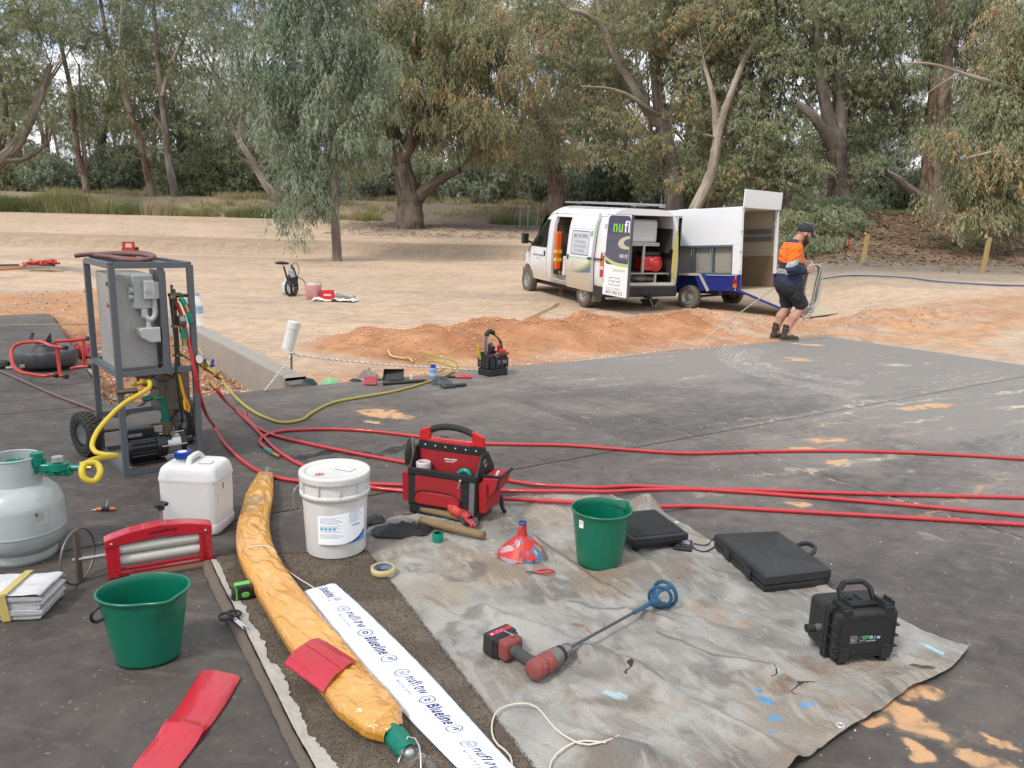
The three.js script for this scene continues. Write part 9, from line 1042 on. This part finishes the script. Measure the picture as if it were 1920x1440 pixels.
// ==================== TRAILER ====================
{
  const th = 2.338, c = cos(th), s = sin(th), w0 = [4.22, -18.5], lw = [1.25, -0.95], P0 = [w0[0] - (lw[0] * c + lw[1] * s), w0[1] - (-lw[0] * s + lw[1] * c)], gy = -0.215, t = thing('box_trailer', 'white and blue box trailer with raised rear lid and lowered ramp behind the van', 'trailer', [P0[0], gy, P0[1]], th); t.rotation.set(0, th, -0.05, 'YXZ');
  const L = 2.35, Wd = 1.7, hw = Wd / 2, bl = M([0.02, 0.03, 0.22], 0.45, { phys: 1, clearcoat: 0.4, gr: 2 }), wh = M([0.76, 0.78, 0.8], 0.4, { phys: 1, clearcoat: 0.3, g: 0 }), cr = M([0.45, 0.4, 0.3], 0.7, { gr: 1 }), gb = M([0.1, 0.16, 0.2], 0.55), bd = M([0.34, 0.32, 0.28], 0.8);
  mesh('floor', bx(L, 0.05, Wd - 0.04, L / 2, 0.47, 0), M([0.35, 0.27, 0.19], 0.8), t); mesh('chassis', [bx(L, 0.09, 0.06, L / 2, 0.4, -0.6), bx(L, 0.09, 0.06, L / 2, 0.4, 0.6), bx(0.06, 0.08, Wd, 0.5, 0.4, 0)], M([0.03, 0.035, 0.1], 0.7), t);
  for (const z of [-1, 1]) { mesh('lower_side', [bx(L, 0.36, 0.03, L / 2, 0.63, z * hw), bx(L + 0.02, 0.03, 0.05, L / 2, 0.815, z * hw), bx(0.05, 0.4, 0.05, 0.0, 0.62, z * hw), bx(0.05, 0.4, 0.05, L, 0.62, z * hw)], bl, t); }
  mesh('edge_strip', [bar([0.05, 0.81, -hw - 0.028], [L - 0.05, 0.81, -hw - 0.028], 0.02, 0.006), bar([0.09, 0.46, -hw - 0.028], [0.09, 0.79, -hw - 0.028], 0.02, 0.006)], M([0.55, 0.53, 0.5], 0.5), t); mesh('front_panel', bx(0.03, 0.36, Wd, L, 0.63, 0), bl, t);
  // mudguard: five-sided arch
  const ar = [[0.66, 0.45], [0.9, 0.83], [1.5, 0.83], [1.78, 0.45]]; mesh('mudguard', [0, 1, 2].map((i) => { const a = ar[i], b = ar[i + 1], m = [(a[0] + b[0]) / 2, (a[1] + b[1]) / 2], l = hypot(b[0] - a[0], b[1] - a[1]); return bx(l + 0.01, 0.02, 0.24, m[0], m[1], -hw - 0.13, 0, 0, atan2(b[1] - a[1], b[0] - a[0])); }), bl, t); mesh('guard_edge', [0, 1, 2].map((i) => bar([ar[i][0], ar[i][1], -hw - 0.26], [ar[i + 1][0], ar[i + 1][1], -hw - 0.26], 0.06, 0.02)), M([0.5, 0.47, 0.44], 0.5), t); mesh('guard_side', ext([[0.66, 0.45], [0.9, 0.82], [1.05, 0.82], [0.86, 0.45]], 0.01, 0, 0, 0, -hw - 0.25), bl, t);
  for (const z of [-1, 1]) { const w = mesh('wheel', [T(lathe([[0.17, -0.08], [0.25, -0.09], [0.28, -0.07], [0.287, 0], [0.28, 0.07], [0.25, 0.09], [0.17, 0.08]], 36), 0, 0, 0, PI / 2)], M([0.16, 0.14, 0.12], 0.95, { bump: 0.003 }), t); w.position.set(1.25, 0.287, z * (hw + 0.12)); mesh('rim', [T(lathe([[0, 0.04], [0.04, 0.045], [0.05, 0.02], [0.11, 0.012], [0.15, 0.05], [0.18, 0.075]], 32), 0, 0, 0, z * PI / 2), ...[0, 1, 2, 3, 4].map((i) => cyl(0.009, 0.009, 0.03, cos(i * 1.257) * 0.07, sin(i * 1.257) * 0.07, z * 0.03, PI / 2, 0, 0, 6))], M([0.42, 0.4, 0.37], 0.45, { metalness: 0.4 }), w); }
  mesh('axle', rod([1.25, 0.287, -hw - 0.1], [1.25, 0.287, hw + 0.1], 0.03), trimDark(), t); function trimDark() { return M([0.03, 0.03, 0.03], 0.8); }
  // canopy: roof, walls with thickness, side rack of four bays
  const yT = 2.33, y1 = 0.83, yM = 1.5, roof = mesh('roof', [bx(L + 0.02, 0.03, Wd + 0.02, L / 2, yT, 0), bx(0.5, 0.05, 0.5, L - 0.5, yT + 0.04, 0)], wh, t); void roof;
  mesh('side_wall', bx(L, yT - yM, 0.03, L / 2, (yT + yM) / 2 - 0.008, -hw), wh, t); mesh('side_wall', bx(L, yT - y1, 0.03, L / 2, (yT + y1) / 2 - 0.008, hw), cr, t); mesh('front_wall', bx(0.03, yT - y1, Wd - 0.04, L - 0.02, (yT + y1) / 2 - 0.01, 0), cr, t); mesh('rear_post', [bx(0.2, yM - y1, 0.03, 0.1, (yM + y1) / 2, -hw), bx(0.07, yT - y1 + 0.0, 0.05, 0.035, (yT + y1) / 2 - 0.016, -hw + 0.043)], wh, t); mesh('front_post', bx(0.05, yM - y1, 0.03, L - 0.025, (yM + y1) / 2, -hw), wh, t); mesh('rear_post', bx(0.06, yT - y1, 0.06, 0.03, (yT + y1) / 2 - 0.016, hw - 0.05), wh, t);
  mesh('rack_back', bx(L - 0.26, yM - y1, 0.02, L / 2 + 0.08, (yM + y1) / 2, -hw + 0.11), bd, t); mesh('rack_frame', [bx(L - 0.25, 0.045, 0.12, L / 2 + 0.08, yM - 0.024, -hw + 0.045), bx(L - 0.25, 0.03, 0.12, L / 2 + 0.08, y1 + 0.018, -hw + 0.045)], gb, t); for (let i = 0; i < 5; i++) mesh('rack_divider', bx(0.03, yM - y1 - 0.09, 0.1, 0.22 + i * (L - 0.29) / 4, (yM + y1) / 2, -hw + 0.05), gb, t);
  for (const x of [0.78, 1.3]) mesh('rack_catch', [rod([x, yM - 0.08, -hw - 0.012], [x, yM - 0.2, -hw - 0.02], 0.01), sph(0.02, x, yM - 0.2, -hw - 0.02)], steel, t);
  mesh('ply_lining', [bx(0.02, 0.75, Wd - 0.1, L - 0.05, 0.86, 0), bx(L - 0.1, 0.75, 0.02, L / 2, 0.86, hw - 0.035)], M([0.24, 0.165, 0.1], 0.8, { gr: 1 }), t); mesh('wall_bracket', [bx(0.7, 0.1, 0.03, 0.5, 1.83, hw - 0.05), bx(0.7, 0.1, 0.03, 0.5, 1.65, hw - 0.05)], M([0.13, 0.15, 0.16], 0.6), t); mesh('long_tools', [rod([0.14, 0.5, -0.68], [0.12, 1.7, -0.7], 0.016), rod([0.2, 0.5, -0.6], [0.22, 1.55, -0.7], 0.014), rod([0.08, 0.48, -0.74], [0.08, 1.5, -0.75], 0.02)], M([0.4, 0.4, 0.4], 0.5), t);
  // rear lid swung up, with struts
  const lidA = [-0.02, yT + 0.0, 0], lb = [-0.05, yT + 0.38, 0]; const lm = [(lidA[0] + lb[0]) / 2, (lidA[1] + lb[1]) / 2]; mesh('rear_lid', bx(0.4, 0.03, Wd + 0.02, lm[0], lm[1], 0, 0, 0, atan2(lidA[1] - lb[1], lidA[0] - lb[0]), 0.006), wh, t); mesh('lid_strut', [-1, 1].map((z) => rod([0.08, yT - 0.35, z * (hw - 0.08)], [-0.04, yT + 0.05, z * (hw - 0.08)], 0.014)), M([0.6, 0.6, 0.6], 0.4), t); mesh('latch', [0.9, 1.35, 1.8].map((y) => bx(0.05, 0.04, 0.06, -0.01, y, -hw - 0.01, 0, 0, 0, 0.008)), M([0.55, 0.55, 0.54], 0.5), t);
  const tl = mesh('tail_light', bx(0.1, 0.2, 0.03, 0.1, 0.63, -hw - 0.03, 0, 0, 0, 0.006), M([0.4, 0.02, 0.015], 0.25), t); mesh('amber_lens', bx(0.09, 0.08, 0.032, 0.1, 0.57, -hw - 0.032), M([0.6, 0.2, 0.03], 0.25), tl);
  const a = [0.0, 0.47], b = [-1.55, -0.07], rl = hypot(a[0] - b[0], a[1] - b[1]), an = atan2(a[1] - b[1], a[0] - b[0]), rc = [(a[0] + b[0]) / 2, (a[1] + b[1]) / 2], rp = mesh('ramp', bx(rl, 0.025, Wd + 0.1, rc[0], rc[1], 0.02, 0, 0, an), M([0.78, 0.7, 0.56], 0.6), t); for (let i = 0; i < 30; i++) mesh('ramp_rib', bx(0.012, 0.01, Wd + 0.06, mix(b[0], a[0], (i + 0.5) / 30) - 0.01, mix(b[1], a[1], (i + 0.5) / 30) + 0.017, 0.02, 0, 0, an), M([0.6, 0.5, 0.36], 0.6), rp); mesh('ramp_edge', bx(rl, 0.05, 0.03, rc[0], rc[1], -hw - 0.05, 0, 0, an), bl, rp);
  mesh('drawbar', [bar([L, 0.44, -0.55], [L + 0.9, 0.44, 0], 0.07), bar([L, 0.44, 0.55], [L + 0.9, 0.44, 0], 0.07), bx(0.24, 0.06, 0.08, L + 0.95, 0.46, 0)], bl, t); mesh('jockey_wheel', [rod([L + 0.5, 0.35, -0.3], [L + 0.5, 0.85, -0.3], 0.025), tor(0.07, 0.03, L + 0.5, 0.24, -0.3), rod([L + 0.5, 0.85, -0.3], [L + 0.4, 0.88, -0.34], 0.01)], M([0.15, 0.15, 0.15], 0.5, { metalness: 0.5 }), t); mesh('tool_winch', [sph(0.06, L + 0.62, 0.3, -0.15, 1.4, 0.8, 1), tube([[L + 0.4, 0.4, -0.2], [L + 0.6, 0.2, -0.2], [L + 0.75, 0.25, -0.1]], 0.02, 6)], M([0.14, 0.14, 0.14], 0.5, { metalness: 0.4 }), t);
}


// ==================== DISTANT THINGS ON THE SAND ====================
{
  const put = (u, d, n, lab, cat, turn = 0) => thing(n, lab, cat, [u[0], ground(u[0], u[2]), u[2]], turn), A = [-5.404,-0.332,-18.6], bm = M([0.02, 0.02, 0.022], 0.45), sp = 0.05;
  const b = put(A, 0, 'folding_bike', 'black folding bicycle standing folded up on the sand', 'bicycle', 0.5);
  const wl = (x, z, a) => { const w = mesh('wheel', [tor(0.19, 0.028, 0, 0, 0, 0, 0, 0, 32)], blackR, b); w.position.set(x, 0.215, z); w.rotation.y = a; mesh('spokes', Array.from({ length: 9 }, (_, i) => rod([0, 0, 0], [cos(i * 0.7) * 0.21, sin(i * 0.7) * 0.21, 0], 0.003)), steel, w); mesh('hub', cyl(0.03, 0.03, sp, 0, 0, 0, PI / 2), steel, w); };
  wl(0.0, 0.02, 0.75); wl(0.12, -0.1, 0.95); mesh('frame', [rod([-0.02, 0.26, 0], [-0.14, 0.72, 0], 0.022), rod([-0.05, 0.4, 0], [0.2, 0.42, -0.1], 0.028), rod([0.2, 0.42, -0.1], [0.18, 0.24, -0.12], 0.02), rod([0.2, 0.42, -0.1], [0.06, 0.75, -0.06], 0.018), rod([0.06, 0.75, -0.06], [0.0, 0.72, 0.12], 0.012), rod([-0.02, 0.24, 0.03], [0.16, 0.24, 0.06], 0.012)], bm, b); mesh('motor_box', [bx(0.16, 0.24, 0.14, 0.06, 0.42, -0.02, 0, 0, 0.25, 0.03), bx(0.08, 0.3, 0.08, 0.12, 0.55, -0.06, 0, 0, 0.3, 0.02)], blackP, b); mesh('saddle', [sph(0.07, -0.2, 0.8, 0, 2.1, 0.55, 1), sph(0.05, -0.1, 0.79, 0, 2, 0.6, 0.6)], blackR, b); mesh('seat_post', rod([-0.14, 0.7, 0], [-0.17, 0.79, 0], 0.016), steel, b); mesh('cables', [tube([[0.06, 0.75, -0.06], [0.16, 0.8, -0.02], [0.22, 0.65, 0], [0.18, 0.45, 0]], 0.008, 5), tube([[0.2, 0.45, -0.05], [0.3, 0.4, 0.02], [0.36, 0.3, 0.05]], 0.01, 5)], blackR, b); mesh('pannier', bx(0.12, 0.2, 0.14, 0.04, 0.55, 0.02, 0, 0, 0.3, 0.03), M([0.4, 0.42, 0.46], 0.6), b);
  const g = put([-5.554,-0.272,-18.9], 0, 'gas_bottle', 'small pale green gas bottle behind the folded bicycle', 'gas cylinder'); mesh('body', lathe([[0, 0.02], [0.12, 0.03], [0.15, 0.08], [0.15, 0.24], [0.12, 0.3], [0.06, 0.33], [0, 0.335]], 32), M([0.55, 0.64, 0.58], 0.5), g); mesh('collar', cyl(0.07, 0.07, 0.1, 0, 0.37, 0, 0, 0, 0, 24, true), M([0.55, 0.64, 0.58], 0.5), g); mesh('red_valve', cyl(0.03, 0.03, 0.06, 0.04, 0.42, 0), redP, g);
  const k = put([-4.772,-0.325,-18.3], 0, 'pink_bucket', 'pale pink round bucket with white liner beside the folded bicycle', 'bucket'); mesh('shell', lathe([[0, 0.01], [0.165, 0], [0.2, 0.33], [0.205, 0.345], [0.195, 0.345], [0.16, 0.02]], 40), M([0.66, 0.35, 0.35], 0.5), k); mesh('rag', sph(0.17, 0, 0.33, 0, 1, 0.25, 1), M([0.68, 0.68, 0.7], 0.9, { bump: 0.01 }), k); mesh('wire_handle', tube([[0.19, 0.33, 0], [0.17, 0.42, 0.05], [0.05, 0.38, 0.15]], 0.006, 5), steel, k);
  const r = put([-4.404,-0.281,-18.2], 0, 'step_box', 'red plastic step box beside the pink bucket', 'box', 0.15); mesh('body', [ext([[-0.17, 0], [0.17, 0], [0.14, 0.24], [-0.14, 0.24]], 0.24, 0.015)], M([0.62, 0.02, 0.03], 0.45), r); mesh('slot', bx(0.17, 0.04, 0.01, 0, 0.14, 0.121), M([0.75, 0.6, 0.55], 0.5), r);
  const S = [-4.232,-0.345,-18], sh = thing('white_sheet', 'white plastic sheet crumpled on the sand in front of the red box', 'sheet', [S[0], ground(S[0], S[2]), S[2]]); mesh('sheet', surf(40, 30, (u, v) => { const x = (u - 0.5) * 1.0 + 0.05 * fbm(v * 6, u, 2), z = (v - 0.5) * 0.45 * (0.6 + 0.8 * fbm(u * 5, 3, 2)); return [x, 0.01 + 0.11 * pow(fbm(u * 9, v * 6, 3), 2), z, u, v]; }), M([0.74, 0.74, 0.76], 0.45), sh);
  const p0 = [-4.698,-0.167,-19], p1 = [-3.826,-0.259,-18.4]; const pp = thing('white_pole', 'white plastic tube lying on the sand behind the red box', 'pipe', [p0[0], ground(p0[0], p0[2]) + 0.05, p0[2]]); mesh('tube', rod([0, 0.06, 0], [p1[0] - p0[0], -0.02, p1[2] - p0[2]], 0.05, 0.05, 16), M([0.66, 0.68, 0.64], 0.5), pp); mesh('end_sleeve', rod([(p1[0] - p0[0]) * 0.45, 0.035, (p1[2] - p0[2]) * 0.45], [p1[0] - p0[0], -0.018, p1[2] - p0[2]], 0.053, 0.053, 16), M([0.36, 0.42, 0.4], 0.5), pp);
  // red straps heaped on the footing beam, far left
  const hs = [-13.913,0.05,-22.613], t = thing('strap_heap', 'heap of red straps lying on the footing beam at far left', 'straps', [hs[0], 0.05, hs[2]]); seed(77); for (let i = 0; i < 5; i++) mesh('strap', tube(Array.from({ length: 7 }, (_, j) => [rr(-0.55, 0.55), 0.04 + rr(0, 0.16), rr(-0.25, 0.3)]), 0.035, 6, false, 0.06), i % 3 === 2 ? M([0.12, 0.05, 0.05], 0.8) : M([0.6, 0.06, 0.035], 0.8), t); mesh('hook_end', tube([[-0.5, 0.04, 0.1], [-0.9, 0.03, 0.2], [-1.1, 0.02, 0.28]], 0.025, 6), blackR, t);
  const hp = [[-14.418,0.06,-21.016],[-13.955,0.06,-20.973],[-13.759,0.08,-21.235],[-13.619,0.1,-21.482]]; tag(mesh('green_hose', tube(hp, 0.03, 7), M([0.05, 0.2, 0.12], 0.6)), 'green hose end lying on the footing beam at the left edge', 'hose'); tag(mesh('orange_hose', tube(hp.map((p) => [p[0] + 0.1, p[1], p[2] + 0.2]), 0.028, 7), M([0.6, 0.14, 0.05], 0.6)), 'orange hose end lying beside the green one at the left edge', 'hose');
}
// ==================== THE MAN ====================
{
  const smin = (a, b, k) => { const h = max(0, k - abs(a - b)) / k; return min(a, b) - h * h * k * 0.25; };
  const cap = (x, y, z, c) => { const bx_ = c[4] - c[0], by = c[5] - c[1], bz = c[6] - c[2], px = x - c[0], py = y - c[1], pz = z - c[2], l = bx_ * bx_ + by * by + bz * bz, t = l ? min(1, max(0, (px * bx_ + py * by + pz * bz) / l)) : 0; return hypot(px - bx_ * t, py - by * t, pz - bz * t) - mix(c[3], c[7] ?? c[3], t); };
  const C = (a, ra, b, rb) => [...a, ra, ...(b ?? a), rb ?? ra];
  function sdf(caps, ctr, half, N, k, warp) {
    const mc = new MarchingCubes(N, new THREE.MeshBasicMaterial(), false, false, 400000); mc.isolation = 0; const h = N / 2;
    for (let c = 0; c < N; c++) for (let b = 0; b < N; b++) for (let a = 0; a < N; a++) { const x = ctr[0] + (a - h) / h * half, y = ctr[1] + (b - h) / h * half, z = ctr[2] + (c - h) / h * half; let d = 1e3; for (const q of caps) d = q.sub ? max(d, -cap(x, y, z, q.sub)) : smin(d, cap(x, y, z, q), k); if (warp) d += warp(x, y, z); mc.field[a + b * N + c * N * N] = -d; }
    mc.update(); const n = mc.count, g = new THREE.BufferGeometry(), P = new Float32Array(n * 3); for (let i = 0; i < n * 3; i++) P[i] = mc.positionArray[i] * half + ctr[i % 3]; g.setAttribute('position', new THREE.BufferAttribute(P, 3)); return norm(toCreasedNormals(g, 2.6));
  }
  const O = [[3.983,0,-11.393][0], 0.0, [3.983,0,-11.393][2]], t = thing('person', 'person in orange and navy work shirt, shorts and cap gathering in a rope', 'person', [O[0], O[1], O[2]], 0.06);
  const skin = M([0.47, 0.25, 0.17], 0.6, { g: 0 }), navy = [0.022, 0.028, 0.062];
  // joints: x forward, y up, z towards the camera (his right)
  const hip = [[0.03, 0.84, 0.1], [0.03, 0.84, -0.1]], knee = [[0.24, 0.5, 0.11], [0.1, 0.48, -0.1]], ank = [[0.03, 0.1, 0.1], [-0.05, 0.1, -0.08]], shl = [[0.0, 1.36, 0.2], [0.05, 1.36, -0.19]], elb = [[-0.03, 1.06, 0.25], [0.08, 1.06, -0.25]], wri = [[0.2, 1.04, 0.16], [0.27, 1.05, -0.12]], head = [0.19, 1.57, 0], neck = [0.08, 1.42, 0];
  const bodyCaps = [C(neck, 0.065, [0.14, 1.5, 0], 0.06), C([0.05, 1.3, 0.08], 0.09, [0.05, 1.3, -0.08], 0.09), C([0.06, 1.2, 0], 0.13, [0.05, 0.9, 0], 0.13)]; for (const i of [0, 1]) bodyCaps.push(C(hip[i], 0.085, knee[i], 0.058), C(knee[i], 0.056, [mix(knee[i][0], ank[i][0], 0.4) - 0.03, mix(knee[i][1], ank[i][1], 0.35), ank[i][2]], 0.062), C([mix(knee[i][0], ank[i][0], 0.4) - 0.03, mix(knee[i][1], ank[i][1], 0.35), ank[i][2]], 0.062, ank[i], 0.042), C(ank[i], 0.04, [ank[i][0] + 0.12, 0.05, ank[i][2]], 0.03), C(shl[i], 0.055, elb[i], 0.043), C(elb[i], 0.043, wri[i], 0.03));
  const headCaps = [C([0.175, 1.6, 0], 0.092, [0.2, 1.59, 0], 0.088), C([0.2, 1.56, 0], 0.075, [0.235, 1.505, 0], 0.05), C([0.14, 1.5, 0], 0.06, [0.1, 1.43, 0], 0.064), C([0.277, 1.57, 0], 0.013, [0.298, 1.54, 0], 0.015), C([0.255, 1.6, 0.028], 0.02, [0.255, 1.6, -0.028], 0.02), C([0.262, 1.505, 0.014], 0.011, [0.262, 1.505, -0.014], 0.011), C([0.165, 1.575, 0.092], 0.018, [0.16, 1.545, 0.09], 0.013), C([0.165, 1.575, -0.092], 0.018, [0.16, 1.545, -0.09], 0.013), C([0.235, 1.56, 0.045], 0.025), C([0.235, 1.56, -0.045], 0.025)];
  const hand = (w, s) => { const q = [C([w[0] - 0.02, w[1], w[2]], 0.026, [w[0] + 0.03, w[1] + 0.005, w[2]], 0.026), C([w[0] + 0.03, w[1] + 0.02, w[2]], 0.02, [w[0] + 0.075, w[1] + 0.012, w[2] - s * 0.005], 0.018), C([w[0] + 0.03, w[1] - 0.012, w[2]], 0.02, [w[0] + 0.075, w[1] - 0.02, w[2] - s * 0.005], 0.017)]; for (let i = 0; i < 4; i++) { const y = w[1] + 0.03 - i * 0.0185, L = [0.038, 0.044, 0.041, 0.032][i], x0 = w[0] + 0.08, z0 = w[2]; q.push(C([x0, y, z0], 0.0095, [x0 + L * 0.8, y + 0.002, z0 - s * 0.012], 0.009), C([x0 + L * 0.8, y + 0.002, z0 - s * 0.012], 0.009, [x0 + L * 0.75, y, z0 - s * 0.042], 0.008), C([x0 + L * 0.75, y, z0 - s * 0.042], 0.008, [x0 + L * 0.1, y - 0.002, z0 - s * 0.046], 0.0075)); } q.push(C([w[0] + 0.02, w[1] + 0.022, w[2] - s * 0.008], 0.013, [w[0] + 0.06, w[1] + 0.05, w[2] - s * 0.028], 0.0105), C([w[0] + 0.06, w[1] + 0.05, w[2] - s * 0.028], 0.0105, [w[0] + 0.095, w[1] + 0.048, w[2] - s * 0.036], 0.009)); return q; };
  const tilt = (g) => { g.translate(-0.12, -1.47, 0); g.rotateZ(-0.27); return g.translate(0.12, 1.47, 0); };
  const body = mesh('body', [sdf(bodyCaps, [0.08, 0.85, 0], 0.9, 112, 0.05), tilt(sdf(headCaps, [0.19, 1.54, 0], 0.17, 60, 0.018)), sdf(hand(wri[0], 1), [wri[0][0] + 0.06, wri[0][1], wri[0][2] - 0.02], 0.13, 64, 0.008), sdf(hand(wri[1], -1), [wri[1][0] + 0.06, wri[1][1], wri[1][2] + 0.02], 0.13, 64, 0.008)], skin, t); void body;
  for (const z of [0.03, -0.03]) mesh('eye', tilt(sph(0.011, 0.266, 1.578, z)), M([0.05, 0.04, 0.035], 0.3, { g: 0 }), t);
  // shirt
  const jc = [C([0.03, 1.33, 0.1], 0.115, [0.04, 1.33, -0.1], 0.115), C([0.05, 1.22, 0.05], 0.155, [0.07, 1.0, 0.03], 0.17), C([0.05, 1.22, -0.05], 0.155, [0.07, 1.0, -0.03], 0.17), C([0.04, 0.84, 0.07], 0.165, [0.04, 0.84, -0.07], 0.165), C([0.04, 1.41, 0.04], 0.075, [0.06, 1.41, -0.04], 0.075)]; for (const i of [0, 1]) jc.push(C(shl[i], 0.092, elb[i], 0.07), C(elb[i], 0.07, [mix(elb[i][0], wri[i][0], 0.9), mix(elb[i][1], wri[i][1], 0.9), mix(elb[i][2], wri[i][2], 0.9)], 0.046)); jc.push({ sub: C([0.05, 0.55, 0.2], 0.2, [0.05, 0.55, -0.2], 0.2) });
  const jw = (x, y, z) => 0.02 * (fbm((x + z) * 9 + 5, y * 22 - x * 12, 3) - 0.5) * 2, jg = sdf(jc, [0.06, 1.1, 0], 0.4, 84, 0.05, jw), jp = jg.attributes.position, col = [];
  for (let i = 0; i < jp.count; i++) { const x = jp.getX(i), y = jp.getY(i), z = jp.getZ(i), arm = abs(z) > 0.165 || (x > 0.16 && abs(z) > 0.08 && y > 0.98 && y < 1.12 && x > 0.2); let c = y > 1.14 ? [0.85, 0.17, 0.015] : navy; const yy = y + 0.02 * sin(x * 9); if (!arm && yy > 0.965 && yy < 1.035) c = [0.4, 0.41, 0.4]; if (arm && x < 0.1) { const d = y - x * 0.4; c = d > 1.19 ? [0.85, 0.17, 0.015] : d > 1.12 ? [0.42, 0.44, 0.43] : navy; } if (y > 1.43 && x < 0.09 || (y > 1.405 && x > 0.06 && abs(z) < 0.09)) c = [0.03, 0.03, 0.06]; col.push(...c); }
  jg.setAttribute('color', new THREE.Float32BufferAttribute(col, 3)); const jm = new THREE.Mesh(jg, new THREE.MeshStandardMaterial({ vertexColors: true, roughness: 0.85, side: THREE.DoubleSide })); jm.name = 'shirt'; t.add(jm);
  const sc = []; for (const i of [0, 1]) sc.push(C([hip[i][0], 0.9, hip[i][2] * 0.8], 0.135, [hip[i][0], 0.8, hip[i][2]], 0.13), C(hip[i], 0.125, [mix(hip[i][0], knee[i][0], 0.86), mix(hip[i][1], knee[i][1], 0.86), knee[i][2]], 0.098)); sc.push(C([-0.0, 0.84, 0.04], 0.14, [0, 0.84, -0.04], 0.14), { sub: C([0.03, 1.03, 0.2], 0.2, [0.03, 1.03, -0.2], 0.2) });
  mesh('shorts', [sdf(sc, [0.08, 0.75, 0], 0.34, 66, 0.04, (x, y, z) => 0.015 * (fbm((x + z) * 12, y * 18, 3) - 0.5) * 2), bx(0.12, 0.12, 0.025, 0.1, 0.68, 0.225, 0, 0, -0.5, 0.008)], M([0.02, 0.021, 0.027], 0.85, { g: 0 }), t);
  for (const i of [0, 1]) { const a = ank[i]; mesh('boot', [sdf([C([a[0], 0.17, a[2]], 0.055, [a[0] - 0.005, 0.07, a[2]], 0.052), C([a[0] - 0.03, 0.05, a[2]], 0.045, [a[0] + 0.08, 0.05, a[2]], 0.046), C([a[0] + 0.08, 0.045, a[2]], 0.045, [a[0] + 0.17, 0.035, a[2]], 0.038), { sub: C([a[0] - 0.2, -0.1, a[2]], 0.103, [a[0] + 0.3, -0.1, a[2]], 0.103) }], [a[0] + 0.05, 0.1, a[2]], 0.19, 44, 0.03)], M([0.045, 0.038, 0.03], 0.8, { bump: 0.002 }), t); mesh('sole', bx(0.27, 0.024, 0.1, a[0] + 0.055, 0.013, a[2], 0, 0, 0, 0.01), M([0.16, 0.13, 0.1], 0.85), t); mesh('sock', cyl(0.052, 0.054, 0.04, a[0] + 0.004, 0.215, a[2], 0, 0, -0.3), M([0.02, 0.02, 0.022], 0.9), t); }
  mesh('cap', [sdf([C([0.165, 1.625, 0], 0.106, [0.195, 1.63, 0], 0.1), { sub: C([0.1, 1.47, 0.1], 0.12, [0.3, 1.5, 0.1], 0.12) }, { sub: C([0.1, 1.47, -0.1], 0.12, [0.3, 1.5, -0.1], 0.12) }, { sub: C([0.1, 1.5, 0], 0.1, [0.3, 1.515, 0], 0.1) }], [0.18, 1.65, 0], 0.15, 48, 0.01), T(surf(12, 16, (u, v) => { const a = (v - 0.5) * 2.2, r = 0.09 + u * 0.095 * cos(a * 0.6); return [cos(a) * r * 1.05, -0.03 * u - 0.02 * pow(v - 0.5, 2) * 4, sin(a) * 0.088 * (1 - 0.15 * u), u, v]; }), 0.195, 1.625, 0, 0, 0, -0.12)].map(tilt), M([0.022, 0.022, 0.025], 0.8, { g: 0 }), t); mesh('cap_badge', tilt(bx(0.004, 0.02, 0.04, 0.3, 1.665, 0)), M([0.6, 0.62, 0.6], 0.6), t);
  mesh('beard', tilt(sdf([C([0.215, 1.51, 0.055], 0.028, [0.245, 1.475, 0.02], 0.036), C([0.215, 1.51, -0.055], 0.028, [0.245, 1.475, -0.02], 0.036), C([0.19, 1.55, 0.078], 0.018, [0.215, 1.505, 0.06], 0.026), C([0.19, 1.55, -0.078], 0.018, [0.215, 1.505, -0.06], 0.026), C([0.25, 1.47, 0], 0.04, [0.245, 1.43, 0], 0.026), C([0.273, 1.522, 0.02], 0.01, [0.273, 1.522, -0.02], 0.01)], [0.22, 1.5, 0], 0.12, 44, 0.02)), M([0.06, 0.032, 0.018], 0.95, { bump: 0.004 }), t);
  mesh('glasses', [...[1, -1].map((s) => rod([0.16, 1.59, s * 0.096], [0.27, 1.585, s * 0.07], 0.004)), bx(0.012, 0.03, 0.14, 0.278, 1.582, 0, 0, 0, 0, 0.005)].map(tilt), M([0.015, 0.015, 0.016], 0.15, { g: 0 }), t); mesh('radio', bx(0.035, 0.08, 0.05, 0.22, 1.26, 0.06, 0, 0, 0.2, 0.01), blackP, t);
  // coil of rope hanging from his hands
  const rc = thing('rope_coil', 'coil of grey and white rope hanging from the man\'s hands', 'rope', [O[0] + 0.33, 1.08, O[2] + 0.02], 0.06), rt = dtex(64, 64, (u, v) => (u * 3 + v * 2) % 1 < 0.34 ? [0.07, 0.07, 0.075] : [0.56, 0.54, 0.5]), rm = new THREE.MeshStandardMaterial({ map: reps(rt, 10, 1), roughness: 0.85 }); seed(88);
  for (let i = 0; i < 16; i++) { const w = rr(0.09, 0.16), h = rr(0.5, 0.78) + (i > 13 ? 0.1 : 0), z = (i - 8) * 0.009, o = rr(-0.02, 0.03); mesh('loop', tube([[-0.02, 0.0, z], [-w * 0.7 + o, -h * 0.3, z + 0.02], [-w * 0.6 + o, -h * 0.75, z + rr(-0.02, 0.03)], [o + rr(-0.03, 0.02), -h, z], [w * 0.7 + o, -h * 0.8, z - 0.01], [w + o, -h * 0.35, z], [w * 0.85 + 0.03, 0.01, z], [0.04, 0.045, z]], 0.007, 6, true, 0.04), rm, rc); }
  const hk = thing('rope_hook', 'small pale hook end of rope held upright in the man\'s fingers', 'hook', [O[0] + 0.3, 1.07, O[2] + 0.1]); mesh('hook', tube([[0, 0, 0], [0.015, 0.06, 0], [0.01, 0.11, 0]], 0.01, 6), M([0.6, 0.58, 0.5], 0.5), hk);
}


renderer.render(scene, camera);
